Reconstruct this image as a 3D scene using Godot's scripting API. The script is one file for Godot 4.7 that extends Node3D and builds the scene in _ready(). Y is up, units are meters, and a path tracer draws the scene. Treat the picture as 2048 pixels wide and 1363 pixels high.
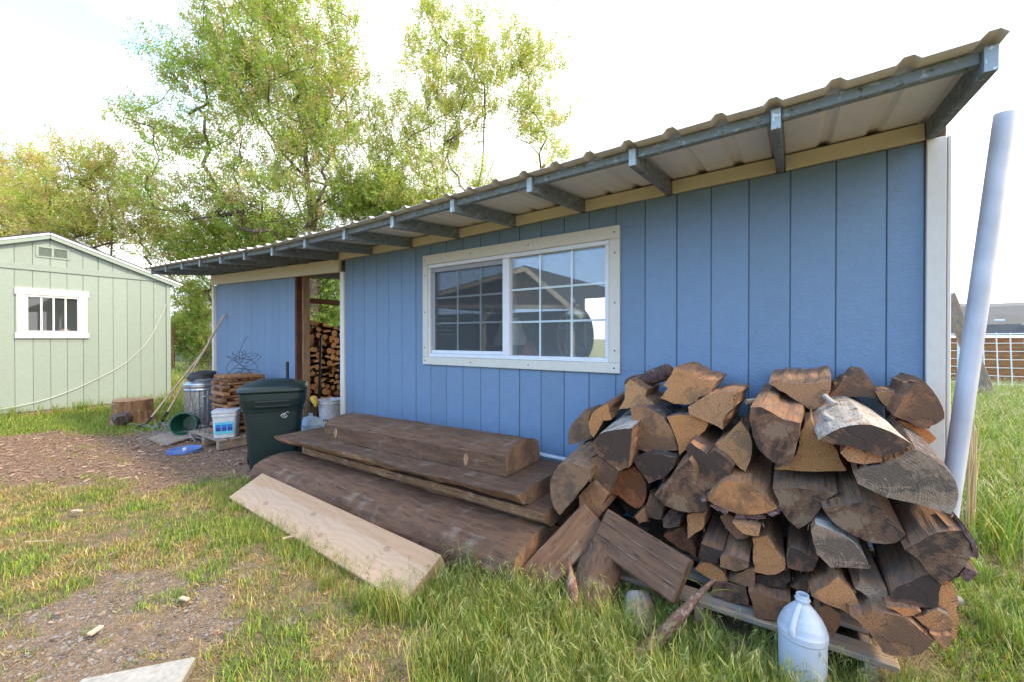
extends Node3D
# A blue shed with firewood, slabs and yard clutter, built in metres. x runs along the shed front, -z goes into the shed, y is up.

const WALL := -2.81
const SLOPE := 0.093

var rng := RandomNumberGenerator.new()
var M := {}
var T := {}
var used_names := {}


class MB:
	var v := PackedVector3Array()
	var n := PackedVector3Array()
	var uv := PackedVector2Array()
	var c := PackedColorArray()
	var col := Color.WHITE
	var off := Vector2.ZERO

	func tri(a: Vector3, b: Vector3, d: Vector3, ua: Vector2, ub: Vector2, ud: Vector2) -> void:
		var nn := (b - a).cross(d - a).normalized()
		trin(a, b, d, nn, nn, nn, ua, ub, ud)

	func trin(a: Vector3, b: Vector3, d: Vector3, na: Vector3, nb: Vector3, nd: Vector3, ua: Vector2, ub: Vector2, ud: Vector2) -> void:
		v.append(a); v.append(d); v.append(b)
		n.append(na); n.append(nd); n.append(nb)
		uv.append(ua + off); uv.append(ud + off); uv.append(ub + off)
		c.append(col); c.append(col); c.append(col)

	func quad(a: Vector3, b: Vector3, d: Vector3, e: Vector3, ua := Vector2(0, 0), ub := Vector2(1, 0), ud := Vector2(1, 1), ue := Vector2(0, 1)) -> void:
		tri(a, b, d, ua, ub, ud)
		tri(a, d, e, ua, ud, ue)

	func poly_out(p: Array, u: Array, out: Vector3) -> void:
		var nn: Vector3 = (p[1] - p[0]).cross(p[2] - p[0])
		for i in range(1, p.size() - 1):
			if nn.dot(out) >= 0.0:
				tri(p[0], p[i], p[i + 1], u[0], u[i], u[i + 1])
			else:
				tri(p[0], p[i + 1], p[i], u[0], u[i + 1], u[i])

	func box(at: Vector3, size: Vector3, bevel := 0.003, basis := Basis.IDENTITY) -> void:
		var h := size * 0.5
		var b: float = minf(bevel, minf(h.x, minf(h.y, h.z)) * 0.45)
		var la := 0
		if size.y >= size.x and size.y >= size.z: la = 1
		elif size.z > size.x: la = 2
		var vt := func(s: Vector3, axis: int) -> Vector3:
			var p := Vector3(s.x * (h.x - b), s.y * (h.y - b), s.z * (h.z - b))
			p[axis] = s[axis] * h[axis]
			return p
		var put := func(ps: Array, axis: int) -> void:
			var mid := Vector3.ZERO
			var us := []
			var ws := []
			for p: Vector3 in ps:
				mid += p
				var o := [0, 1, 2]
				o.erase(axis)
				if axis == la: us.append(Vector2(p[o[0]], p[o[1]]))
				else:
					o.erase(la)
					us.append(Vector2(p[o[0]] + axis * 0.37, p[la]))
				ws.append(at + basis * p)
			var out := Vector3.ZERO
			mid /= ps.size()
			out = Vector3(mid.x / h.x, mid.y / h.y, mid.z / h.z)
			poly_out(ws, us, basis * out)
		for i in 3:
			var j := (i + 1) % 3
			var k := (i + 2) % 3
			for si in [-1.0, 1.0]:
				var q := []
				for w in [[-1.0, -1.0], [1.0, -1.0], [1.0, 1.0], [-1.0, 1.0]]:
					var s := Vector3.ZERO
					s[i] = si; s[j] = w[0]; s[k] = w[1]
					q.append(vt.call(s, i))
				put.call(q, i)
				if b > 0.0:
					for sj in [-1.0, 1.0]:
						var e := []
						for w in [[-1.0, i], [-1.0, j], [1.0, j], [1.0, i]]:
							var s := Vector3.ZERO
							s[i] = si; s[j] = sj; s[k] = w[0]
							e.append(vt.call(s, w[1]))
						put.call(e, i)
		if b > 0.0:
			for sx in [-1.0, 1.0]:
				for sy in [-1.0, 1.0]:
					for sz in [-1.0, 1.0]:
						var s := Vector3(sx, sy, sz)
						put.call([vt.call(s, 0), vt.call(s, 1), vt.call(s, 2)], 0)

	# a box from corner to corner
	func span(a: Vector3, b: Vector3, bevel := 0.003) -> void:
		box((a + b) * 0.5, (b - a).abs(), bevel)

	# a timber from a to b, w wide and h high
	func beam(a: Vector3, b: Vector3, w: float, h: float, bevel := 0.004, up := Vector3.UP) -> void:
		var zz := (b - a).normalized()
		var xx := up.cross(zz).normalized()
		box((a + b) * 0.5, Vector3(w, h, a.distance_to(b)), bevel, Basis(xx, zz.cross(xx), zz))

	func tube(p: Array, r: Array, sides := 10, caps := true) -> void:
		var rings := []
		var norms := []
		var t0: Vector3 = (p[1] - p[0]).normalized()
		var x := t0.cross(Vector3.UP if absf(t0.y) < 0.9 else Vector3.RIGHT).normalized()
		var along := 0.0
		var vs := []
		for i in p.size():
			var t: Vector3 = (p[mini(i + 1, p.size() - 1)] - p[maxi(i - 1, 0)]).normalized()
			x = (x - t * x.dot(t)).normalized()
			var y := t.cross(x)
			var ring := []
			var nr := []
			for k in sides + 1:
				var a := TAU * k / sides
				var d := x * cos(a) + y * sin(a)
				nr.append(d)
				ring.append(p[i] + d * r[i])
			rings.append(ring)
			norms.append(nr)
			if i > 0: along += p[i].distance_to(p[i - 1])
			vs.append(along)
		for i in p.size() - 1:
			for k in sides:
				var u0: float = TAU * k / sides * r[i]
				var u1: float = TAU * (k + 1) / sides * r[i]
				trin(rings[i][k], rings[i][k + 1], rings[i + 1][k + 1], norms[i][k], norms[i][k + 1], norms[i + 1][k + 1], Vector2(u0, vs[i]), Vector2(u1, vs[i]), Vector2(u1, vs[i + 1]))
				trin(rings[i][k], rings[i + 1][k + 1], rings[i + 1][k], norms[i][k], norms[i + 1][k + 1], norms[i + 1][k], Vector2(u0, vs[i]), Vector2(u1, vs[i + 1]), Vector2(u0, vs[i + 1]))
		if caps:
			for e in [0, p.size() - 1]:
				var out: Vector3 = (p[0] - p[1]) if e == 0 else (p[e] - p[e - 1])
				var ring: Array = rings[e].slice(0, sides)
				var us := []
				for q: Vector3 in ring:
					var d: Vector3 = q - p[e]
					us.append(Vector2(d.dot(norms[e][0]), d.length() * 0.5))
				poly_out(ring, us, out)

	# profile of (radius, height) pairs turned round the y axis at `at`; wave(angle, height) scales the radius
	func lathe(at: Vector3, prof: Array, sides := 32, squash := Vector2.ONE, wave = null, tilt := Basis.IDENTITY) -> void:
		var ring := []
		for q in prof:
			var row := []
			for k in sides + 1:
				var a := TAU * k / sides
				var f: float = q[0] * (wave.call(a, q[1]) if wave != null else 1.0)
				row.append(Vector3(cos(a) * f * squash.x, q[1], sin(a) * f * squash.y))
			ring.append(row)
		for i in prof.size() - 1:
			for k in sides:
				var a: Vector3 = ring[i][k]; var b: Vector3 = ring[i][k + 1]; var d: Vector3 = ring[i + 1][k + 1]; var e: Vector3 = ring[i + 1][k]
				var ua := Vector2(TAU * k / sides * 0.2, prof[i][1])
				var ub := Vector2(TAU * (k + 1) / sides * 0.2, prof[i][1])
				var ud := Vector2(ub.x, prof[i + 1][1])
				var ue := Vector2(ua.x, prof[i + 1][1])
				var s := Vector2(prof[i + 1][0] - prof[i][0], prof[i + 1][1] - prof[i][1])
				var nf := func(k2: int) -> Vector3:
					var an := TAU * k2 / sides
					return (tilt * Vector3(cos(an) * s.y, -s.x, sin(an) * s.y)).normalized()
				var n0: Vector3 = nf.call(k); var n1: Vector3 = nf.call(k + 1)
				if wave != null:
					n0 = tilt * (e - a).cross(b - a).normalized()
					n1 = n0
				if a.distance_to(b) > 1e-5: trin(at + tilt * a, at + tilt * d, at + tilt * b, n0, n1, n1, ua, ud, ub)
				if d.distance_to(e) > 1e-5: trin(at + tilt * a, at + tilt * e, at + tilt * d, n0, n0, n1, ua, ue, ud)


func base(called: String, at: Vector3, label := "", category := "", group := "", kind := "") -> Node3D:
	var o := Node3D.new()
	o.name = numbered(called)
	add_child(o)
	o.position = at
	tag(o, label, category, group, kind)
	return o


func numbered(called: String) -> String:
	var k: int = used_names.get(called, 0)
	used_names[called] = k + 1
	return called if k == 0 else "%s_%03d" % [called, k]


func tag(o: Node3D, label := "", category := "", group := "", kind := "") -> void:
	if label: o.set_meta("label", label)
	if category: o.set_meta("category", category)
	if group: o.set_meta("group", group)
	if kind: o.set_meta("kind", kind)


func world_of(o: Node3D) -> Vector3:
	var p := Vector3.ZERO
	var q: Node = o
	while q is Node3D and q != self:
		p += q.position
		q = q.get_parent()
	return p


# builders hold world positions; the mesh is stored relative to its parent (or to `at` for a top-level thing)
func arr(b: MB, origin: Vector3, mesh: ArrayMesh = null) -> ArrayMesh:
	if mesh == null: mesh = ArrayMesh.new()
	if b.v.is_empty(): return mesh
	var a := []
	a.resize(Mesh.ARRAY_MAX)
	var vv := PackedVector3Array(b.v)
	for i in vv.size(): vv[i] -= origin
	a[Mesh.ARRAY_VERTEX] = vv
	a[Mesh.ARRAY_NORMAL] = b.n
	a[Mesh.ARRAY_TEX_UV] = b.uv
	# vertex colours are stored as bytes up to 1: keep tints up to 2 by halving here and doubling in mk()
	var cc := PackedColorArray(b.c)
	for i in cc.size(): cc[i] = Color(cc[i].r * 0.5, cc[i].g * 0.5, cc[i].b * 0.5)
	a[Mesh.ARRAY_COLOR] = cc
	mesh.add_surface_from_arrays(Mesh.PRIMITIVE_TRIANGLES, a)
	return mesh


func put(b: MB, called: String, mat: Material, parent: Node3D, label := "") -> MeshInstance3D:
	var o := MeshInstance3D.new()
	o.name = called
	o.mesh = arr(b, world_of(parent))
	o.mesh.surface_set_material(0, mat)
	parent.add_child(o, true)
	if label: o.set_meta("label", label)
	return o


func single(b: MB, called: String, mat: Material, at: Vector3, label := "", category := "", group := "", kind := "") -> MeshInstance3D:
	var o := MeshInstance3D.new()
	o.name = numbered(called)
	o.mesh = arr(b, at)
	o.mesh.surface_set_material(0, mat)
	add_child(o)
	o.position = at
	tag(o, label, category, group, kind)
	return o


func inst(mesh: Mesh, called: String, parent: Node3D, xf := Transform3D.IDENTITY) -> MeshInstance3D:
	var o := MeshInstance3D.new()
	o.name = called
	o.mesh = mesh
	parent.add_child(o, true)
	o.transform = xf
	return o


func lin(r: float, g: float, b: float) -> Color:
	return Color(r, g, b).linear_to_srgb()


func mk(r: float, g: float, b: float, rough := 0.8, tex: Texture2D = null, uvs := 1.0, h: Texture2D = null, hs := 0.1, tri := false) -> StandardMaterial3D:
	var m := StandardMaterial3D.new()
	m.albedo_color = lin(r * 2.0, g * 2.0, b * 2.0)
	m.roughness = rough
	m.albedo_texture = tex
	m.uv1_scale = Vector3.ONE * uvs
	m.vertex_color_use_as_albedo = true
	if h:
		m.heightmap_enabled = true
		m.heightmap_texture = h
		m.heightmap_scale = hs
	if tri: m.uv1_triplanar = true
	return m


func ntex(w: int, h: int, f: Callable, linear_data := false) -> ImageTexture:
	var d := PackedByteArray()
	d.resize(w * h * 3)
	var k := 0
	var lut := PackedByteArray()
	lut.resize(1025)
	for i in 1025: lut[i] = int(clampf(i / 1024.0 if linear_data else pow(i / 1024.0, 1 / 2.2), 0, 1) * 255.0)
	for j in h:
		for i in w:
			var c: Vector3 = f.call(i / float(w), j / float(h))
			d[k] = lut[int(clampf(c.x, 0, 1) * 1024)]
			d[k + 1] = lut[int(clampf(c.y, 0, 1) * 1024)]
			d[k + 2] = lut[int(clampf(c.z, 0, 1) * 1024)]
			k += 3
	return ImageTexture.create_from_image(Image.create_from_data(w, h, false, Image.FORMAT_RGB8, d))


func noise(s: int, freq := 1.0, oct := 3) -> FastNoiseLite:
	var n := FastNoiseLite.new()
	n.seed = s
	n.noise_type = FastNoiseLite.TYPE_SIMPLEX_SMOOTH
	n.frequency = freq
	n.fractal_octaves = oct
	return n


func make_textures() -> void:
	var a := noise(1); var b := noise(2, 1.0, 2); var d := noise(3, 1.0, 4)
	# streaks run along v; v wraps round
	var st := func(n: FastNoiseLite, u: float, v: float, fu: float, fv: float) -> float:
		return n.get_noise_3d(u * fu, cos(TAU * v) * fv, sin(TAU * v) * fv) * 0.5 + 0.5
	T.weathered = ntex(384, 768, func(u: float, v: float) -> Vector3:
		var s: float = st.call(a, u, v, 22.0, 0.5)
		var s2: float = st.call(b, u + 3.1, v, 60.0, 1.2)
		var p: float = st.call(d, u * 0.8, v, 5.0, 1.1)
		var grey := smoothstep(0.52, 0.9, p)
		var k := 0.45 + 0.75 * s * (0.6 + 0.8 * s2)
		var col := Vector3(0.30, 0.19, 0.115).lerp(Vector3(0.46, 0.40, 0.33), grey) * k
		if s2 < 0.24: col *= 0.45
		return col)
	T.fibre = ntex(256, 512, func(u: float, v: float) -> Vector3:
		var s: float = st.call(a, u + 1.7, v, 26.0, 0.35)
		var s2: float = st.call(b, u, v, 70.0, 0.9)
		var p: float = st.call(d, u, v + 0.3, 4.0, 0.7)
		var k := 0.5 + 0.6 * s * (0.7 + 0.6 * s2)
		var col := Vector3(0.50, 0.35, 0.23).lerp(Vector3(0.36, 0.31, 0.27), smoothstep(0.4, 0.65, p)) * k
		if s2 < 0.22 and s < 0.5: col *= 0.35
		return col)
	T.fibre_h = ntex(256, 512, func(u: float, v: float) -> Vector3:
		var s: float = st.call(a, u + 1.7, v, 26.0, 0.35) * 0.6 + 0.4 * st.call(b, u, v, 70.0, 0.9)
		return Vector3(s, s, s), true)
	T.plank = ntex(256, 1024, func(u: float, v: float) -> Vector3:
		var warp: float = st.call(a, u * 0.15, v, 3.0, 0.5) * 2.2
		var kn := 0.0
		var rr := 9.0
		for kk in [[0.33, 0.22], [0.62, 0.47], [0.3, 0.58], [0.66, 0.83], [0.2, 0.93]]:
			var dd := Vector2((u - kk[0]) * 0.5, (v - kk[1]) * 2.4).length()
			if dd < rr: rr = dd
		kn = exp(-rr * rr * 260.0)
		var lines := pow(0.5 + 0.5 * sin(TAU * (u * 7.0 + warp * 2.0 + kn * 1.6)), 2.0)
		var f: float = st.call(b, u, v, 90.0, 1.0)
		var pt: float = st.call(d, u, v, 2.0, 0.8)
		var col := Vector3(0.72, 0.53, 0.36).lerp(Vector3(0.62, 0.42, 0.26), lines * 0.42 + 0.25 * pt) * (0.84 + 0.26 * f)
		if u > 0.66 + 0.12 * (warp - 1.1): col *= Vector3(0.93, 0.84, 0.74)
		if rr < 0.04: col = col.lerp(Vector3(0.42, 0.26, 0.15), 0.7 * smoothstep(0.04, 0.02, rr))
		return col)
	T.bark = ntex(384, 384, func(u: float, v: float) -> Vector3:
		var s: float = st.call(a, u, v, 14.0, 1.2)
		var s2: float = st.call(b, u + 0.5, v, 30.0, 3.0)
		var p: float = st.call(d, u, v, 5.0, 1.0)
		var k := 0.35 + 1.0 * s * s2 * 1.6
		return Vector3(0.20, 0.15, 0.125).lerp(Vector3(0.36, 0.33, 0.31), smoothstep(0.5, 0.7, p)) * k)
	T.bark_h = ntex(384, 384, func(u: float, v: float) -> Vector3:
		var s: float = st.call(a, u, v, 14.0, 1.2) * 0.6 + 0.4 * st.call(b, u + 0.5, v, 30.0, 3.0)
		return Vector3(s, s, s), true)
	T.bleached = ntex(384, 384, func(u: float, v: float) -> Vector3:
		var s: float = st.call(a, u + 0.4, v, 10.0, 0.45)
		var s2: float = st.call(b, u, v, 46.0, 1.3)
		var p: float = st.call(d, u + 0.9, v, 6.0, 0.9)
		var col := Vector3(0.56, 0.49, 0.42).lerp(Vector3(0.40, 0.28, 0.17), smoothstep(0.55, 0.72, p)) * (0.65 + 0.5 * s)
		if s2 < 0.26: col *= 0.4
		return col)
	# sawn ends, 0.6 m across, pith in the middle
	for kind in 4:
		var sd := float(kind) * 7.3
		T["end%d" % kind] = ntex(448, 448, func(u: float, v: float) -> Vector3:
			var p := Vector2(u - 0.5, v - 0.5) * 0.6
			var wob := a.get_noise_2d(p.x * 9.0 + sd, p.y * 9.0)
			var r := p.length() * (1.0 + 0.06 * wob)
			var ang := atan2(p.y, p.x)
			var ring := 0.5 + 0.5 * sin(TAU * (r / (0.0065 if kind == 3 else 0.0085) + 1.5 * b.get_noise_2d(r * 30.0, sd)))
			var fine := d.get_noise_2d(p.x * 120.0 + sd, p.y * 120.0)
			var saw := 0.5 + 0.5 * sin(TAU * (p.x * 0.8 + p.y * 0.6 + 0.01 * wob) / 0.007)
			var blot := 0.9 * a.get_noise_2d(p.x * 3.4 + 20.0 + sd, p.y * 3.4 + sd) + 0.28 * d.get_noise_2d(p.x * 26.0, p.y * 26.0 + sd) + 0.13 * b.get_noise_2d(ang * 9.0, sd + r * 4.0)
			var col := Vector3(0.52, 0.28, 0.135)
			var dark := Vector3(0.25, 0.145, 0.075)
			if kind == 1: col = Vector3(0.37, 0.195, 0.10)
			if kind == 2: col = Vector3(0.25, 0.135, 0.075); dark = Vector3(0.10, 0.062, 0.04)
			if kind == 3: col = Vector3(0.40, 0.29, 0.195); dark = Vector3(0.12, 0.08, 0.055)
			col = col.lerp(dark, clampf(ring * (0.85 if kind == 3 else 0.5) * (0.5 + 0.5 * smoothstep(-0.2, 0.3, blot)), 0, 1))
			col *= (1.0 + 0.5 * fine + 0.14 * (saw - 0.5)) * 0.84
			if kind == 0:
				col = col.lerp(Vector3(0.17, 0.12, 0.085), smoothstep(0.1, 0.45, blot) * 0.6)
			if kind == 1:
				col = col.lerp(Vector3(0.10, 0.065, 0.044), smoothstep(-0.1, 0.4, blot) * 0.7)
			if kind == 2:
				col = col.lerp(Vector3(0.05, 0.034, 0.025), smoothstep(-0.12, 0.05, blot) * 0.85)
				col = col.lerp(Vector3(0.29, 0.205, 0.135), smoothstep(-0.26, -0.34, blot) * 0.9)
			if kind == 3:
				col = col.lerp(Vector3(0.07, 0.054, 0.042), smoothstep(0.1, 0.3, blot) * 0.6)
				col = col.lerp(Vector3(0.36, 0.28, 0.21), smoothstep(-0.3, -0.34, blot) * 0.8)
			var crack := absf(fposmod(ang + sd + 0.5 * b.get_noise_2d(r * 14.0, sd), TAU / 5.0) - 0.6)
			if crack * r < 0.0010 and r > 0.03 and b.get_noise_2d(floor((ang + sd) * 0.8) * 9.0, sd) > -0.05: col *= 0.2
			return col)
	T.ring_h = ntex(256, 256, func(u: float, v: float) -> Vector3:
		var s := 0.5 + 0.35 * d.get_noise_2d(u * 60.0, v * 60.0) + 0.25 * sin(TAU * (u * 30.0 + v * 50.0))
		return Vector3(s, s, s), true)
	# embossed panel siding: cathedral grain and fine brush lines, relief only
	T.siding_h = ntex(512, 512, func(u: float, v: float) -> Vector3:
		var w: float = st.call(a, u, v, 3.0, 0.9)
		var l := 0.5 + 0.5 * sin(TAU * (u * 10.0 + w * 7.0))
		var f: float = st.call(b, u, v, 60.0, 2.4)
		var g: float = st.call(d, u, v, 16.0, 5.0)
		var s := 0.35 * pow(l, 3.0) + 0.4 * f + 0.35 * g
		return Vector3(s, s, s), true)
	T.paint = ntex(256, 256, func(u: float, v: float) -> Vector3:
		var g: float = st.call(d, u, v, 7.0, 1.3)
		var f: float = st.call(b, u, v, 40.0, 1.6)
		var s := 0.90 + 0.10 * g - 0.05 * f
		return Vector3(s, s, s))
	T.oldpaint = ntex(256, 512, func(u: float, v: float) -> Vector3:
		var g: float = st.call(d, u, v, 7.0, 1.6)
		var f: float = st.call(b, u, v, 34.0, 0.8)
		var s := 0.72 + 0.3 * g
		var col := Vector3(s, s, s)
		if g + 0.5 * f > 0.98: col = Vector3(0.42, 0.36, 0.30)
		if g + 0.4 * f < 0.5: col = Vector3(1.5, 1.5, 1.5)
		return col * 0.66)
	T.mottle = ntex(384, 384, func(u: float, v: float) -> Vector3:
		var g := d.get_noise_2d(u * 14.0, v * 14.0)
		var e := a.get_noise_2d(u * 5.0 + 9.0, v * 5.0)
		var s := 0.8 + 0.18 * g + 0.14 * e
		return Vector3(s, s, s))
	T.soil = ntex(512, 512, func(u: float, v: float) -> Vector3:
		var g := d.get_noise_2d(u * 55.0, v * 55.0)
		var e := a.get_noise_2d(u * 12.0 + 9.0, v * 12.0)
		var f := b.get_noise_2d(u * 130.0, v * 130.0 + 4.0)
		var s := 0.62 + 0.3 * g + 0.2 * e + 0.25 * f
		return Vector3(s * 1.02, s, s * 0.95))
	T.soil_h = ntex(512, 512, func(u: float, v: float) -> Vector3:
		var s := 0.5 + 0.35 * d.get_noise_2d(u * 55.0, v * 55.0) + 0.3 * b.get_noise_2d(u * 130.0, v * 130.0 + 4.0)
		return Vector3(s, s, s), true)
	T.zinc = ntex(256, 256, func(u: float, v: float) -> Vector3:
		var g := floorf(3.0 * (a.get_noise_2d(u * 40.0, v * 40.0) + 0.5)) / 3.0
		var e := d.get_noise_2d(u * 9.0, v * 9.0)
		var s := 0.72 + 0.14 * g + 0.2 * e
		return Vector3(s, s, s))


func make_materials() -> void:
	M.blue = mk(0.178, 0.268, 0.388, 0.62, T.paint, 1.6, T.siding_h, 0.2)
	M.green = mk(0.312, 0.372, 0.322, 0.65, T.paint, 1.6, T.siding_h, 0.14)
	M.cream = mk(0.70, 0.62, 0.45, 0.7, T.paint, 2.0, T.siding_h, 0.04)
	M.trim = mk(0.74, 0.68, 0.57, 0.6, T.paint, 2.2)
	M.white_trim = mk(0.80, 0.74, 0.65, 0.6, T.paint, 2.0)
	M.vinyl = mk(0.82, 0.82, 0.83, 0.4, T.paint, 1.0)
	M.grey_frame = mk(0.34, 0.34, 0.36, 0.5)
	M.muntin = mk(0.70, 0.78, 0.78, 0.5)
	M.rafter = mk(0.33, 0.385, 0.40, 0.75, T.oldpaint, 2.4, T.fibre_h, 0.12)
	M.rusty_wood = mk(0.115, 0.05, 0.03, 0.85, T.fibre, 1.5, T.fibre_h, 0.15)
	M.rusty_wood.albedo_color = lin(0.60, 0.28, 0.18)
	M.raw_wood = mk(0.9, 0.72, 0.55, 0.85, T.fibre, 1.5, T.fibre_h, 0.15)
	M.grey_wood = mk(0.85, 0.83, 0.8, 0.9, T.fibre, 1.5, T.fibre_h, 0.2)
	M.dark_wood = mk(0.25, 0.2, 0.16, 0.9, T.fibre, 1.2)
	M.roof = mk(0.84, 0.79, 0.71, 0.5, T.paint, 0.9)
	M.roof.metallic = 0.0
	M.end0 = mk(1, 1, 1, 0.9, T.end0, 1.0, T.ring_h, 0.12)
	M.end1 = mk(1, 1, 1, 0.9, T.end1, 1.0, T.ring_h, 0.12)
	M.end2 = mk(1, 1, 1, 0.85, T.end2, 1.0, T.ring_h, 0.12)
	M.end3 = mk(1, 1, 1, 0.9, T.end3, 1.0, T.ring_h, 0.12)
	M.split = mk(0.74, 0.58, 0.47, 0.9, T.fibre, 3.0, T.fibre_h, 0.35)
	M.bark = mk(0.6, 0.55, 0.54, 0.95, T.bark, 3.5, T.bark_h, 0.9)
	M.purple_bark = mk(0.75, 0.5, 0.46, 0.95, T.bark, 3.5, T.bark_h, 0.9)
	M.bleached = mk(0.85, 0.84, 0.83, 0.9, T.bleached, 2.2, T.fibre_h, 0.3)
	M.slab = mk(0.50, 0.39, 0.32, 0.85, T.weathered, 1.05, T.fibre_h, 0.25)
	M.slab_edge = mk(0.95, 0.78, 0.60, 0.9, T.weathered, 1.5, T.fibre_h, 0.35)
	M.slab_top = mk(0.46, 0.38, 0.33, 0.85, T.weathered, 0.95, T.fibre_h, 0.12)
	M.plank = mk(0.72, 0.66, 0.62, 0.75, T.plank, 0.42, T.fibre_h, 0.06)
	M.plank.uv1_scale = Vector3(3.4, 0.45, 1.0)
	M.bin = mk(0.012, 0.029, 0.029, 0.42, T.mottle, 1.0)
	M.bin_dark = mk(0.01, 0.012, 0.013, 0.6)
	M.zinc = mk(0.62, 0.65, 0.69, 0.34, T.zinc, 3.0)
	M.zinc.metallic = 0.9
	M.black_rubber = mk(0.06, 0.06, 0.062, 0.7, T.mottle, 2.0)
	M.green_plastic = mk(0.012, 0.09, 0.055, 0.4)
	M.white_plastic = mk(0.74, 0.75, 0.77, 0.42, T.mottle, 1.2)
	M.jug = mk(0.60, 0.63, 0.68, 0.38)
	M.jug.backlight_enabled = true
	M.jug.backlight = Color(0.62, 0.66, 0.72)
	M.pipe = mk(0.62, 0.62, 0.66, 0.35, T.mottle, 0.3)
	M.blue_plastic = mk(0.10, 0.19, 0.48, 0.4, T.mottle, 2.0)
	M.pale_blue = mk(0.42, 0.55, 0.66, 0.45)
	M.blue_ink = mk(0.02, 0.16, 0.55, 0.5)
	M.deep_ink = mk(0.015, 0.04, 0.28, 0.5)
	M.teal_ink = mk(0.10, 0.52, 0.62, 0.5)
	M.red_ink = mk(0.5, 0.06, 0.04, 0.5)
	M.navy_ink = mk(0.02, 0.03, 0.10, 0.6)
	M.print_white = mk(0.38, 0.38, 0.39, 0.5)
	M.wire = mk(0.33, 0.33, 0.34, 0.5)
	M.wire.metallic = 0.6
	M.rust_wire = mk(0.05, 0.04, 0.04, 0.7)
	M.white_wire = mk(0.72, 0.75, 0.74, 0.5)
	M.handle = mk(1.5, 1.42, 1.36, 0.7, T.fibre, 2.0)
	M.stake = mk(1.3, 0.85, 0.62, 0.9, T.bark, 3.0, T.bark_h, 0.6)
	M.black_metal = mk(0.015, 0.016, 0.018, 0.5)
	M.rope = mk(0.66, 0.66, 0.56, 0.9)
	M.concrete = mk(0.40, 0.375, 0.33, 0.9, T.mottle, 2.5, null, 0.1, true)
	M.tarp = mk(0.055, 0.065, 0.075, 0.55, T.mottle, 0.4)
	M.straw = mk(0.62, 0.44, 0.22, 0.8)
	M.orange = mk(0.55, 0.24, 0.05, 0.6)
	M.yellow = mk(0.7, 0.4, 0.05, 0.6)
	M.dull_orange_wood = mk(0.75, 0.42, 0.18, 0.85, T.fibre, 0.8)
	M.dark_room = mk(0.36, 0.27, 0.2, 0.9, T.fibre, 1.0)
	M.teal_siding = mk(0.06, 0.11, 0.13, 0.7)
	M.shingle = mk(0.06, 0.06, 0.065, 0.9, T.mottle, 3.0)
	M.shade_cloth = mk(0.72, 0.72, 0.66, 0.8)
	M.red_paint = mk(0.42, 0.09, 0.05, 0.5)
	M.grey_metal = mk(0.25, 0.27, 0.29, 0.6, T.mottle, 1.0)
	M.mirror = mk(0.85, 0.87, 0.88, 0.04)
	M.mirror.metallic = 1.0
	M.cream_blind = mk(0.78, 0.72, 0.52, 0.8)
	M.cream_blind.backlight_enabled = true
	M.cream_blind.backlight = Color(0.9, 0.85, 0.65)
	M.screen = mk(0.05, 0.05, 0.055, 0.8)
	M.screen.transparency = BaseMaterial3D.TRANSPARENCY_ALPHA
	M.screen.albedo_color.a = 0.28
	var g := StandardMaterial3D.new()
	g.transparency = BaseMaterial3D.TRANSPARENCY_ALPHA
	g.albedo_color = Color(0.9, 0.95, 0.95, 0.03)
	g.roughness = 0.0
	g.metallic_specular = 0.5
	M.glass = g
	M.leaf = mk(1, 1, 1, 0.55)
	M.leaf.backlight_enabled = true
	M.leaf.backlight = Color(1.0, 1.0, 0.6)
	M.blade = mk(1, 1, 1, 0.6)
	M.blade.backlight_enabled = true
	M.blade.backlight = Color(0.7, 0.75, 0.35)
	M.twig = mk(0.85, 0.74, 0.66, 0.9, T.bark, 2.0)
	M.stone = mk(1, 1, 1, 0.8, T.mottle, 6.0)
	M.chip = mk(1, 1, 1, 0.85)
	M.ground = mk(1, 1, 1, 0.95, T.soil, 1.1, T.soil_h, 1.2)


# height of the rafters' lower edge at the eave: the old roof sags in the middle
func eave(x: float) -> float:
	var k := [[-8.6, 2.29], [-8.0, 2.268], [-5.57, 2.176], [-4.38, 2.131], [-3.1, 2.126], [-2.5, 2.133], [-1.25, 2.158], [-0.07, 2.177], [0.53, 2.197], [0.9, 2.205]]
	for i in k.size() - 1:
		if x <= k[i + 1][0]:
			return lerpf(k[i][1], k[i + 1][1], clampf((x - k[i][0]) / (k[i + 1][0] - k[i][0]), 0, 1))
	return k[-1][1]


func under(x: float, z: float) -> float:
	return eave(x) + SLOPE * (-2.06 - z)


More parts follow.
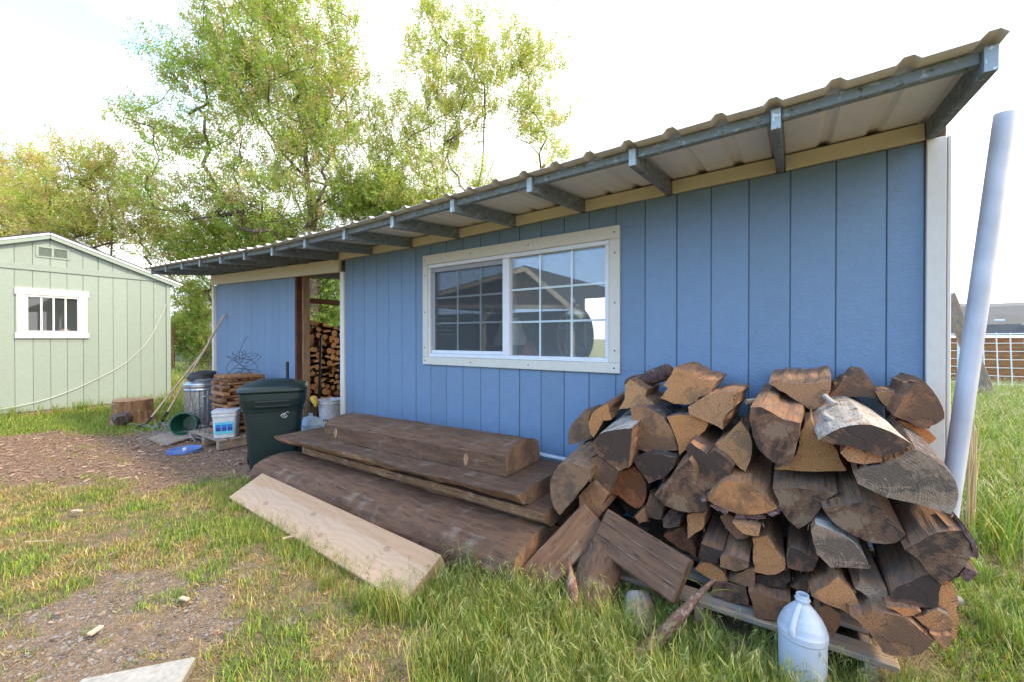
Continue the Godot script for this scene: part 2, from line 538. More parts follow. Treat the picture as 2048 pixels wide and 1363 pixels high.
func make_sky() -> Sky:
	var w := 1024
	var h := 512
	var im := Image.create(w, h, false, Image.FORMAT_RGBF)
	var n1 := noise(11, 1.0, 5)
	var n2 := noise(12, 1.0, 4)
	for j in h:
		var el := PI * 0.5 - PI * (j + 0.5) / h
		for i in w:
			var az := TAU * (i + 0.5) / w
			var d := Vector3(sin(az) * cos(el), sin(el), -cos(az) * cos(el))
			var y := maxf(d.y, 0.0)
			var clear := Vector3(0.82, 1.02, 1.2).lerp(Vector3(0.24, 0.58, 1.2), pow(y, 0.32))
			var white := Vector3(1.06, 1.06, 1.07)
			# thin high cloud covers the sunny side and thins out to blue on the other
			var f := (d.x * 0.55 - d.z * 0.85) * 0.9 + 0.45
			var q := Vector3(d.x, d.y * 2.2, d.z)
			var streak := n1.get_noise_3d(q.x * 2.2 + q.z * 1.1, q.y * 2.4, q.z * 1.6) + 0.6 * n2.get_noise_3d(q.x * 6.0 + q.z * 2.0, q.y * 7.0, q.z * 4.0)
			var cover := smoothstep(-0.12, 0.5, f + 0.55 * streak + 0.25 * (1.0 - y) * 0.4)
			var c := clear.lerp(white * (1.0 + 0.08 * streak), cover)
			if d.y < 0.0: c = Vector3(0.30, 0.29, 0.24)
			im.set_pixel(i, j, Color(c.x, c.y, c.z))
	var pm := PanoramaSkyMaterial.new()
	pm.panorama = ImageTexture.create_from_image(im)
	pm.energy_multiplier = 1.0
	var s := Sky.new()
	s.sky_material = pm
	return s


func view_and_light() -> void:
	var cam := Camera3D.new()
	cam.name = "camera"
	cam.fov = 79.18
	cam.near = 0.05
	cam.far = 900.0
	cam.position = Vector3(0, 1.3, 0)
	cam.rotation = Vector3(deg_to_rad(-0.31), deg_to_rad(34.375), 0)
	add_child(cam)
	cam.current = true
	var we := WorldEnvironment.new()
	we.name = "environment"
	var e := Environment.new()
	e.background_mode = Environment.BG_SKY
	e.sky = make_sky()
	e.tonemap_mode = Environment.TONE_MAPPER_LINEAR
	e.tonemap_exposure = 2.6
	e.sdfgi_enabled = true
	e.ssao_enabled = true
	e.ssil_enabled = true
	we.environment = e
	add_child(we)
	var sun := DirectionalLight3D.new()
	sun.name = "sun"
	sun.light_energy = 0.6
	sun.light_color = Color(1.0, 0.93, 0.8)
	sun.light_angular_distance = 6.0
	sun.shadow_enabled = true
	add_child(sun)
	sun.look_at_from_position(Vector3.ZERO, -Vector3(0.62, 0.72, -0.20), Vector3.UP)


# ---------------------------------------------------------------- the ground

var gn := FastNoiseLite.new()

func track(x: float, z: float) -> float:
	return -0.644 * x - 0.764 * z


func chips_at(x: float, z: float) -> float:
	var q := track(x, z) + 0.35 * gn.get_noise_2d(x * 1.1, z * 1.1)
	var a := smoothstep(3.85, 4.35, q) * (1.0 - smoothstep(6.0, 6.5, q))
	var b := smoothstep(-2.05, -2.3, z) * smoothstep(-8.3, -7.9, x) * smoothstep(-3.9, -4.3, x) * smoothstep(-3.2, -2.9, z)
	return clampf(maxf(a if z > -3.0 and z < 1.5 else 0.0, b), 0, 1)


func gravel_at(x: float, z: float) -> float:
	if x > -0.9 or z < -1.35: return 0.0
	var e := pow((x + 2.5) / 0.8, 2.0) + pow((z + 0.42) / 0.6, 2.0)
	return clampf(1.0 - 0.9 * e + 1.3 * gn.get_noise_2d(x * 2.4 + 40.0, z * 2.4), 0, 0.85)


func lawn_at(x: float, z: float) -> float:
	var k := 0.85 + 0.8 * gn.get_noise_2d(x * 1.3 + 7.0, z * 1.3 + 3.0)
	k += 0.35 * smoothstep(6.2, 6.6, track(x, z))
	return clampf(k - 0.95 * chips_at(x, z) - 0.85 * gravel_at(x, z), 0, 1)


func ground_y(x: float, z: float) -> float:
	var near := exp(-(x * x + z * z) / 400.0)
	var flat := 1.0
	if z < -2.75 and z > -6.2 and x > -8.3 and x < 0.9: flat = 0.0
	return (0.025 * gn.get_noise_2d(x * 0.5, z * 0.5) + 0.012 * gn.get_noise_2d(x * 3.0, z * 3.0)) * near * flat - 0.004


func build_ground() -> void:
	gn.seed = 5
	gn.noise_type = FastNoiseLite.TYPE_SIMPLEX_SMOOTH
	gn.frequency = 1.0
	gn.fractal_octaves = 3
	var xs := [-400.0, -150.0, -60.0, -35.0, -24.0, -18.0, -15.0]
	var x := -13.0
	while x < 3.0:
		xs.append(x)
		x += 0.1
	xs.append_array([3.5, 4.5, 6.0, 8.0, 11.0, 16.0, 25.0, 50.0, 150.0, 400.0])
	var zs := [-400.0, -150.0, -70.0, -40.0, -28.0, -20.0, -16.0, -13.0, -11.0, -9.0, -8.0, -7.0]
	var z := -6.2
	while z < 1.6:
		zs.append(z)
		z += 0.1
	zs.append_array([2.2, 3.0, 4.5, 6.5, 10.0, 18.0, 40.0, 120.0, 400.0])
	var b := MB.new()
	var pos := []
	var cols := []
	for zz: float in zs:
		var row := []
		var rc := []
		for xx: float in xs:
			row.append(Vector3(xx, ground_y(xx, zz), zz))
			var soil := Vector3(0.20, 0.135, 0.085)
			var c := soil.lerp(Vector3(0.19, 0.16, 0.06), 0.5 * lawn_at(xx, zz))
			c = c.lerp(Vector3(0.24, 0.165, 0.11), gravel_at(xx, zz))
			c = c.lerp(Vector3(0.25, 0.155, 0.10), chips_at(xx, zz))
			if absf(xx) > 14.0 or zz < -9.0 or zz > 4.0: c = Vector3(0.14, 0.17, 0.05)
			rc.append(Color(c.x, c.y, c.z) * 1.3)
		pos.append(row)
		cols.append(rc)
	for j in zs.size() - 1:
		for i in xs.size() - 1:
			var p: Array = [pos[j][i], pos[j + 1][i], pos[j + 1][i + 1], pos[j][i + 1]]
			var q: Array = [cols[j][i], cols[j + 1][i], cols[j + 1][i + 1], cols[j][i + 1]]
			for t in [[0, 2, 1], [0, 3, 2]]:
				for k: int in t:
					var pp: Vector3 = p[k]
					b.v.append(pp)
					b.n.append(Vector3.UP)
					b.uv.append(Vector2(pp.x, pp.z))
					b.c.append(q[k])
	# smooth normals from the height function
	for i in b.v.size():
		var pp := b.v[i]
		var e := 0.05
		b.n[i] = Vector3(ground_y(pp.x - e, pp.z) - ground_y(pp.x + e, pp.z), 2 * e, ground_y(pp.x, pp.z - e) - ground_y(pp.x, pp.z + e)).normalized()
	single(b, "ground", M.ground, Vector3.ZERO, "bare yard ground of soil between patches of grass", "ground", "", "structure")


# ---------------------------------------------------------------- the blue shed

func siding(parent: Node3D, mat: Material, x0: float, x1: float, y0: float, top: Callable, z: float, holes: Array, pitch: float, first: float, facing := 0, thick := 0.012) -> void:
	# boards between grooves; each board is one part, cut round the openings
	var x := first
	var nb := 0
	while x < x1:
		# every sixth groove is a joint between two sheets
		var a := maxf(x, x0) + (0.0045 if nb % 6 == 0 else 0.0022)
		var b := minf(x + pitch, x1) - (0.0035 if nb % 6 == 5 else 0.0022)
		x += pitch
		nb += 1
		if b - a < 0.01: continue
		var spans := [[y0, 0.0]]
		var cut := false
		for hh: Array in holes:
			if b > hh[0] and a < hh[1]:
				if a < hh[0] - 0.03 or b > hh[1] + 0.03:
					pass
				cut = true
				spans = [[y0, hh[2]], [hh[3], 0.0]]
				# strip beside the opening
				if a < hh[0]: board_piece(parent, mat, a, hh[0], hh[2], hh[3], hh[3], z, facing, thick)
				if b > hh[1]: board_piece(parent, mat, hh[1], b, hh[2], hh[3], hh[3], z, facing, thick)
		for s in spans:
			var ya: float = s[0]
			if s[1] > 0.0: board_piece(parent, mat, a, b, ya, s[1], s[1], z, facing, thick)
			else: board_piece(parent, mat, a, b, ya, top.call(a), top.call(b), z, facing, thick)


func board_piece(parent: Node3D, mat: Material, a: float, b: float, y0: float, ya: float, yb: float, z: float, facing: int, thick: float) -> void:
	# a bevelled board; its grooves are real gaps over the sheathing. facing 0: front faces +z, 1: front faces +x
	var m := MB.new()
	m.off = Vector2(rng.randf() * 5.0, rng.randf() * 3.0)
	var k := rng.randf_range(0.955, 1.035)
	m.col = Color(k, k, k * rng.randf_range(0.985, 1.015))
	var bev := 0.0028
	var f := func(s: float, y: float, d: float) -> Vector3:
		return Vector3(s, y, z + d) if facing == 0 else Vector3(z + d, y, s)
	var flip := facing == 1
	var o: Array = [f.call(a, y0, -thick), f.call(b, y0, -thick), f.call(b, yb, -thick), f.call(a, ya, -thick)]
	var i: Array = [f.call(a + bev, y0 + 0.001, 0.0), f.call(b - bev, y0 + 0.001, 0.0), f.call(b - bev, yb - 0.001, 0.0), f.call(a + bev, ya - 0.001, 0.0)]
	var e: Array = [f.call(a, y0, -bev), f.call(b, y0, -bev), f.call(b, yb, -bev), f.call(a, ya, -bev)]
	var out := Vector3(1, 0, 0) if flip else Vector3(0, 0, 1)
	var u := func(p: Vector3) -> Vector2:
		return Vector2((p.z if flip else p.x), p.y)
	m.poly_out(i, [u.call(i[0]), u.call(i[1]), u.call(i[2]), u.call(i[3])], out)
	var cen: Vector3 = (o[0] + o[2]) * 0.5
	for s in 4:
		var t := (s + 1) % 4
		var mid: Vector3 = (e[s] + e[t]) * 0.5 - cen
		m.poly_out([e[s], e[t], i[t], i[s]], [u.call(e[s]), u.call(e[t]), u.call(i[t]), u.call(i[s])], mid + out * 0.02)
		m.poly_out([o[s], o[t], e[t], e[s]], [u.call(o[s]), u.call(o[t]), u.call(e[t]), u.call(e[s])], mid)
	put(m, "siding_board", mat, parent)


func trim(parent: Node3D, called: String, a: Vector3, b: Vector3, mat: Material, bevel := 0.003) -> MeshInstance3D:
	var m := MB.new()
	m.off = Vector2(rng.randf() * 4.0, rng.randf() * 4.0)
	var k := rng.randf_range(0.93, 1.03)
	m.col = Color(k, k, k)
	m.span(a, b, bevel)
	return put(m, called, mat, parent)


func screws(parent: Node3D, spots: Array) -> void:
	for s: Vector3 in spots:
		var m := MB.new()
		m.lathe(s, [[0.0, 0.004], [0.0045, 0.003], [0.006, 0.0]], 8, Vector2.ONE, null, Basis(Vector3.RIGHT, PI / 2))
		put(m, "screw", M.black_metal, parent)


func build_shed() -> void:
	var o := base("blue_shed", Vector3(-3.6, 0, -4.3), "long blue shed with a low corrugated metal roof and open woodshed bay", "shed")
	var top := func(x: float) -> float: return under(x, WALL) - 0.004
	# main front wall, right bay
	siding(o, M.blue, -4.235, 0.53, 0.05, top, WALL, [[-2.93, -1.02, 1.08, 2.07]], 0.2034, -4.2892)
	# sheathing behind the boards, with the window opening left out
	var m := MB.new()
	m.span(Vector3(-4.24, 0.05, -2.87), Vector3(-2.90, 2.2, -2.823), 0.0)
	m.span(Vector3(-1.05, 0.05, -2.87), Vector3(0.56, 2.24, -2.823), 0.0)
	m.span(Vector3(-2.90, 0.05, -2.87), Vector3(-1.05, 1.11, -2.823), 0.0)
	m.span(Vector3(-2.90, 2.04, -2.87), Vector3(-1.05, 2.2, -2.823), 0.0)
	put(m, "front_sheathing", M.blue, o)
	# corner trims
	trim(o, "corner_trim", Vector3(0.531, 0.06, -2.815), Vector3(0.60, under(0.56, WALL) - 0.002, -2.79), M.white_trim)
	trim(o, "corner_trim", Vector3(0.603, 0.06, -2.90), Vector3(0.617, under(0.6, WALL) - 0.002, -2.792), M.white_trim)
	trim(o, "corner_trim", Vector3(-4.305, 0.10, -2.86), Vector3(-4.237, 2.06, -2.79), M.white_trim)
	trim(o, "corner_trim", Vector3(-7.86, 0.10, -2.86), Vector3(-7.80, 2.16, -2.79), M.white_trim)
	# end wall facing the pipe
	siding(o, M.blue, -5.78, -2.90, 0.05, func(z: float) -> float: return under(0.6, z) - 0.005, 0.606, [], 0.2034, -5.78, 1)
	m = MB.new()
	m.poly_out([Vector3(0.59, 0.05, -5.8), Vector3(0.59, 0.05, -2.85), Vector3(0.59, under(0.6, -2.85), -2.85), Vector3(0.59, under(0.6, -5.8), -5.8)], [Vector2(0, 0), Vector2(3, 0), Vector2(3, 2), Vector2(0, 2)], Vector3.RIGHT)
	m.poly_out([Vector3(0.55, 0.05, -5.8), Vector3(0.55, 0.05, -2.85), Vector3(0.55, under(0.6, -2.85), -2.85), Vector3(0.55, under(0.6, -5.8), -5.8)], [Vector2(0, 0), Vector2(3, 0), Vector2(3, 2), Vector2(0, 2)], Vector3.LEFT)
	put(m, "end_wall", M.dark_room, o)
	# partition and back wall with a small window
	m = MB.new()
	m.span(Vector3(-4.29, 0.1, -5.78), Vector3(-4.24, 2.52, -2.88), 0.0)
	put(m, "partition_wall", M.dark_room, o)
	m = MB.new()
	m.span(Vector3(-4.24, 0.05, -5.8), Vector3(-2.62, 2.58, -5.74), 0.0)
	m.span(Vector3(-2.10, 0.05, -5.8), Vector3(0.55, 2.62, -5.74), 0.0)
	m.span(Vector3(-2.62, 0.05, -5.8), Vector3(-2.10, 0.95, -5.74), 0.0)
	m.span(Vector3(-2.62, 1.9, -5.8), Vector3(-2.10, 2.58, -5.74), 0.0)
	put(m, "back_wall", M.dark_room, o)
	m = MB.new()
	m.span(Vector3(-7.8, 0.0, -5.78), Vector3(0.55, 0.10, -2.88), 0.0)
	put(m, "floor_deck", M.dark_wood, o)
	# frieze blocks between the rafters
	var rx := []
	for i in 15: rx.append(0.546 - 0.6105 * i)
	for i in 14:
		var xa: float = rx[i + 1] + 0.021
		var xb: float = rx[i] - 0.021
		if xb < -4.4: break
		xa = maxf(xa, -4.31)
		var b := MB.new()
		b.off = Vector2(rng.randf(), rng.randf() * 3.0)
		var k := rng.randf_range(0.9, 1.03)
		b.col = Color(k, k, k * 0.97)
		var yy := under((xa + xb) * 0.5, WALL)
		b.beam(Vector3(xa, under(xa, WALL) + 0.042, WALL + 0.004), Vector3(xb, under(xb, WALL) + 0.042, WALL + 0.004), 0.036, 0.082, 0.004)
		put(b, "frieze_block", M.cream, o)
	# rafters
	for i in 15:
		var x: float = rx[i]
		var b := MB.new()
		b.off = Vector2(rng.randf() * 3.0, rng.randf() * 4.0)
		var k := rng.randf_range(0.8, 1.1)
		b.col = Color(k, k, k)
		if i in [2, 3, 8, 9, 11]: b.col = Color(k * 0.95, k * 0.85, k * 0.8)
		b.beam(Vector3(x, under(x, -2.06) + 0.0445, -2.06), Vector3(x, under(x, -5.95) + 0.0445, -5.95), 0.038, 0.089, 0.005)
		put(b, "rafter", M.rafter, o)
		# thin paler bluish layer on the sawn rafter end
		b = MB.new()
		b.off = Vector2(rng.randf() * 3.0, rng.randf() * 4.0)
		k = rng.randf_range(1.6, 2.4)
		b.col = Color(k, k * 1.04, k * 1.1)
		b.box(Vector3(x, under(x, -2.06) + 0.0447, -2.0575), Vector3(0.034, 0.084, 0.003), 0.0008)
		put(b, "rafter_end_cap", M.rafter, o)
	# purlins between the rafters near the eave
	for i in 14:
		var b := MB.new()
		b.off = Vector2(rng.randf() * 3.0, rng.randf() * 4.0)
		var xa: float = rx[i + 1] + 0.019
		var xb: float = rx[i] - 0.019
		b.beam(Vector3(xa, under(xa, -2.1) + 0.066, -2.10), Vector3(xb, under(xb, -2.1) + 0.066, -2.10), 0.038, 0.044, 0.003)
		put(b, "purlin", M.rafter, o)
	# corrugated roof panels
	var ribs := 0.2032
	var px := 0.630
	var prof := [[0.0, 0.0], [0.058, 0.0], [0.078, 0.02], [0.105, 0.02], [0.125, 0.0], [0.2032, 0.0]]
	for pn in 11:
		var b := MB.new()
		var nr := 4
		var pts := []
		for r in nr:
			for q: Array in prof:
				if r > 0 and q[0] == 0.0: continue
				if pn == 0 and r == 0 and q[0] < 0.05: continue
				pts.append([px - (r * ribs + q[0]) * 1.004 + (0.012 if pn > 0 and r == 0 and q[0] == 0.0 else 0.0), q[1] + 0.0012 * (pn % 2)])
		px -= nr * ribs
		if px < -8.6: break
		var zs := [-2.0, -3.0, -4.0, -5.0, -6.05]
		for side in [0, 1]:
			var lift: float = 0.094 + 0.0016 * side
			for i in pts.size() - 1:
				for j in 4:
					var c := []
					for w in [[i, j], [i + 1, j], [i + 1, j + 1], [i, j + 1]]:
						var x: float = pts[w[0]][0]
						c.append(Vector3(x, under(x, zs[w[1]]) + lift + pts[w[0]][1], zs[w[1]]))
					b.poly_out(c, [Vector2(c[0].x, c[0].z), Vector2(c[1].x, c[1].z), Vector2(c[2].x, c[2].z), Vector2(c[3].x, c[3].z)], Vector3.UP if side == 1 else Vector3.DOWN)
		for i in pts.size() - 1:
			var x0: float = pts[i][0]; var x1: float = pts[i + 1][0]
			var ya: float = under(x0, zs[0]) + 0.094 + pts[i][1]
			var yb: float = under(x1, zs[0]) + 0.094 + pts[i + 1][1]
			b.poly_out([Vector3(x0, ya, zs[0]), Vector3(x1, yb, zs[0]), Vector3(x1, yb + 0.0016, zs[0]), Vector3(x0, ya + 0.0016, zs[0])], [Vector2.ZERO, Vector2.ZERO, Vector2.ZERO, Vector2.ZERO], Vector3(0, 0, 1))
		put(b, "roof_panel", M.roof, o)
	# barge board below the end rafter, in the gable
	m = MB.new()
	m.beam(Vector3(0.585, under(0.585, -2.80) + 0.03, -2.80), Vector3(0.585, under(0.585, -5.9) + 0.03, -5.9), 0.03, 0.1)
	put(m, "barge_board", M.dark_wood, o)
	# left bay: header, sliding door, posts, open end with a tie beam
	m = MB.new()
	m.off = Vector2(0.3, 0.7)
	m.beam(Vector3(-7.86, 2.243, -2.795), Vector3(-4.31, 2.135, -2.795), 0.04, 0.148, 0.004)
	put(m, "door_header", M.cream, o)
	var door := Node3D.new()
	door.name = "sliding_door"
	o.add_child(door)
	door.position = Vector3(-6.57, 0, -2.84) - o.position
	var dt := func(x: float) -> float: return lerpf(2.172, 2.10, (x + 7.83) / 2.5) + 0.055
	siding(door, M.blue, -7.795, -5.335, 0.13, dt, -2.83, [], 0.2034, -7.795)
	m = MB.new()
	m.span(Vector3(-7.79, 0.13, -2.875), Vector3(-5.34, 2.13, -2.843), 0.0)
	put(m, "backing_panel", M.blue, door)
	var posts := [[-5.315, -2.86, 0.045, 0.0], [-5.275, -2.93, 0.035, 1.0], [-7.78, -2.94, 0.09, 0.0], [-7.78, -5.7, 0.09, 0.0], [-4.33, -5.7, 0.09, 0.0]]
	for p: Array in posts:
		m = MB.new()
		m.off = Vector2(rng.randf(), rng.randf())
		m.span(Vector3(p[0] - p[2] * 0.5, 0.10, p[1] - 0.045), Vector3(p[0] + p[2] * 0.5, under(p[0], p[1]) - 0.02, p[1] + 0.045), 0.004)
		put(m, "post", M.raw_wood if p[3] > 0.5 else M.rusty_wood, o)
	m = MB.new()
	m.beam(Vector3(-7.78, 2.03, -3.0), Vector3(-7.78, 2.03, -5.65), 0.05, 0.1)
	put(m, "tie_beam", M.rusty_wood, o)
	for k in 7:
		m = MB.new()
		m.off = Vector2(rng.randf(), rng.randf() * 3.0)
		m.span(Vector3(-7.83, 0.11 + k * 0.2, -5.7), Vector3(-7.805, 0.303 + k * 0.2, -2.95))
		put(m, "end_plank", M.raw_wood, o)
	m = MB.new()
	m.span(Vector3(-7.82, 0.1, -5.8), Vector3(-4.3, 0.9, -5.76), 0.0)
	put(m, "low_back_wall", M.dark_wood, o)
	build_window(o)


func build_window(o: Node3D) -> void:
	var z0 := WALL + 0.004
	var z1 := WALL + 0.024
	var t := 0.09
	var x0 := -2.95; var x1 := -1.0; var y0 := 1.06; var y1 := 2.09
	trim(o, "window_trim", Vector3(x0, y1 - t, z0), Vector3(x1, y1, z1), M.trim)
	trim(o, "window_trim", Vector3(x0, y0, z0), Vector3(x1, y0 + t * 0.8, z1), M.trim)
	trim(o, "window_trim", Vector3(x0, y0 + t * 0.8 + 0.001, z0), Vector3(x0 + t * 0.75, y1 - t - 0.001, z1), M.trim)
	trim(o, "window_trim", Vector3(x1 - t * 0.85, y0 + t * 0.8 + 0.001, z0), Vector3(x1, y1 - t - 0.001, z1), M.trim)
	var sc := []
	for x in [-2.92, -2.35, -1.75, -1.04]:
		sc.append(Vector3(x, y1 - 0.045, z1))
		sc.append(Vector3(x, y0 + 0.036, z1))
	for y in [1.22, 1.55, 1.9]:
		sc.append(Vector3(-2.92, y, z1))
		sc.append(Vector3(-1.035, y, z1))
	screws(o, sc)
	var w := Node3D.new()
	w.name = "window"
	o.add_child(w)
	w.position = Vector3(-1.975, 1.132, WALL) - o.position
	var ax := x0 + t * 0.75 + 0.002; var bx := x1 - t * 0.85 - 0.002; var ay := y0 + t * 0.8 + 0.002; var by := y1 - t - 0.002
	var fr := 0.032
	var fz0 := WALL - 0.05
	var fz1 := WALL + 0.016
	trim(w, "frame", Vector3(ax, by - fr, fz0), Vector3(bx, by, fz1), M.vinyl)
	trim(w, "frame", Vector3(ax, ay, fz0), Vector3(bx, ay + fr, fz1), M.vinyl)
	trim(w, "frame", Vector3(ax, ay + fr + 0.0005, fz0), Vector3(ax + fr * 0.6, by - fr - 0.0005, fz1), M.vinyl)
	trim(w, "frame", Vector3(bx - fr, ay + fr + 0.0005, fz0), Vector3(bx, by - fr - 0.0005, fz1), M.vinyl)
	trim(w, "mullion", Vector3(-2.012, ay + fr + 0.0005, fz0 + 0.004), Vector3(-1.945, by - fr - 0.0005, fz1 - 0.004), M.vinyl)
	# sliding sash, grey, a little behind the mullion
	var sx0 := ax + fr * 0.6 + 0.001; var sx1 := -2.013; var sy0 := ay + fr + 0.001; var sy1 := by - fr - 0.001
	var sw := 0.03
	trim(w, "sash", Vector3(sx0, sy1 - sw - 0.01, fz0 + 0.004), Vector3(sx1, sy1, -2.82), M.grey_frame)
	trim(w, "sash", Vector3(sx0, sy0, fz0 + 0.004), Vector3(sx1, sy0 + sw, -2.82), M.vinyl)
	trim(w, "sash", Vector3(sx0, sy0 + sw, fz0 + 0.004), Vector3(sx0 + sw + 0.01, sy1 - sw - 0.011, -2.82), M.grey_frame)
	# two panes with a grid between, and a third added for stronger reflection
	for g in [[sx0 + sw + 0.01, sx1, sy0 + sw, sy1 - sw - 0.01, -2.838], [-1.945, bx - fr, ay + fr, by - fr, -2.826]]:
		if g[4] < -2.83:
			var sm := MB.new()
			sm.box(Vector3((g[0] + g[1]) * 0.5, (g[2] + g[3]) * 0.5, g[4] + 0.012), Vector3(g[1] - g[0], g[3] - g[2], 0.0006), 0.0)
			put(sm, "insect_screen", M.screen, w)
		for d in [0.0, -0.016, -0.03]:
			var m := MB.new()
			m.box(Vector3((g[0] + g[1]) * 0.5, (g[2] + g[3]) * 0.5, g[4] + d), Vector3(g[1] - g[0], g[3] - g[2], 0.003), 0.0)
			put(m, "pane", M.glass, w)
		for i in [1, 2]:
			var x: float = lerpf(g[0], g[1], i / 3.0)
			var y: float = lerpf(g[2], g[3], i / 3.0)
			trim(w, "muntin", Vector3(x - 0.008, g[2], g[4] - 0.0115), Vector3(x + 0.008, g[3], g[4] - 0.0045), M.muntin, 0.001)
			trim(w, "muntin", Vector3(g[0], y - 0.008, g[4] - 0.011), Vector3(g[1], y + 0.008, g[4] - 0.005), M.muntin, 0.001)
	trim(w, "back_pane", Vector3(-2.62, 0.95, -5.79), Vector3(-2.10, 1.9, -5.787), M.glass, 0.0)


func inside_things() -> void:
	# things seen dimly through the shed window
	var t := base("work_table", Vector3(-2.2, 0.1, -3.75), "dark wooden table inside the shed behind the window", "table")
	var m := MB.new()
	m.span(Vector3(-3.6, 0.98, -4.1), Vector3(-1.0, 1.02, -3.35))
	put(m, "tabletop", M.dark_wood, t)
	for p in [[-3.55, -4.05], [-1.05, -4.05], [-3.55, -3.4], [-1.05, -3.4]]:
		m = MB.new()
		m.span(Vector3(p[0] - 0.03, 0.1, p[1] - 0.03), Vector3(p[0] + 0.03, 0.98, p[1] + 0.03))
		put(m, "leg", M.dark_wood, t)
	var l := base("table_lamp", Vector3(-2.55, 1.02, -3.7), "table lamp with a white cone shade behind the window glass", "lamp")
	m = MB.new()
	m.lathe(l.position, [[0.0, 0.0], [0.07, 0.0], [0.07, 0.02], [0.02, 0.04], [0.03, 0.12], [0.012, 0.2], [0.012, 0.24]], 20)
	put(m, "base", M.grey_metal, l)
	m = MB.new()
	m.lathe(l.position, [[0.19, 0.22], [0.10, 0.5]], 28)
	put(m, "lamp_shade", M.shade_cloth, l)
	var r := base("round_mirror", Vector3(-1.9, 1.02, -3.95), "round wood framed mirror leaning inside the shed behind the window", "mirror")
	m = MB.new()
	var ring := []
	var rr := []
	for i in 33:
		var a := TAU * i / 32
		ring.append(Vector3(-1.9 + 0.2 * cos(a), 1.33 + 0.3 * sin(a), -3.95))
		rr.append(0.014)
	m.tube(ring, rr, 8, false)
	put(m, "frame", M.raw_wood, r)
	m = MB.new()
	m.lathe(Vector3(-1.9, 1.33, -3.952), [[0.2, 0.0], [0.2, 0.004], [0.0, 0.004]], 32, Vector2(1.0, 1.5), null, Basis(Vector3.RIGHT, PI / 2))
	put(m, "glass", M.mirror, r)
	m = MB.new()
	m.lathe(Vector3(-2.25, 1.02, -3.6), [[0.0, 0.0], [0.08, 0.0], [0.095, 0.1], [0.06, 0.2], [0.035, 0.24], [0.0, 0.25]], 20)
	single(m, "red_jar", M.red_paint, Vector3(-2.25, 1.02, -3.6), "red rounded jar on the table behind the window", "jar")
	var b := base("wooden_chair_back", Vector3(-2.85, 1.02, -3.8), "pale wooden chair stored upside down behind the window", "chair")
	for p in [[-3.05, 0.0], [-2.8, 0.03], [-2.55, -0.02]]:
		m = MB.new()
		m.beam(Vector3(p[0], 1.02, -3.8), Vector3(p[0] + p[1], 1.42, -3.85), 0.03, 0.03)
		put(m, "leg", M.raw_wood, b)
	m = MB.new()
	m.beam(Vector3(-3.08, 1.22, -3.82), Vector3(-2.52, 1.24, -3.82), 0.025, 0.04)
	put(m, "rail", M.raw_wood, b)


# ---------------------------------------------------------------- the green shed and other buildings

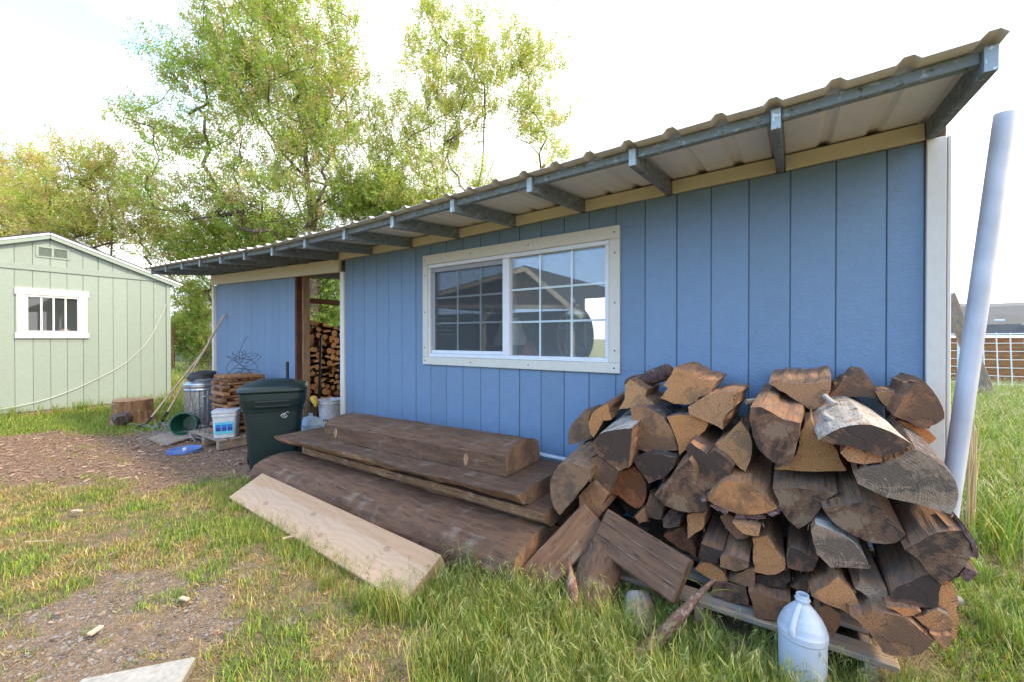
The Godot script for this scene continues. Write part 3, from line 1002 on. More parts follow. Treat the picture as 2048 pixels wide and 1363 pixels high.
func build_green_shed() -> void:
	var X := -10.85
	var o := base("green_shed", Vector3(-12.6, 0, -1.4), "pale mint green shed with a gable roof and small white trimmed window", "shed")
	var rise := func(z: float) -> float: return 3.10 - absf(z + 1.4) * 0.372
	siding(o, M.green, -3.03, 0.23, 0.06, func(_z: float) -> float: return 2.47, X, [[-1.83, -1.05, 1.36, 2.1]], 0.2034, -3.03, 1)
	siding(o, M.green, -3.10, 0.30, 2.57, rise, X, [[-1.60, -1.27, 2.74, 2.88]], 0.2034, -3.03 - 0.2034, 1)
	trim(o, "gable_band", Vector3(X - 0.01, 2.472, -3.1), Vector3(X + 0.016, 2.568, 0.3), M.green)
	trim(o, "corner_board", Vector3(X - 0.02, 0.06, -3.102), Vector3(X + 0.016, 2.47, -3.032), M.green)
	trim(o, "corner_board", Vector3(X - 0.02, 0.06, 0.232), Vector3(X + 0.016, 2.47, 0.302), M.green)
	trim(o, "foundation", Vector3(-14.4, -0.05, -3.06), Vector3(X - 0.013, 0.058, 0.26), M.grey_wood)
	var m := MB.new()
	m.span(Vector3(X - 0.05, 0.06, -3.08), Vector3(X - 0.0125, 1.38, 0.28), 0.0)
	m.span(Vector3(X - 0.05, 2.08, -3.08), Vector3(X - 0.0125, 2.6, 0.28), 0.0)
	m.span(Vector3(X - 0.05, 1.38, -3.08), Vector3(X - 0.0125, 2.08, -1.80), 0.0)
	m.span(Vector3(X - 0.05, 1.38, -1.08), Vector3(X - 0.0125, 2.08, 0.28), 0.0)
	m.poly_out([Vector3(X - 0.02, 2.6, -3.05), Vector3(X - 0.02, 2.6, 0.25), Vector3(X - 0.02, 3.06, -1.4)], [Vector2(0, 0), Vector2(3, 0), Vector2(1, 1)], Vector3.RIGHT)
	put(m, "front_sheathing", M.green, o)
	for z in [-3.085, 0.285]:
		m = MB.new()
		m.span(Vector3(-14.4, 0.06, z - 0.012), Vector3(X - 0.022, 2.44, z + 0.012), 0.0)
		put(m, "side_wall", M.green, o)
	m = MB.new()
	m.span(Vector3(-14.42, 0.06, -3.07), Vector3(-14.4, 2.5, 0.27), 0.0)
	m.poly_out([Vector3(-14.41, 2.5, -3.05), Vector3(-14.41, 2.5, 0.25), Vector3(-14.41, 3.06, -1.4)], [Vector2(0, 0), Vector2(3, 0), Vector2(1, 1)], Vector3.LEFT)
	put(m, "rear_wall", M.green, o)
	# roof: two slopes with shingle edge and painted rake boards
	for s in [-1.0, 1.0]:
		m = MB.new()
		var a := Vector3(-12.63, 3.165, -1.4)
		var e := Vector3(-12.63, 3.165 - 0.372 * 1.9, -1.4 + s * 1.9)
		m.beam(a, e, 3.72, 0.03, 0.004, Vector3.UP)
		put(m, "roof_slope", M.shingle, o)
		m = MB.new()
		m.off = Vector2(0.2, 0.9)
		m.beam(Vector3(X + 0.055, 3.10, -1.4 + s * 0.004), Vector3(X + 0.055, 3.10 - 0.372 * 1.86, -1.4 + s * 1.86), 0.03, 0.10, 0.003)
		put(m, "rake_board", M.green, o)
		m = MB.new()
		m.beam(Vector3(X + 0.075, 3.135, -1.4 + s * 0.004), Vector3(X + 0.075, 3.135 - 0.372 * 1.89, -1.4 + s * 1.89), 0.012, 0.035, 0.002)
		put(m, "drip_edge", M.vinyl, o)
	# window with white trim and two sliding sashes
	trim(o, "window_trim", Vector3(X + 0.002, 2.05, -1.885), Vector3(X + 0.03, 2.165, -0.995), M.white_trim)
	trim(o, "window_trim", Vector3(X + 0.002, 1.30, -1.885), Vector3(X + 0.03, 1.395, -0.995), M.white_trim)
	trim(o, "window_trim", Vector3(X + 0.002, 1.396, -1.865), Vector3(X + 0.024, 2.049, -1.76), M.white_trim)
	trim(o, "window_trim", Vector3(X + 0.002, 1.396, -1.12), Vector3(X + 0.024, 2.049, -1.015), M.white_trim)
	var w := Node3D.new()
	w.name = "window"
	o.add_child(w)
	w.position = Vector3(X, 1.4, -1.44) - o.position
	for q in [[1.397, 1.43, -1.758, -1.122], [2.015, 2.047, -1.758, -1.122], [1.431, 2.014, -1.758, -1.735], [1.431, 2.014, -1.145, -1.122], [1.431, 2.014, -1.452, -1.428]]:
		trim(w, "frame", Vector3(X - 0.04, q[0], q[2]), Vector3(X + 0.018, q[1], q[3]), M.vinyl)
	for q in [[-1.6, -1.575], [-1.31, -1.285]]:
		trim(w, "sash", Vector3(X - 0.03, 1.431, q[0]), Vector3(X + 0.005, 2.014, q[1]), M.vinyl)
	for q in [[-1.735, -1.452], [-1.428, -1.145]]:
		m = MB.new()
		m.box(Vector3(X - 0.012, 1.722, (q[0] + q[1]) * 0.5), Vector3(0.003, 0.583, q[1] - q[0]), 0.0)
		put(m, "pane", M.glass, w)
	# louvred vent of two panels
	trim(o, "vent_frame", Vector3(X + 0.001, 2.71, -1.645), Vector3(X + 0.012, 2.735, -1.235), M.green)
	trim(o, "vent_frame", Vector3(X + 0.001, 2.885, -1.645), Vector3(X + 0.012, 2.91, -1.235), M.green)
	trim(o, "vent_frame", Vector3(X + 0.001, 2.736, -1.645), Vector3(X + 0.012, 2.884, -1.61), M.green)
	trim(o, "vent_frame", Vector3(X + 0.001, 2.736, -1.45), Vector3(X + 0.012, 2.884, -1.42), M.green)
	trim(o, "vent_frame", Vector3(X + 0.001, 2.736, -1.27), Vector3(X + 0.012, 2.884, -1.235), M.green)
	for z in [[-1.61, -1.45], [-1.42, -1.27]]:
		for k in 9:
			m = MB.new()
			m.box(Vector3(X - 0.002, 2.744 + k * 0.0165, (z[0] + z[1]) * 0.5), Vector3(0.016, 0.004, z[1] - z[0]), 0.0, Basis(Vector3.BACK, 0.6))
			put(m, "vent_slat", M.green, o)
	# things on the sill inside
	m = MB.new()
	m.lathe(Vector3(-11.1, 1.42, -1.62), [[0.0, 0.0], [0.06, 0.0], [0.065, 0.03], [0.03, 0.05], [0.0, 0.055]], 16)
	single(m, "orange_bowl", M.orange, Vector3(-11.1, 1.42, -1.62), "small orange bowl behind the green shed's window", "bowl")
	m = MB.new()
	m.span(Vector3(-12.2, 0.06, -2.9), Vector3(-10.95, 1.40, -0.4))
	single(m, "work_bench", M.dark_wood, Vector3(-11.6, 0.06, -1.6), "dark bench inside the green shed below its window", "bench")
	# cord hanging on the wall
	var pts := []
	var rr := []
	for p in [[-3.02, 2.0], [-2.86, 1.55], [-2.72, 1.25], [-2.4, 0.85], [-2.05, 0.6], [-1.7, 0.40], [-1.35, 0.25], [-1.0, 0.17], [-0.6, 0.12]]:
		pts.append(Vector3(X + 0.03, p[1], p[0]))
	var sm := smooth(pts, 5)
	for p in sm: rr.append(0.0045)
	m = MB.new()
	m.tube(sm, rr, 6)
	single(m, "rope", M.rope, Vector3(X + 0.03, 0.12, -0.6), "pale cord sagging across the green shed's wall", "rope")


func smooth(p: Array, k: int) -> Array:
	var c := Curve3D.new()
	for i in p.size():
		var t: Vector3 = (p[mini(i + 1, p.size() - 1)] - p[maxi(i - 1, 0)]) / 6.0
		c.add_point(p[i], -t, t)
	var out := []
	for i in (p.size() - 1) * k + 1: out.append(c.samplef(i / float(k)))
	return out


func build_house() -> void:
	# the house across the yard, behind the camera: the shed window mirrors it
	var o := base("brown_house", Vector3(-8.5, 0, 8.5), "brown gabled house with a dark porch mirrored in the shed window", "house")
	var z := 6.2
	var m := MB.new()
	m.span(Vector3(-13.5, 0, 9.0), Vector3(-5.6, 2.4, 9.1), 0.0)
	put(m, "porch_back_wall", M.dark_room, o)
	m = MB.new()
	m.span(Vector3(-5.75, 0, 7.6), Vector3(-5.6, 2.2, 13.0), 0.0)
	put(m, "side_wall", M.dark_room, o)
	for k in 14:
		m = MB.new()
		m.box(Vector3(-11.6, 0.1 + k * 0.16, z + 0.3), Vector3(3.2, 0.15, 0.03), 0.004, Basis(Vector3.RIGHT, -0.06))
		put(m, "lap_board", M.teal_siding, o)
	for x in [-9.55, -5.9]:
		m = MB.new()
		m.span(Vector3(x - 0.06, 0, z + 0.14), Vector3(x + 0.06, 2.6, z + 0.26))
		put(m, "porch_post", M.trim, o)
	m = MB.new()
	m.beam(Vector3(-13.6, 2.66, z + 0.2), Vector3(-5.7, 2.3, z + 0.2), 0.12, 0.14)
	put(m, "porch_beam", M.trim, o)
	m = MB.new()
	m.beam(Vector3(-9.5, 2.0, z + 0.2), Vector3(-8.9, 2.55, z + 0.2), 0.06, 0.08)
	put(m, "brace", M.trim, o)
	var ridge := Vector3(-7.45, 3.72, 0)
	for e in [[Vector3(-5.35, 2.02, 0), 1], [Vector3(-13.8, 2.75, 0), 0]]:
		m = MB.new()
		var q: Vector3 = e[0]
		m.beam(Vector3(ridge.x, ridge.y, z + 3.4), Vector3(ridge.x, ridge.y, z + 3.4) + (q - ridge), 7.2, 0.06, 0.004)
		put(m, "roof_slope", M.shingle, o)
		m = MB.new()
		m.beam(Vector3(ridge.x, ridge.y - 0.09, z - 0.2), Vector3(ridge.x, ridge.y - 0.09, z - 0.2) + (q - ridge), 0.04, 0.15)
		put(m, "rake_board", M.trim, o)
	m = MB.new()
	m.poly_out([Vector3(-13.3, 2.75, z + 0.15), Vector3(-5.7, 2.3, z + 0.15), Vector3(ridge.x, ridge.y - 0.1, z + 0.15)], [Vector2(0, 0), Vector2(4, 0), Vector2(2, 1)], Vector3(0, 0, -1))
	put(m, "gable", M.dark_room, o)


# ---------------------------------------------------------------- firewood

# outline of the sawn end (x, y pairs in metres), z of that end, length, kind of end, tint, bark side, rise and drift per metre, thick bark, label
const LOGS := [
	[[-1.210,0.608,-1.207,0.706,-1.164,0.776,-1.090,0.855,-1.051,0.835,-1.069,0.794,-1.047,0.674,-1.078,0.659,-1.133,0.635], -2.42, 0.34, 1, [0.78,0.76,0.72], [0, 2], 0.00, 0.00, 0, "small grey split log at the far end of the pile under the window corner"],
	[[-1.038,0.786,-1.018,0.842,-0.981,0.879,-0.914,0.915,-0.895,0.825,-0.942,0.812,-1.006,0.699,-1.026,0.719], -2.35, 0.40, 0, [1.15,0.85,0.55], [5, 9], 0.10, 0.00, 0, "round backed tan log beside the small grey split log"],
	[[-0.914,0.722,-0.875,0.782,-0.801,0.812,-0.693,0.838,-0.696,0.734,-0.709,0.628,-0.763,0.602,-0.871,0.661], -2.12, 0.50, 2, [0.8,0.64,0.52], [0, 3], 0.12, 0.00, 0, "dark ended log with pale peeling bark along its top"],
	[[-0.862,0.879,-0.822,0.953,-0.819,1.030,-0.793,1.065,-0.734,1.032,-0.691,1.006,-0.699,0.970,-0.657,0.945,-0.632,0.891,-0.793,0.900], -2.38, 0.36, 0, [1.1,1,0.8], [], 0.00, 0.00, 0, "pale log end with a round knot, under the window corner"],
	[[-0.604,0.980,-0.560,1.033,-0.587,1.048,-0.523,1.152,-0.396,1.098,-0.322,1.091,-0.348,1.027,-0.406,0.996,-0.451,0.954,-0.534,0.955], -2.32, 0.42, 0, [1.15,0.92,0.66], [], 0.05, 0.00, 0, "large cracked tan log on top of the pile against the blue wall"],
	[[-0.749,0.914,-0.663,0.931,-0.584,0.893,-0.524,0.821,-0.499,0.723,-0.643,0.681,-0.725,0.696,-0.733,0.836], -2.26, 0.46, 1, [1.05,0.88,0.68], [1, 4], 0.00, 0.00, 0, "broad half round tan log in the upper pile below the round knot"],
	[[-0.551,0.892,-0.472,0.911,-0.394,0.904,-0.349,0.880,-0.365,0.837,-0.418,0.784,-0.457,0.731,-0.487,0.700,-0.497,0.751,-0.515,0.813], -2.25, 0.46, 0, [1.15,0.84,0.5], [0, 3], 0.00, 0.00, 0, "orange tan wedge log pointing down beneath the cracked top log"],
	[[-0.442,0.958,-0.351,1.027,-0.274,1.053,-0.230,1.053,-0.248,0.961,-0.281,0.918,-0.288,0.865,-0.333,0.887,-0.432,0.920], -2.22, 0.48, 0, [1,0.88,0.74], [], 0.00, 0.00, 0, "tan log with ragged edge next to the short grey branch stub"],
	[[-0.158,0.948,-0.156,1.000,-0.116,1.012,-0.036,0.967,0.028,0.957,0.014,0.874,0.010,0.841,-0.017,0.765,-0.073,0.778,-0.131,0.836], -2.07, 0.50, 2, [0.8,0.64,0.52], [7, 10], 0.10, 0.00, 0, "tall dark log with a bright splintered top in the middle of the pile"],
	[[-0.310,0.798,-0.272,0.830,-0.202,0.920,-0.171,0.881,-0.155,0.827,-0.161,0.751,-0.183,0.686,-0.229,0.721,-0.285,0.770], -2.17, 0.45, 0, [0.98,0.86,0.66], [3, 6], 0.00, 0.00, 0, "pale greenish tan wedge log pointing up left of the tall dark log"],
	[[-0.433,0.773,-0.408,0.802,-0.335,0.759,-0.300,0.784,-0.220,0.726,-0.241,0.666,-0.349,0.575,-0.376,0.606,-0.387,0.677,-0.417,0.721], -2.12, 0.48, 2, [0.8,0.64,0.52], [], 0.08, 0.00, 0, "dark block with a small round knot and a pale scar"],
	[[-0.716,0.658,-0.620,0.703,-0.557,0.707,-0.490,0.695,-0.496,0.656,-0.557,0.582,-0.627,0.546,-0.666,0.594], -2.18, 0.46, 2, [0.75,0.58,0.48], [0, 3], 0.00, 0.00, 0, "dark log wedge pointing down below the broad half round log"],
	[[-0.922,0.636,-0.875,0.654,-0.766,0.595,-0.804,0.522,-0.825,0.464,-0.911,0.514,-0.919,0.561], -2.13, 0.46, 1, [0.62,0.52,0.42], [], 0.00, 0.00, 0, "dark brown wedge under the log with peeling bark"],
	[[-0.806,0.552,-0.718,0.602,-0.678,0.562,-0.654,0.499,-0.664,0.417,-0.705,0.373,-0.788,0.410,-0.861,0.436,-0.831,0.488], -2.24, 0.40, 1, [1.1,0.6,0.3], [1, 6], 0.00, 0.00, 0, "rusty orange rounded log deep in the pile"],
	[[-1.143,0.496,-1.099,0.582,-1.029,0.615,-0.896,0.604,-0.896,0.550,-0.961,0.470,-1.044,0.356,-1.083,0.308,-1.123,0.344,-1.143,0.411], -2.06, 0.50, 1, [0.78,0.76,0.72], [8, 11], 0.08, 0.00, 0, "grey wedge log overhanging the end of the stacked slabs"],
	[[-0.987,0.425,-0.913,0.516,-0.899,0.525,-0.814,0.472,-0.849,0.408,-0.835,0.384,-0.877,0.327,-0.950,0.271,-0.976,0.316], -2.10, 0.46, 1, [0.9,0.72,0.48], [0, 1], 0.00, 0.00, 0, "streaky tan log behind the top corner of the leaning board"],
	[[-0.562,0.526,-0.497,0.617,-0.448,0.689,-0.401,0.735,-0.378,0.702,-0.367,0.624,-0.339,0.593,-0.333,0.509,-0.430,0.480,-0.515,0.492], -2.07, 0.50, 2, [0.72,0.58,0.44], [6, 9], 0.12, 0.00, 0, "dark fan shaped log with a pale torn ridge on top"],
	[[-0.324,0.578,-0.281,0.635,-0.233,0.674,-0.157,0.677,-0.104,0.637,-0.054,0.592,-0.099,0.560,-0.177,0.535,-0.260,0.542,-0.319,0.564], -2.05, 0.50, 1, [1.45,1.05,0.62], [5, 10], 0.10, 0.00, 1, "orange half round log with thick purple bark along its underside"],
	[[-0.069,0.673,0.004,0.691,0.078,0.699,0.142,0.694,0.115,0.669,0.085,0.611,0.062,0.568,0.018,0.523,-0.016,0.549,-0.044,0.590], -2.05, 0.50, 2, [0.7,0.6,0.5], [4, 9], 0.10, 0.00, 0, "dark rounded log with fine rings and a flat top, mid pile"],
	[[-0.071,0.734,-0.018,0.763,0.015,0.830,0.024,0.904,0.060,0.986,0.082,0.887,0.138,0.871,0.178,0.773,0.073,0.749], -2.12, 0.46, 0, [0.95,0.8,0.5], [7, 9], 0.00, 0.00, 0, "yellow brown wedge under the big white barked log"],
	[[0.078,0.922,0.117,0.959,0.174,0.990,0.228,0.998,0.280,0.979,0.317,0.957,0.333,0.944,0.297,0.909,0.260,0.885,0.214,0.901,0.159,0.916,0.125,0.909], -1.92, 0.74, 2, [0.8,0.64,0.52], [0, 6], 0.05, 0.00, 0, "largest log, a bleached white half round with dark end on top of the pile"],
	[[-0.097,1.086,-0.025,1.093,0.047,1.093,0.140,1.107,0.140,1.060,0.096,0.990,0.067,0.969,0.011,1.013,-0.056,1.058], -2.36, 0.42, 0, [0.85,0.76,0.66], [], 0.10, 0.00, 0, "weathered block with a rotten orange rim beside the wall, top of the pile"],
	[[0.128,1.012,0.192,1.099,0.260,1.167,0.297,1.105,0.318,1.064,0.311,1.024,0.250,1.034], -2.50, 0.28, 1, [0.85,0.75,0.66], [2, 5], 0.00, 0.00, 0, "pointed grey log against the wall behind the white barked log"],
	[[0.308,1.059,0.373,1.070,0.381,1.012,0.366,0.969,0.331,1.013], -2.48, 0.30, 0, [0.95,0.82,0.7], [], 0.00, 0.00, 0, "small square log end between the pointed log and the corner trim"],
	[[0.344,0.982,0.368,1.061,0.426,1.140,0.460,1.094,0.486,1.034,0.492,0.988,0.449,0.946,0.434,0.939,0.364,0.974], -2.30, 0.46, 1, [0.85,0.66,0.5], [2, 6], 0.00, 0.00, 0, "quarter round log leaning on the white plastic pipe"],
	[[0.362,0.962,0.441,0.938,0.457,0.924,0.476,0.900,0.449,0.864,0.414,0.891,0.386,0.909], -2.34, 0.40, 0, [1.3,0.75,0.35], [], 0.00, 0.00, 0, "splintered orange wood chunk below the log leaning on the pipe"],
	[[0.178,0.812,0.215,0.837,0.250,0.853,0.342,0.931,0.380,0.906,0.414,0.877,0.438,0.842,0.447,0.788,0.441,0.752,0.429,0.726,0.396,0.729,0.342,0.738,0.302,0.741,0.268,0.749,0.222,0.763,0.190,0.775], -1.93, 0.60, 3, [0.85,0.78,0.7], [3, 9], 0.05, 0.00, 0, "huge round log end with fine grey rings facing outward"],
	[[0.146,0.878,0.169,0.928,0.206,0.921,0.264,0.897,0.260,0.859,0.214,0.846,0.169,0.848], -1.95, 0.30, 0, [1.1,0.86,0.66], [], 0.00, 0.00, 0, "splintered pale slab wedged under the white barked log"],
	[[0.098,0.643,0.117,0.653,0.212,0.699,0.270,0.689,0.279,0.656,0.330,0.606,0.304,0.570,0.243,0.553,0.175,0.570,0.127,0.600], -1.99, 0.52, 2, [0.72,0.62,0.54], [5, 10], 0.14, 0.00, 0, "wide dark log with a pale corner below the huge ringed log"],
	[[0.320,0.577,0.352,0.613,0.398,0.658,0.454,0.678,0.472,0.641,0.472,0.589,0.447,0.534,0.406,0.484,0.371,0.526], -1.93, 0.56, 2, [0.7,0.6,0.5], [3, 7], 0.08, 0.00, 1, "dark log with thick flaking bark on its outer edge beside the tall grass"],
	[[0.055,0.550,0.073,0.580,0.112,0.572,0.184,0.542,0.230,0.472,0.234,0.456,0.175,0.443,0.117,0.425,0.078,0.462], -1.99, 0.50, 3, [0.95,0.82,0.72], [1, 5], 0.00, 0.00, 0, "grey tan log with a curved bleached upper edge"],
	[[0.284,0.415,0.369,0.499,0.389,0.511,0.408,0.480,0.400,0.396,0.338,0.384,0.284,0.370], -1.94, 0.55, 2, [0.62,0.5,0.44], [], 0.14, 0.00, 0, "blackened square log low on the grassy side of the pile"],
	[[0.192,0.375,0.206,0.392,0.282,0.400,0.286,0.367,0.273,0.339,0.233,0.354], -1.98, 0.50, 3, [1.05,0.92,0.86], [], 0.14, 0.00, 0, "pinkish grey split log left of the blackened square log"],
	[[0.410,0.463,0.441,0.479,0.456,0.433,0.447,0.376,0.407,0.380], -1.97, 0.45, 0, [1.35,1.05,0.7], [1, 3], 0.00, 0.00, 0, "cream coloured sliver log beside the blackened square log"],
	[[0.057,0.302,0.082,0.330,0.143,0.405,0.187,0.366,0.221,0.281,0.178,0.279,0.116,0.287], -1.97, 0.46, 0, [1.05,0.8,0.55], [], 0.00, 0.00, 0, "tan wedge log with a peak above the plastic jug"],
	[[0.168,0.311,0.214,0.318,0.229,0.353,0.314,0.357,0.390,0.309,0.361,0.255,0.317,0.218,0.261,0.212,0.221,0.268], -1.90, 0.50, 1, [0.95,0.74,0.55], [], 0.00, 0.00, 0, "broad tan slab log at the bottom of the pile in the grass"],
	[[0.343,0.351,0.399,0.400,0.428,0.384,0.435,0.336,0.403,0.310,0.376,0.327], -1.93, 0.45, 0, [1,0.76,0.52], [1, 4], 0.00, 0.00, 0, "tan rounded log under the grey branch stub at the grassy end"],
	[[0.266,0.371,0.308,0.384,0.353,0.389,0.336,0.362,0.312,0.357], -1.91, 0.40, 0, [1.25,0.82,0.45], [], 0.00, 0.00, 0, "thin orange splinter log above the broad bottom slab"],
	[[0.374,0.329,0.396,0.323,0.430,0.339,0.425,0.305,0.409,0.287], -1.90, 0.40, 0, [0.95,0.72,0.5], [], 0.00, 0.00, 0, "small brown corner log lowest at the grassy end"],
	[[-0.143,0.428,-0.087,0.458,-0.057,0.402,-0.028,0.376,-0.026,0.332,-0.049,0.310,-0.091,0.289,-0.139,0.287], -2.07, 0.46, 0, [0.95,0.74,0.5], [5, 7], 0.05, 0.00, 0, "tan log with a flap of torn grain in the lower pile"],
	[[-0.024,0.382,-0.004,0.441,0.028,0.431,0.082,0.409,0.070,0.363,0.028,0.349,-0.022,0.348], -2.06, 0.46, 2, [0.74,0.58,0.46], [], 0.10, 0.00, 0, "dark speckled log right of the log with torn grain"],
	[[-0.284,0.474,-0.255,0.492,-0.179,0.463,-0.161,0.409,-0.212,0.385,-0.255,0.422], -2.13, 0.44, 1, [0.7,0.62,0.56], [], 0.00, 0.00, 0, "grey brown log tucked beneath the thick purple bark"],
	[[-0.218,0.498,-0.188,0.510,-0.136,0.506,-0.112,0.502,-0.117,0.461,-0.180,0.457], -2.03, 0.40, 0, [1.05,0.85,0.66], [], 0.00, 0.00, 0, "short pale cracked log under the thick purple bark"],
	[[-0.270,0.327,-0.230,0.349,-0.154,0.336,-0.158,0.315,-0.207,0.281,-0.270,0.285], -2.04, 0.46, 1, [0.85,0.72,0.6], [3, 5], 0.20, 0.00, 0, "low half round log end with a grooved top behind the tall green stalk"],
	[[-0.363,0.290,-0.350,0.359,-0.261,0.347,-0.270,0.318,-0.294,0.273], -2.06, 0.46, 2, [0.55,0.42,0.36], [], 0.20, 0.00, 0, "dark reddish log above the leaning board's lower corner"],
	[[-0.428,0.445,-0.349,0.475,-0.334,0.507,-0.354,0.396,-0.422,0.327], -2.13, 0.42, 0, [0.9,0.74,0.55], [], 0.00, 0.00, 0, "narrow upright wedge left of the grey brown tucked log"],
	[[-0.382,0.221,-0.346,0.259,-0.302,0.273,-0.263,0.242,-0.244,0.211,-0.282,0.188,-0.341,0.201], -2.08, 0.42, 0, [1,0.78,0.5], [], 0.00, 0.00, 0, "tan log end just below the dark reddish log"],
	[[-0.243,0.222,-0.210,0.258,-0.139,0.307,-0.136,0.216,-0.183,0.210], -2.07, 0.42, 1, [0.75,0.68,0.58], [], 0.00, 0.00, 0, "grey brown wedge under the low half round log end"],
	[[-0.310,0.130,-0.300,0.187,-0.229,0.205,-0.174,0.203,-0.156,0.132,-0.224,0.123], -2.07, 0.42, 2, [0.68,0.56,0.48], [], 0.00, 0.00, 0, "flat dark log lying on the pallet slat above the grass"],
	[[-0.155,0.220,-0.118,0.228,-0.048,0.223,-0.004,0.229,-0.036,0.184,-0.048,0.136,-0.131,0.119], -2.02, 0.46, 1, [0.72,0.58,0.44], [], 0.00, 0.00, 0, "brown speckled log on the pallet left of the jug's neck"],
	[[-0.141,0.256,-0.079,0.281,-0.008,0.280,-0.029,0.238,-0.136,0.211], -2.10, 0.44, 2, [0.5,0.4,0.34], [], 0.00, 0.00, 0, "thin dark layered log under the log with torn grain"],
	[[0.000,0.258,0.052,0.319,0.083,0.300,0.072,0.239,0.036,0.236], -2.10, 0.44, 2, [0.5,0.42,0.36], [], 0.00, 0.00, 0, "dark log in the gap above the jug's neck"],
	[[0.072,0.246,0.115,0.278,0.150,0.254,0.146,0.216,0.131,0.157,0.110,0.175,0.093,0.206], -1.99, 0.40, 1, [0.7,0.52,0.36], [], 0.00, 0.00, 0, "brown log end right beside the jug's shoulder"],
	[[-0.646,0.407,-0.620,0.492,-0.582,0.461,-0.551,0.423,-0.564,0.369,-0.633,0.365], -2.18, 0.40, 1, [0.55,0.48,0.42], [], 0.00, 0.00, 0, "small dark pointed log above the leaning board"],
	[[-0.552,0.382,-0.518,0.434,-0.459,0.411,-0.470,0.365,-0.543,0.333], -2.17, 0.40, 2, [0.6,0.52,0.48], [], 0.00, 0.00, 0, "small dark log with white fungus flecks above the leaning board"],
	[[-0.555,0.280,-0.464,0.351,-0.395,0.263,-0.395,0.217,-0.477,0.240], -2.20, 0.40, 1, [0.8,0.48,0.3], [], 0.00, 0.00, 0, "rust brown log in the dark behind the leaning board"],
	[[-1.110,0.644,-1.026,0.640,-0.994,0.584,-1.051,0.514,-1.105,0.543], -2.36, 0.36, 1, [0.78,0.76,0.72], [], 0.00, 0.00, 0, "grey log end low against the wall beside the measuring stick"],
	[[-0.689,0.358,-0.640,0.425,-0.628,0.354,-0.666,0.338], -2.16, 0.40, 0, [0.9,0.65,0.45], [], 0.00, 0.00, 0, "small tan triangular log touching the leaning board's upper edge"],
	[[0.457,0.313,0.488,0.310,0.491,0.277,0.483,0.224,0.457,0.208], -2.12, 0.50, 0, [1.4,1.1,0.8], [1, 3], 0.00, 0.00, 0, "cream edged log end lowest beside the grass at the outer corner"],  # added log; the cream tint stands in for a neighbour's sunlit side
]

func wood_end(b: MB, pts: PackedVector2Array, z: float, pith: Vector2, sx: float, facing := 1.0) -> void:
	var idx := Geometry2D.triangulate_polygon(pts)
	for i in range(0, idx.size(), 3):
		var p := []
		var u := []
		for k in 3:
			var q := pts[idx[i + k]]
			p.append(Vector3(q.x, q.y, z))
			u.append((q - pith) / sx + Vector2(0.5, 0.5))
		b.poly_out(p, u, Vector3(0, 0, facing))


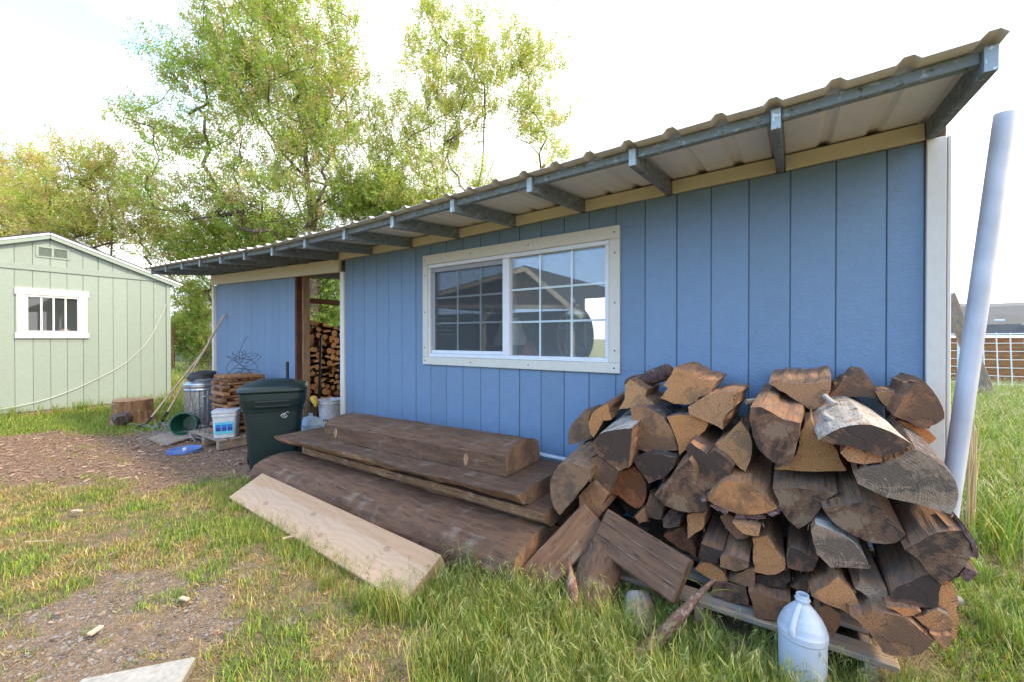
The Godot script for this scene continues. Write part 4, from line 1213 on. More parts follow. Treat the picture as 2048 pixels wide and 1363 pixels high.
func firewood(d: Array) -> void:
	var flat: Array = d[0]
	var raw := PackedVector2Array()
	for i in range(0, flat.size(), 2): raw.append(Vector2(flat[i], flat[i + 1]))
	var n := raw.size()
	var bark := []
	bark.resize(n)
	bark.fill(false)
	if d[5].size():
		for k in range(d[5][0], d[5][1]): bark[k % n] = true
	# subdivide edges; round the bark side, roughen the split sides
	var pts := PackedVector2Array()
	var isb := []
	for i in n:
		var a := raw[i]
		var b := raw[(i + 1) % n]
		var k := maxi(1, int(a.distance_to(b) / 0.022))
		var p0 := raw[(i + n - 1) % n] if bark[(i + n - 1) % n] else a
		var p3 := raw[(i + 2) % n] if bark[(i + 1) % n] else b
		for j in k:
			var t := j / float(k)
			var q := a.lerp(b, t)
			if bark[i]: q = a.cubic_interpolate(b, p0, p3, t)
			if j > 0 or not bark[i]:
				q += Vector2(rng.randf_range(-1, 1), rng.randf_range(-1, 1)) * (0.0015 if bark[i] else 0.0036)
			pts.append(q)
			isb.append(bark[i])
	var cen := Vector2.ZERO
	for p in pts: cen += p
	cen /= pts.size()
	var bc := Vector2.ZERO
	var nb := 0
	for i in pts.size():
		if isb[i]:
			bc += pts[i]
			nb += 1
	var pith := cen + Vector2(rng.randf_range(-0.06, 0.06), rng.randf_range(-0.06, 0.06))
	if nb > 0:
		bc /= nb
		pith = cen + (cen - bc) * 1.3
	var zf: float = d[1]
	var ln: float = minf(d[2], 2.76 + zf)
	var dy: float = d[6] + rng.randf_range(-0.04, 0.04)
	var dx: float = d[7] + rng.randf_range(-0.06, 0.06)
	var tint := Color(d[4][0], lerpf(d[4][1], (d[4][0] + d[4][1]) * 0.5, 0.1), lerpf(d[4][2], (d[4][0] + d[4][1]) * 0.5, 0.1))
	var e := MB.new()
	e.col = tint
	var s := MB.new()
	var k2 := clampf((tint.r + tint.g) * 0.5, 0.5, 1.1)
	s.col = Color(lerpf(tint.r, 1, 0.3), lerpf(tint.g, 1, 0.3), lerpf(tint.b, 1, 0.3))
	s.off = Vector2(rng.randf() * 3, rng.randf() * 3)
	var w := MB.new()
	w.off = Vector2(rng.randf() * 3, rng.randf() * 3)
	w.col = Color(k2 + 0.2, k2 + 0.2, k2 + 0.2)
	# stations along the log: chamfered front, then back, tilting by dx, dy
	var st := []
	var m := pts.size()
	var ridge := []
	for i in m: ridge.append(Vector2(rng.randf_range(-1, 1), rng.randf_range(-1, 1)) * (0.003 if isb[i] else 0.007))
	for q in [[0.0, 0.993], [0.007, 1.0], [0.35, 1.0], [0.7, 0.99], [1.0, 0.97]]:
		var row := []
		var along: float = q[0] * ln if q[0] != 0.007 else 0.007
		for i in m:
			var r := 0.0 if q[0] < 0.01 else (0.005 if isb[i] else 0.003)
			var p: Vector2 = cen + (pts[i] - cen) * q[1] + Vector2(rng.randf_range(-r, r), rng.randf_range(-r, r)) + ridge[i] * smoothstep(0.0, 0.3, q[0])
			row.append(Vector3(p.x + dx * along, p.y + dy * along, zf - along))
		st.append(row)
	var fr := PackedVector2Array()
	for p: Vector3 in st[0]: fr.append(Vector2(p.x, p.y))
	wood_end(e, fr, zf, pith, 0.6)
	var bk := PackedVector2Array()
	for p: Vector3 in st[4]: bk.append(Vector2(p.x, p.y))
	wood_end(e, bk, zf - ln, pith, 0.6, -1.0)
	var per := 0.0
	for i in m:
		var j := (i + 1) % m
		var seg := pts[i].distance_to(pts[j])
		var b: MB = w if isb[i] else s
		for r in 4:
			var a0: Vector3 = st[r][i]; var a1: Vector3 = st[r][j]; var b1: Vector3 = st[r + 1][j]; var b0: Vector3 = st[r + 1][i]
			var mid := (a0 + b1) * 0.5
			b.poly_out([a0, a1, b1, b0], [Vector2(per, -a0.z), Vector2(per + seg, -a0.z), Vector2(per + seg, -b1.z), Vector2(per, -b1.z)], Vector3(mid.x - cen.x, mid.y - cen.y, 0.0))
		per += seg
	# torn slivers lifting off the split sides near the sawn end
	for t in 5:
		var i := rng.randi() % m
		if isb[i]: continue
		var nrm := (pts[i] - cen).normalized()
		var tang := Vector2(-nrm.y, nrm.x) * rng.randf_range(0.002, 0.006)
		var l := rng.randf_range(0.05, 0.14)
		var lift := rng.randf_range(0.004, 0.014)
		var za := zf - rng.randf_range(-0.006, 0.03)
		var q0 := pts[i] - tang; var q1 := pts[i] + tang
		var r0 := Vector3(q0.x + dx * l, q0.y + dy * l, za - l); var r1 := Vector3(q1.x + dx * l, q1.y + dy * l, za - l)
		var f0 := Vector3(q0.x + nrm.x * lift, q0.y + nrm.y * lift, za); var f1 := Vector3(q1.x + nrm.x * lift * 0.7, q1.y + nrm.y * lift * 0.7, za - 0.01)
		var th := Vector3(nrm.x, nrm.y, 0) * 0.0025
		s.poly_out([r0, r1, f1, f0], [Vector2(0, 0), Vector2(0.01, 0), Vector2(0.01, l), Vector2(0, l)], th)
		s.poly_out([r0 - th, r1 - th, f1 - th, f0 - th], [Vector2(0, 0), Vector2(0.01, 0), Vector2(0.01, l), Vector2(0, l)], -th)
		s.poly_out([f0, f1, f1 - th, f0 - th], [Vector2(0, 0), Vector2(0.01, 0), Vector2(0.01, 0.01), Vector2(0, 0.01)], Vector3(0, 0, 1))
	var at := Vector3(cen.x, fr[0].y, zf - ln * 0.5)
	for p in fr: at.y = minf(at.y, p.y)
	var o := MeshInstance3D.new()
	o.name = numbered("firewood_log")
	var mesh := arr(e, at)
	mesh.surface_set_material(0, M["end%d" % d[3]])
	arr(s, at, mesh)
	mesh.surface_set_material(1, M.split)
	if not w.v.is_empty():
		arr(w, at, mesh)
		mesh.surface_set_material(2, M.bleached if d[9].contains("bleached") or d[9].contains("peeling") else M.bark)
	o.mesh = mesh
	add_child(o)
	o.position = at
	tag(o, d[9], "firewood", "split firewood in the pile by the wall")
	if d[8] > 0:
		# thick plates of bark standing off the round side
		var th := MB.new()
		th.off = Vector2(rng.randf(), rng.randf())
		for i in m:
			if not isb[i] or rng.randf() < 0.12: continue
			var j := (i + 1) % m
			var na := (pts[i] - cen).normalized()
			var nbv := (pts[j] - cen).normalized()
			var ta := rng.randf_range(0.012, 0.03)
			var z0 := zf + rng.randf_range(-0.03, 0.012)
			for r in 3:
				var za := z0 - r * ln / 3.0
				var zb := z0 - (r + 1) * ln / 3.0 - 0.004
				var q := [pts[i] + na * 0.001, pts[j] + nbv * 0.001, pts[j] + nbv * ta, pts[i] + na * (ta + rng.randf_range(-0.006, 0.006))]
				var f := []
				var g := []
				for c: Vector2 in q:
					f.append(Vector3(c.x + dx * (zf - za), c.y + dy * (zf - za), za))
					g.append(Vector3(c.x + dx * (zf - zb), c.y + dy * (zf - zb), zb))
				var uu := [Vector2(i * 0.02, za), Vector2(i * 0.02 + 0.02, za), Vector2(i * 0.02 + 0.02, za + 0.03), Vector2(i * 0.02, za + 0.03)]
				th.poly_out(f, uu, Vector3(0, 0, 1))
				var out := Vector3(na.x, na.y, 0)
				th.poly_out([f[2], f[3], g[3], g[2]], [Vector2(i * 0.02, za), Vector2(i * 0.02 + 0.02, za), Vector2(i * 0.02 + 0.02, zb), Vector2(i * 0.02, zb)], out)
				th.poly_out([f[1], f[2], g[2], g[1]], uu, Vector3(nbv.x - na.x, nbv.y - na.y, 0))
				th.poly_out([f[0], f[3], g[3], g[0]], uu, Vector3(na.x - nbv.x, na.y - nbv.y, 0))
		put(th, "bark", M.purple_bark, o)


func stub(a: Vector3, b: Vector3, r0: float, r1: float, mat: Material, called: String, label: String, category := "branch") -> void:
	var m := MB.new()
	var pts := []
	var rr := []
	for i in 6:
		var t := i / 5.0
		pts.append(a.lerp(b, t) + Vector3(rng.randf_range(-1, 1), rng.randf_range(-1, 1), rng.randf_range(-1, 1)) * r0 * 0.12)
		rr.append(lerpf(r0, r1, t) * rng.randf_range(0.9, 1.08))
	m.tube(pts, rr, 9)
	single(m, called, mat, a, label, category)


func build_pile() -> void:
	var p := base("pallet", Vector3(-0.2, 0, -2.4), "weathered wooden pallet under the firewood pile", "pallet")
	for z in [-2.055, -2.25, -2.45, -2.65]:
		var m := MB.new()
		m.off = Vector2(rng.randf(), rng.randf() * 3)
		m.span(Vector3(-1.0, 0.095, z - 0.05), Vector3(0.32, 0.117, z + 0.05))
		put(m, "slat", M.grey_wood, p)
	for x in [-0.95, -0.35, 0.24]:
		var m := MB.new()
		m.span(Vector3(x - 0.02, 0.0, -2.7), Vector3(x + 0.02, 0.094, -2.0))
		put(m, "stringer", M.grey_wood, p)
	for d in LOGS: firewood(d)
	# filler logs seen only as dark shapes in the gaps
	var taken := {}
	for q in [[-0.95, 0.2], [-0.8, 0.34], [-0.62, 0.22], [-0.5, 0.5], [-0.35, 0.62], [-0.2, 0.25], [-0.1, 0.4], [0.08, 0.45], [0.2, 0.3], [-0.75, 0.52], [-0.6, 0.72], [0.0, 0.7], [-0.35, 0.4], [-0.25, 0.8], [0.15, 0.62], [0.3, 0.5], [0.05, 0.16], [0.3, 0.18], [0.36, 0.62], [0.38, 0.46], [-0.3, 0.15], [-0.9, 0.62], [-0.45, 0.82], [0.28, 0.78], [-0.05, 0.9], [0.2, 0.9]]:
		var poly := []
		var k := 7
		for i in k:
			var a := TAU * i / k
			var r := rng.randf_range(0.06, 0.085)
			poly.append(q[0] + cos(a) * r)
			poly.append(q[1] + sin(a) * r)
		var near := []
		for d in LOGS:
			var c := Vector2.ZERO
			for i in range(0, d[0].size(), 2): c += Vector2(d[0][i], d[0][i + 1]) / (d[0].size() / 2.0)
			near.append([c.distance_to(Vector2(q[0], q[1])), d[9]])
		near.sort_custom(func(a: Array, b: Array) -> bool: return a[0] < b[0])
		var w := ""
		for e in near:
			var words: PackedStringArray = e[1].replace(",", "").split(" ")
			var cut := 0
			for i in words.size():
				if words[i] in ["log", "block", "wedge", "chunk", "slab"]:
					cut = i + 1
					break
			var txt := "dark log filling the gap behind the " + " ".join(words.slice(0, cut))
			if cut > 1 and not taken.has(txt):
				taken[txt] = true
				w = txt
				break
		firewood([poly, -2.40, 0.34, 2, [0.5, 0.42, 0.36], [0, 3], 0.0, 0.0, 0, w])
	stub(Vector3(-0.19, 0.995, -2.3), Vector3(-0.10, 1.005, -2.36), 0.014, 0.016, M.grey_wood, "branch_stub", "short grey branch stub beside the tall dark log")
	stub(Vector3(0.115, 1.045, -2.35), Vector3(0.15, 1.01, -2.3), 0.011, 0.014, M.bleached, "branch_stub", "upper of two whitish pegs on the bleached log")
	stub(Vector3(0.105, 0.985, -2.12), Vector3(0.155, 0.955, -2.05), 0.013, 0.016, M.bleached, "branch_stub", "lower of two whitish pegs on the bleached log")
	stub(Vector3(0.42, 0.405, -2.0), Vector3(0.475, 0.41, -2.02), 0.017, 0.014, M.grey_wood, "branch_stub", "grey branch stub sticking out at the grassy end of the pile")
	stub(Vector3(-0.86, 1.0, -2.6), Vector3(-0.60, 1.12, -2.5), 0.05, 0.045, M.purple_bark, "bark_log", "purple barked branch lying behind the round knot log", "firewood")
	stub(Vector3(-0.54, -0.04, -1.66), Vector3(-0.282, 0.262, -1.95), 0.05, 0.007, M.stake, "pointed_stake", "bark covered stake with a sharp pale tip in the grass", "stake")
	# leaning board in front of the pile
	var m := MB.new()
	m.off = Vector2(0.15, 0.4)
	var c0 := Vector3(-0.765, 0.447, -2.03); var c1 := Vector3(-0.344, 0.342, -1.92); var c2 := Vector3(-0.448, 0.175, -1.82); var c3 := Vector3(-0.876, 0.238, -1.94)
	var mid := (c0 + c1 + c2 + c3) * 0.25
	var zz := ((c1 + c2) - (c0 + c3)).normalized()
	var yy := ((c0 + c1) - (c2 + c3)).normalized()
	yy = (yy - zz * yy.dot(zz)).normalized()
	var xx := yy.cross(zz).normalized()
	m.box(mid - xx * 0.0 + Vector3(0, -0.02, -0.035), Vector3(0.06, 0.20, 0.455), 0.008, Basis(xx, yy, zz))
	var lb := single(m, "leaning_board", M.slab, mid - Vector3(0, 0.2, 0), "weathered brown board leaning on the firewood above the grass", "board")
	for q in [-0.03, 0.035]:
		m = MB.new()
		m.box(mid + yy * q + Vector3(0, -0.02, -0.035) + xx * (0.0312 if xx.z > 0 else -0.0312), Vector3(0.004, 0.012, 0.44), 0.001, Basis(xx, yy, zz))
		m.col = Color(0.35, 0.32, 0.3)
		put(m, "splinter", M.slab, lb)
	# split pieces standing in the grass
	m = MB.new()
	m.off = Vector2(0.6, 0.1)
	m.beam(Vector3(-1.12, 0.03, -1.78), Vector3(-0.87, 0.36, -2.06), 0.17, 0.05, 0.008, Vector3(0.5, 0.6, 0.6))
	single(m, "split_board", M.slab, Vector3(-1.1, 0.03, -1.78), "reddish brown split board slanting up beside the slab end", "board")
	var k := 0
	for q in [[-0.80, -0.005, -1.83, -0.80, 0.24, -2.02, 0.115, "brown log standing in the grass below the leaning board"], [-0.54, -0.05, -1.80, -0.61, 0.105, -1.92, 0.085, "grey split log with wavy grain standing beside the stake"], [-0.80, -0.02, -1.70, -0.895, 0.27, -1.78, 0.036, "pointed pale splinter log standing in the seed grass"]]:
		m = MB.new()
		m.off = Vector2(rng.randf(), rng.randf())
		var a := Vector3(q[0], q[1], q[2])
		var b := Vector3(q[3], q[4], q[5])
		var pts := []
		var rr := []
		for i in 7:
			var t := i / 6.0
			pts.append(a.lerp(b, t) + Vector3(rng.randf_range(-1, 1), 0, rng.randf_range(-1, 1)) * 0.006)
			rr.append(q[6] * (1.0 - (0.8 if k == 2 else 0.3) * t * t) * rng.randf_range(0.95, 1.05))
		m.tube(pts, rr, 15)
		var nz := noise(500 + k, 14.0, 3)
		for i in m.v.size(): m.v[i] += m.n[i] * 0.02 * nz.get_noise_3d(m.v[i].x, m.v[i].y * 0.4, m.v[i].z)
		single(m, "standing_log", [M.slab, M.grey_wood, M.stake][k], a, q[7], "firewood")
		k += 1


func build_stack() -> void:
	# the stack inside the open bay; its sawn ends face the doorway
	var meshes := []
	for v in 7:
		var e := MB.new()
		var w := MB.new()
		var s := MB.new()
		var pts := PackedVector2Array()
		if v < 3:
			for i in 14:
				var a := TAU * i / 14
				pts.append(Vector2(cos(a), sin(a)) * rng.randf_range(0.92, 1.05))
		elif v < 5:
			pts = PackedVector2Array([Vector2(-1, -0.6), Vector2(0.9, -0.7), Vector2(1.0, 0.0), Vector2(0.1, 0.9), Vector2(-0.6, 0.5)])
		elif v == 5:
			pts = PackedVector2Array([Vector2(-1.4, -0.4), Vector2(1.3, -0.3), Vector2(1.2, 0.35), Vector2(-1.2, 0.25)])
		else:
			for i in 9:
				var a := PI * i / 8
				pts.append(Vector2(cos(a) * 1.15, sin(a) * 1.0 - 0.4))
		e.col = [Color(1.75, 1.6, 1.3), Color(1.6, 1.4, 1.1), Color(1.8, 1.7, 1.4), Color(1.6, 1.4, 1.0), Color(1.3, 1.1, 0.8), Color(1.8, 1.6, 1.2), Color(1.7, 1.45, 1.1)][v]
		wood_end(e, pts, 0.0, Vector2(rng.randf_range(-0.2, 0.2), rng.randf_range(-0.3, 0.1)), 10.0)
		for i in pts.size():
			var j := (i + 1) % pts.size()
			var p := pts[i]
			var q := pts[j]
			w.poly_out([Vector3(p.x, p.y, 0), Vector3(q.x, q.y, 0), Vector3(q.x, q.y, -8), Vector3(p.x, p.y, -8)], [Vector2(i * 0.03, 0), Vector2(i * 0.03 + 0.03, 0), Vector2(i * 0.03 + 0.03, 0.4), Vector2(i * 0.03, 0.4)], Vector3(p.x + q.x, p.y + q.y, 0))
		var mesh := arr(e, Vector3.ZERO)
		mesh.surface_set_material(0, M.end0 if v != 4 else M.end1)
		arr(w, Vector3.ZERO, mesh)
		mesh.surface_set_material(1, M.bark if v < 3 or v == 6 else M.split)
		meshes.append(mesh)
	var ord := ["first", "second", "third", "fourth", "fifth", "sixth", "seventh", "eighth", "ninth", "tenth", "eleventh", "twelfth", "thirteenth", "fourteenth", "fifteenth", "sixteenth", "seventeenth", "eighteenth", "nineteenth", "twentieth"]
	var kinds := ["round pale", "round tan", "small round", "wedge shaped", "brown wedge shaped", "flat split", "half round"]
	var y := 1.50
	var row := 0
	while y > 0.14:
		var z := -3.55 - rng.randf() * 0.05
		var k := 0
		while z > -5.15:
			var v := rng.randi() % 7
			if y > 0.9 and v > 3 and rng.randf() < 0.7: v = rng.randi() % 3
			var r := rng.randf_range(0.046, 0.068)
			if v == 2: r *= 0.75
			var wd := r * (1.3 if v == 5 else 1.0)
			z -= wd + 0.004
			var hump := 0.10 * exp(-pow((z + 4.2) / 0.35, 2.0)) - 0.03
			var o := inst(meshes[v], numbered("stacked_log"), self)
			var bs := Basis(Vector3.UP, PI / 2 + rng.randf_range(-0.12, 0.12)) * Basis(Vector3.BACK, rng.randf_range(-0.6, 0.6) if v != 5 else rng.randf_range(-0.25, 0.25))
			o.transform = Transform3D(bs.scaled_local(Vector3(r, r, 0.05)), Vector3(-7.22 + rng.randf_range(-0.06, 0.05), y + hump + rng.randf_range(-0.012, 0.012), z))
			tag(o, "%s end in indoor log stack, %s row down, %s from the door post" % [kinds[v], ord[row], ord[mini(k, 19)]], "firewood", "stacked logs behind the doorway")
			z -= wd + 0.004
			k += 1
		y -= 0.112
		row += 1


# ---------------------------------------------------------------- slabs and planks

# section: (z, y, surface) with surface 0 sawn face, 1 live edge; extruded along x with wobble
func slab(called: String, x0: float, x1: float, sec: Array, wob: float, mats: Array, label: String, tilt := 0.0, slant := 0.0) -> MeshInstance3D:
	var f := MB.new()
	var e := MB.new()
	var c := MB.new()
	f.off = Vector2(rng.randf() * 3, rng.randf() * 3)
	e.off = Vector2(rng.randf() * 3, rng.randf() * 3)
	var ns := noise(rng.randi() % 1000, 1.0, 3)
	var steps := int((x1 - x0) / 0.06)
	var rows := []
	for i in steps + 1:
		var t := i / float(steps)
		var row := []
		for k in sec.size():
			var s: Array = sec[k]
			var soft: bool = s[2] == 1 or sec[(k + sec.size() - 1) % sec.size()][2] == 1
			var a := ns.get_noise_2d(lerpf(x0, x1, t) * 1.3, k * 0.35) * wob if soft else 0.0
			var a2 := ns.get_noise_2d(lerpf(x0, x1, t) * 9.0, k * 1.9 + 30.0) * wob * 0.22 if soft else 0.0
			var xx: float = lerpf(x0, x1, t) + (0.03 * (s[0] - sec[0][0]) if i == steps else 0.0)
			var sgn := -1.0 if s[0] < (sec[0][0] + sec[sec.size() / 2][0]) * 0.5 else 1.0
			row.append(Vector3(xx, s[1] + a2 + tilt * (t - 0.5), s[0] + (a + a2) * sgn + slant * (t - 0.5)))
		rows.append(row)
	var n := sec.size()
	var mid := Vector3.ZERO
	for p: Vector3 in rows[0]: mid += p / n
	for i in steps:
		for k in n:
			var j := (k + 1) % n
			var b := e if sec[k][2] == 1 else f
			var q := [rows[i][k], rows[i][j], rows[i + 1][j], rows[i + 1][k]]
			var per := 0.0
			for w in k: per += Vector2(sec[w][0] - sec[(w + 1) % n][0], sec[w][1] - sec[(w + 1) % n][1]).length()
			var pe := per + Vector2(sec[k][0] - sec[j][0], sec[k][1] - sec[j][1]).length()
			var out: Vector3 = (q[0] + q[1]) * 0.5 - mid
			out.x = 0
			b.poly_out(q, [Vector2(per, q[0].x), Vector2(pe, q[1].x), Vector2(pe, q[2].x), Vector2(per, q[3].x)], out)
	for s in [0, steps]:
		var us := []
		var pts := PackedVector2Array()
		for p: Vector3 in rows[s]: pts.append(Vector2(p.z, p.y))
		var idx := Geometry2D.triangulate_polygon(pts)
		for i in range(0, idx.size(), 3):
			var p3 := []
			var u3 := []
			for k in 3:
				p3.append(rows[s][idx[i + k]])
				u3.append((pts[idx[i + k]] - Vector2(mid.z, mid.y - 0.15)) / 0.6 + Vector2(0.5, 0.5))
			c.poly_out(p3, u3, Vector3.LEFT if s == 0 else Vector3.RIGHT)
	var at := Vector3((x0 + x1) * 0.5, mid.y, mid.z)
	for p: Vector3 in rows[0]: at.y = minf(at.y, p.y)
	var o := MeshInstance3D.new()
	o.name = numbered(called)
	var mesh := arr(c, at)
	mesh.surface_set_material(0, mats[2])
	if not f.v.is_empty():
		arr(f, at, mesh)
		mesh.surface_set_material(mesh.get_surface_count() - 1, mats[0])
	if not e.v.is_empty():
		arr(e, at, mesh)
		mesh.surface_set_material(mesh.get_surface_count() - 1, mats[1])
	o.mesh = mesh
	add_child(o)
	o.position = at
	tag(o, label, "timber", "slabs stacked by the wall")
	return o


func build_slabs() -> void:
	var dark_end: Material = M.end1
	# bearers
	var k := 0
	for x in [-3.6, -2.6, -1.55]:
		var m := MB.new()
		m.off = Vector2(rng.randf(), rng.randf())
		m.span(Vector3(x - 0.05, -0.01, -2.75), Vector3(x + 0.05, 0.05, -1.72))
		single(m, "bearer", M.grey_wood, Vector3(x, 0, -2.2), ["grey bearer beam under the slabs at the bin end", "grey bearer beam under the middle of the slabs", "grey bearer beam under the slabs at the firewood end"][k], "beam", "bearers under the slabs")
		k += 1
	var arc := []
	for i in 15:
		var a := PI * i / 14.0
		arc.append([-1.97 + 0.285 * cos(a), 0.052 + 0.185 * pow(sin(a), 0.85), 1])
	arc[14][2] = 0
	slab("half_log", -3.93, -1.17, arc, 0.035, [M.slab, M.slab, dark_end], "big rounded half log lying in front of the slab stack", -0.02, -0.04)
	# filler slab under the stack at the back
	slab("thick_slab", -3.75, -1.16, [[-2.26, 0.052, 0], [-2.26, 0.20, 0], [-2.72, 0.20, 0], [-2.72, 0.052, 0]], 0.01, [M.slab, M.slab_edge, dark_end], "lowest square slab hidden behind the half log")
	slab("thick_slab", -3.72, -1.16, [[-2.02, 0.317, 1], [-2.03, 0.26, 1], [-2.10, 0.205, 0], [-2.70, 0.205, 0], [-2.70, 0.317, 0]], 0.03, [M.slab, M.slab_edge, dark_end], "middle slab with a rounded brown edge under the wide slab")
	slab("wide_slab", -3.9, -1.29, [[-1.89, 0.42, 1], [-1.925, 0.385, 1], [-1.99, 0.345, 1], [-2.06, 0.321, 0], [-2.60, 0.321, 0], [-2.60, 0.42, 0]], 0.045, [M.slab_top, M.slab_edge, dark_end], "wide flat slab with a ragged pale edge on the stack", 0.0, -0.05)
	var beam := []
	beam.append([-2.10, 0.424, 0])
	beam.append([-2.10, 0.55, 1])
	for i in 6:
		var a := 0.25 + (PI - 0.5) * (i + 0.5) / 6.0
		beam.append([-2.325 + 0.215 * cos(a), 0.53 + 0.085 * sin(a), 1])
	beam.append([-2.54, 0.50, 1])
	beam.append([-2.55, 0.424, 0])
	var o := slab("half_round_beam", -3.42, -1.51, beam, 0.022, [M.slab, M.slab, dark_end], "short half round beam lying on top of the slabs", 0.0, -0.08)
	for q in [[-3.25, 0.49], [-1.83, 0.485]]:
		var m := MB.new()
		m.lathe(Vector3(q[0], q[1], -2.095 - 0.04 * (q[0] + 2.46)), [[0.0, 0.003], [0.03, 0.003], [0.034, -0.004]], 14, Vector2(0.55, 1.3), null, Basis(Vector3.RIGHT, PI / 2))
		m.col = Color(1.3, 1.1, 0.9)
		put(m, "knot", M.end0, o)
	# fresh sawn plank leaning on the half log
	var m := MB.new()
	m.off = Vector2(0.147, 1.1)
	var a := Vector3(-3.74, 0.075, -1.575)
	var b := Vector3(-1.55, 0.068, -1.475)
	var zz := (b - a).normalized()
	var yy := Vector3(0, 0.46, -0.89)
	yy = (yy - zz * yy.dot(zz)).normalized()
	m.box((a + b) * 0.5 - yy.cross(zz) * (0.018 if yy.cross(zz).y > 0 else -0.018), Vector3(0.085, 0.285, a.distance_to(b)), 0.005, Basis(yy.cross(zz), yy, zz))
	single(m, "sawn_plank", M.plank, Vector3(-2.65, 0.0, -1.52), "fresh pale sawn plank with knots leaning on the half log", "plank")
	# loose grey board end and measuring stick
	m = MB.new()
	m.span(Vector3(-4.2, 0.0, -1.86), Vector3(-3.85, 0.025, -1.76))
	single(m, "board_end", M.grey_wood, Vector3(-4.0, 0, -1.8), "small grey board end at the foot of the dark bin", "board")
	var st := base("measuring_stick", Vector3(-1.5, 0.42, -2.68), "long white stick with an orange tip lying by the wall", "stick")
	m = MB.new()
	m.beam(Vector3(-2.2, 0.433, -2.72), Vector3(-1.27, 0.445, -2.63), 0.03, 0.02)
	put(m, "shaft", M.white_plastic, st)
	m = MB.new()
	m.beam(Vector3(-1.268, 0.446, -2.63), Vector3(-1.2, 0.447, -2.623), 0.032, 0.022)
	put(m, "tip", M.orange, st)
	m = MB.new()
	m.beam(Vector3(-2.3, 0.43, -2.77), Vector3(-1.22, 0.432, -2.69), 0.03, 0.014)
	single(m, "blue_strip", M.blue_plastic, Vector3(-1.7, 0.42, -2.73), "thin dark blue strip lying between slab and wall", "strip")


# ---------------------------------------------------------------- yard clutter

func rounded_rect(w: float, d: float, r: float, k := 5) -> Array:
	var out := []
	for c in [[1, 1, 0.0], [-1, 1, 0.5], [-1, -1, 1.0], [1, -1, 1.5]]:
		for i in k + 1:
			var a: float = PI * c[2] + PI * 0.5 * i / k
			out.append(Vector2(c[0] * (w * 0.5 - r) + r * cos(a), c[1] * (d * 0.5 - r) + r * sin(a)))
	return out


# rounded rectangular loft: rows of [y, width, depth, corner radius]
func loft(b: MB, rows: Array, xf: Transform3D) -> void:
	var rs := []
	for q in rows:
		var r := []
		for p: Vector2 in rounded_rect(q[1], q[2], q[3]): r.append(Vector3(p.x + (q[4] if q.size() > 4 else 0.0), q[0], p.y + (q[5] if q.size() > 5 else 0.0)))
		rs.append(r)
	var n: int = rs[0].size()
	for i in rs.size() - 1:
		for k in n:
			var j := (k + 1) % n
			var a: Vector3 = rs[i][k]; var c: Vector3 = rs[i][j]; var d: Vector3 = rs[i + 1][j]; var e: Vector3 = rs[i + 1][k]
			var mid := (a + d) * 0.5
			var out := Vector3(mid.x, 0, mid.z).normalized()
			if absf(a.y - e.y) < 1e-4: out = Vector3.UP if (rows[i + 1][1] < rows[i][1]) == (i >= rs.size() / 2) else Vector3.DOWN
			b.poly_out([xf * a, xf * c, xf * d, xf * e], [Vector2(k * 0.1, a.y), Vector2(k * 0.1 + 0.1, c.y), Vector2(k * 0.1 + 0.1, d.y), Vector2(k * 0.1, e.y)], xf.basis * out)
	for s in [0, rs.size() - 1]:
		var p := []
		var u := []
		for v: Vector3 in rs[s]:
			p.append(xf * v)
			u.append(Vector2(v.x, v.z))
		b.poly_out(p, u, xf.basis * (Vector3.DOWN if s == 0 else Vector3.UP))


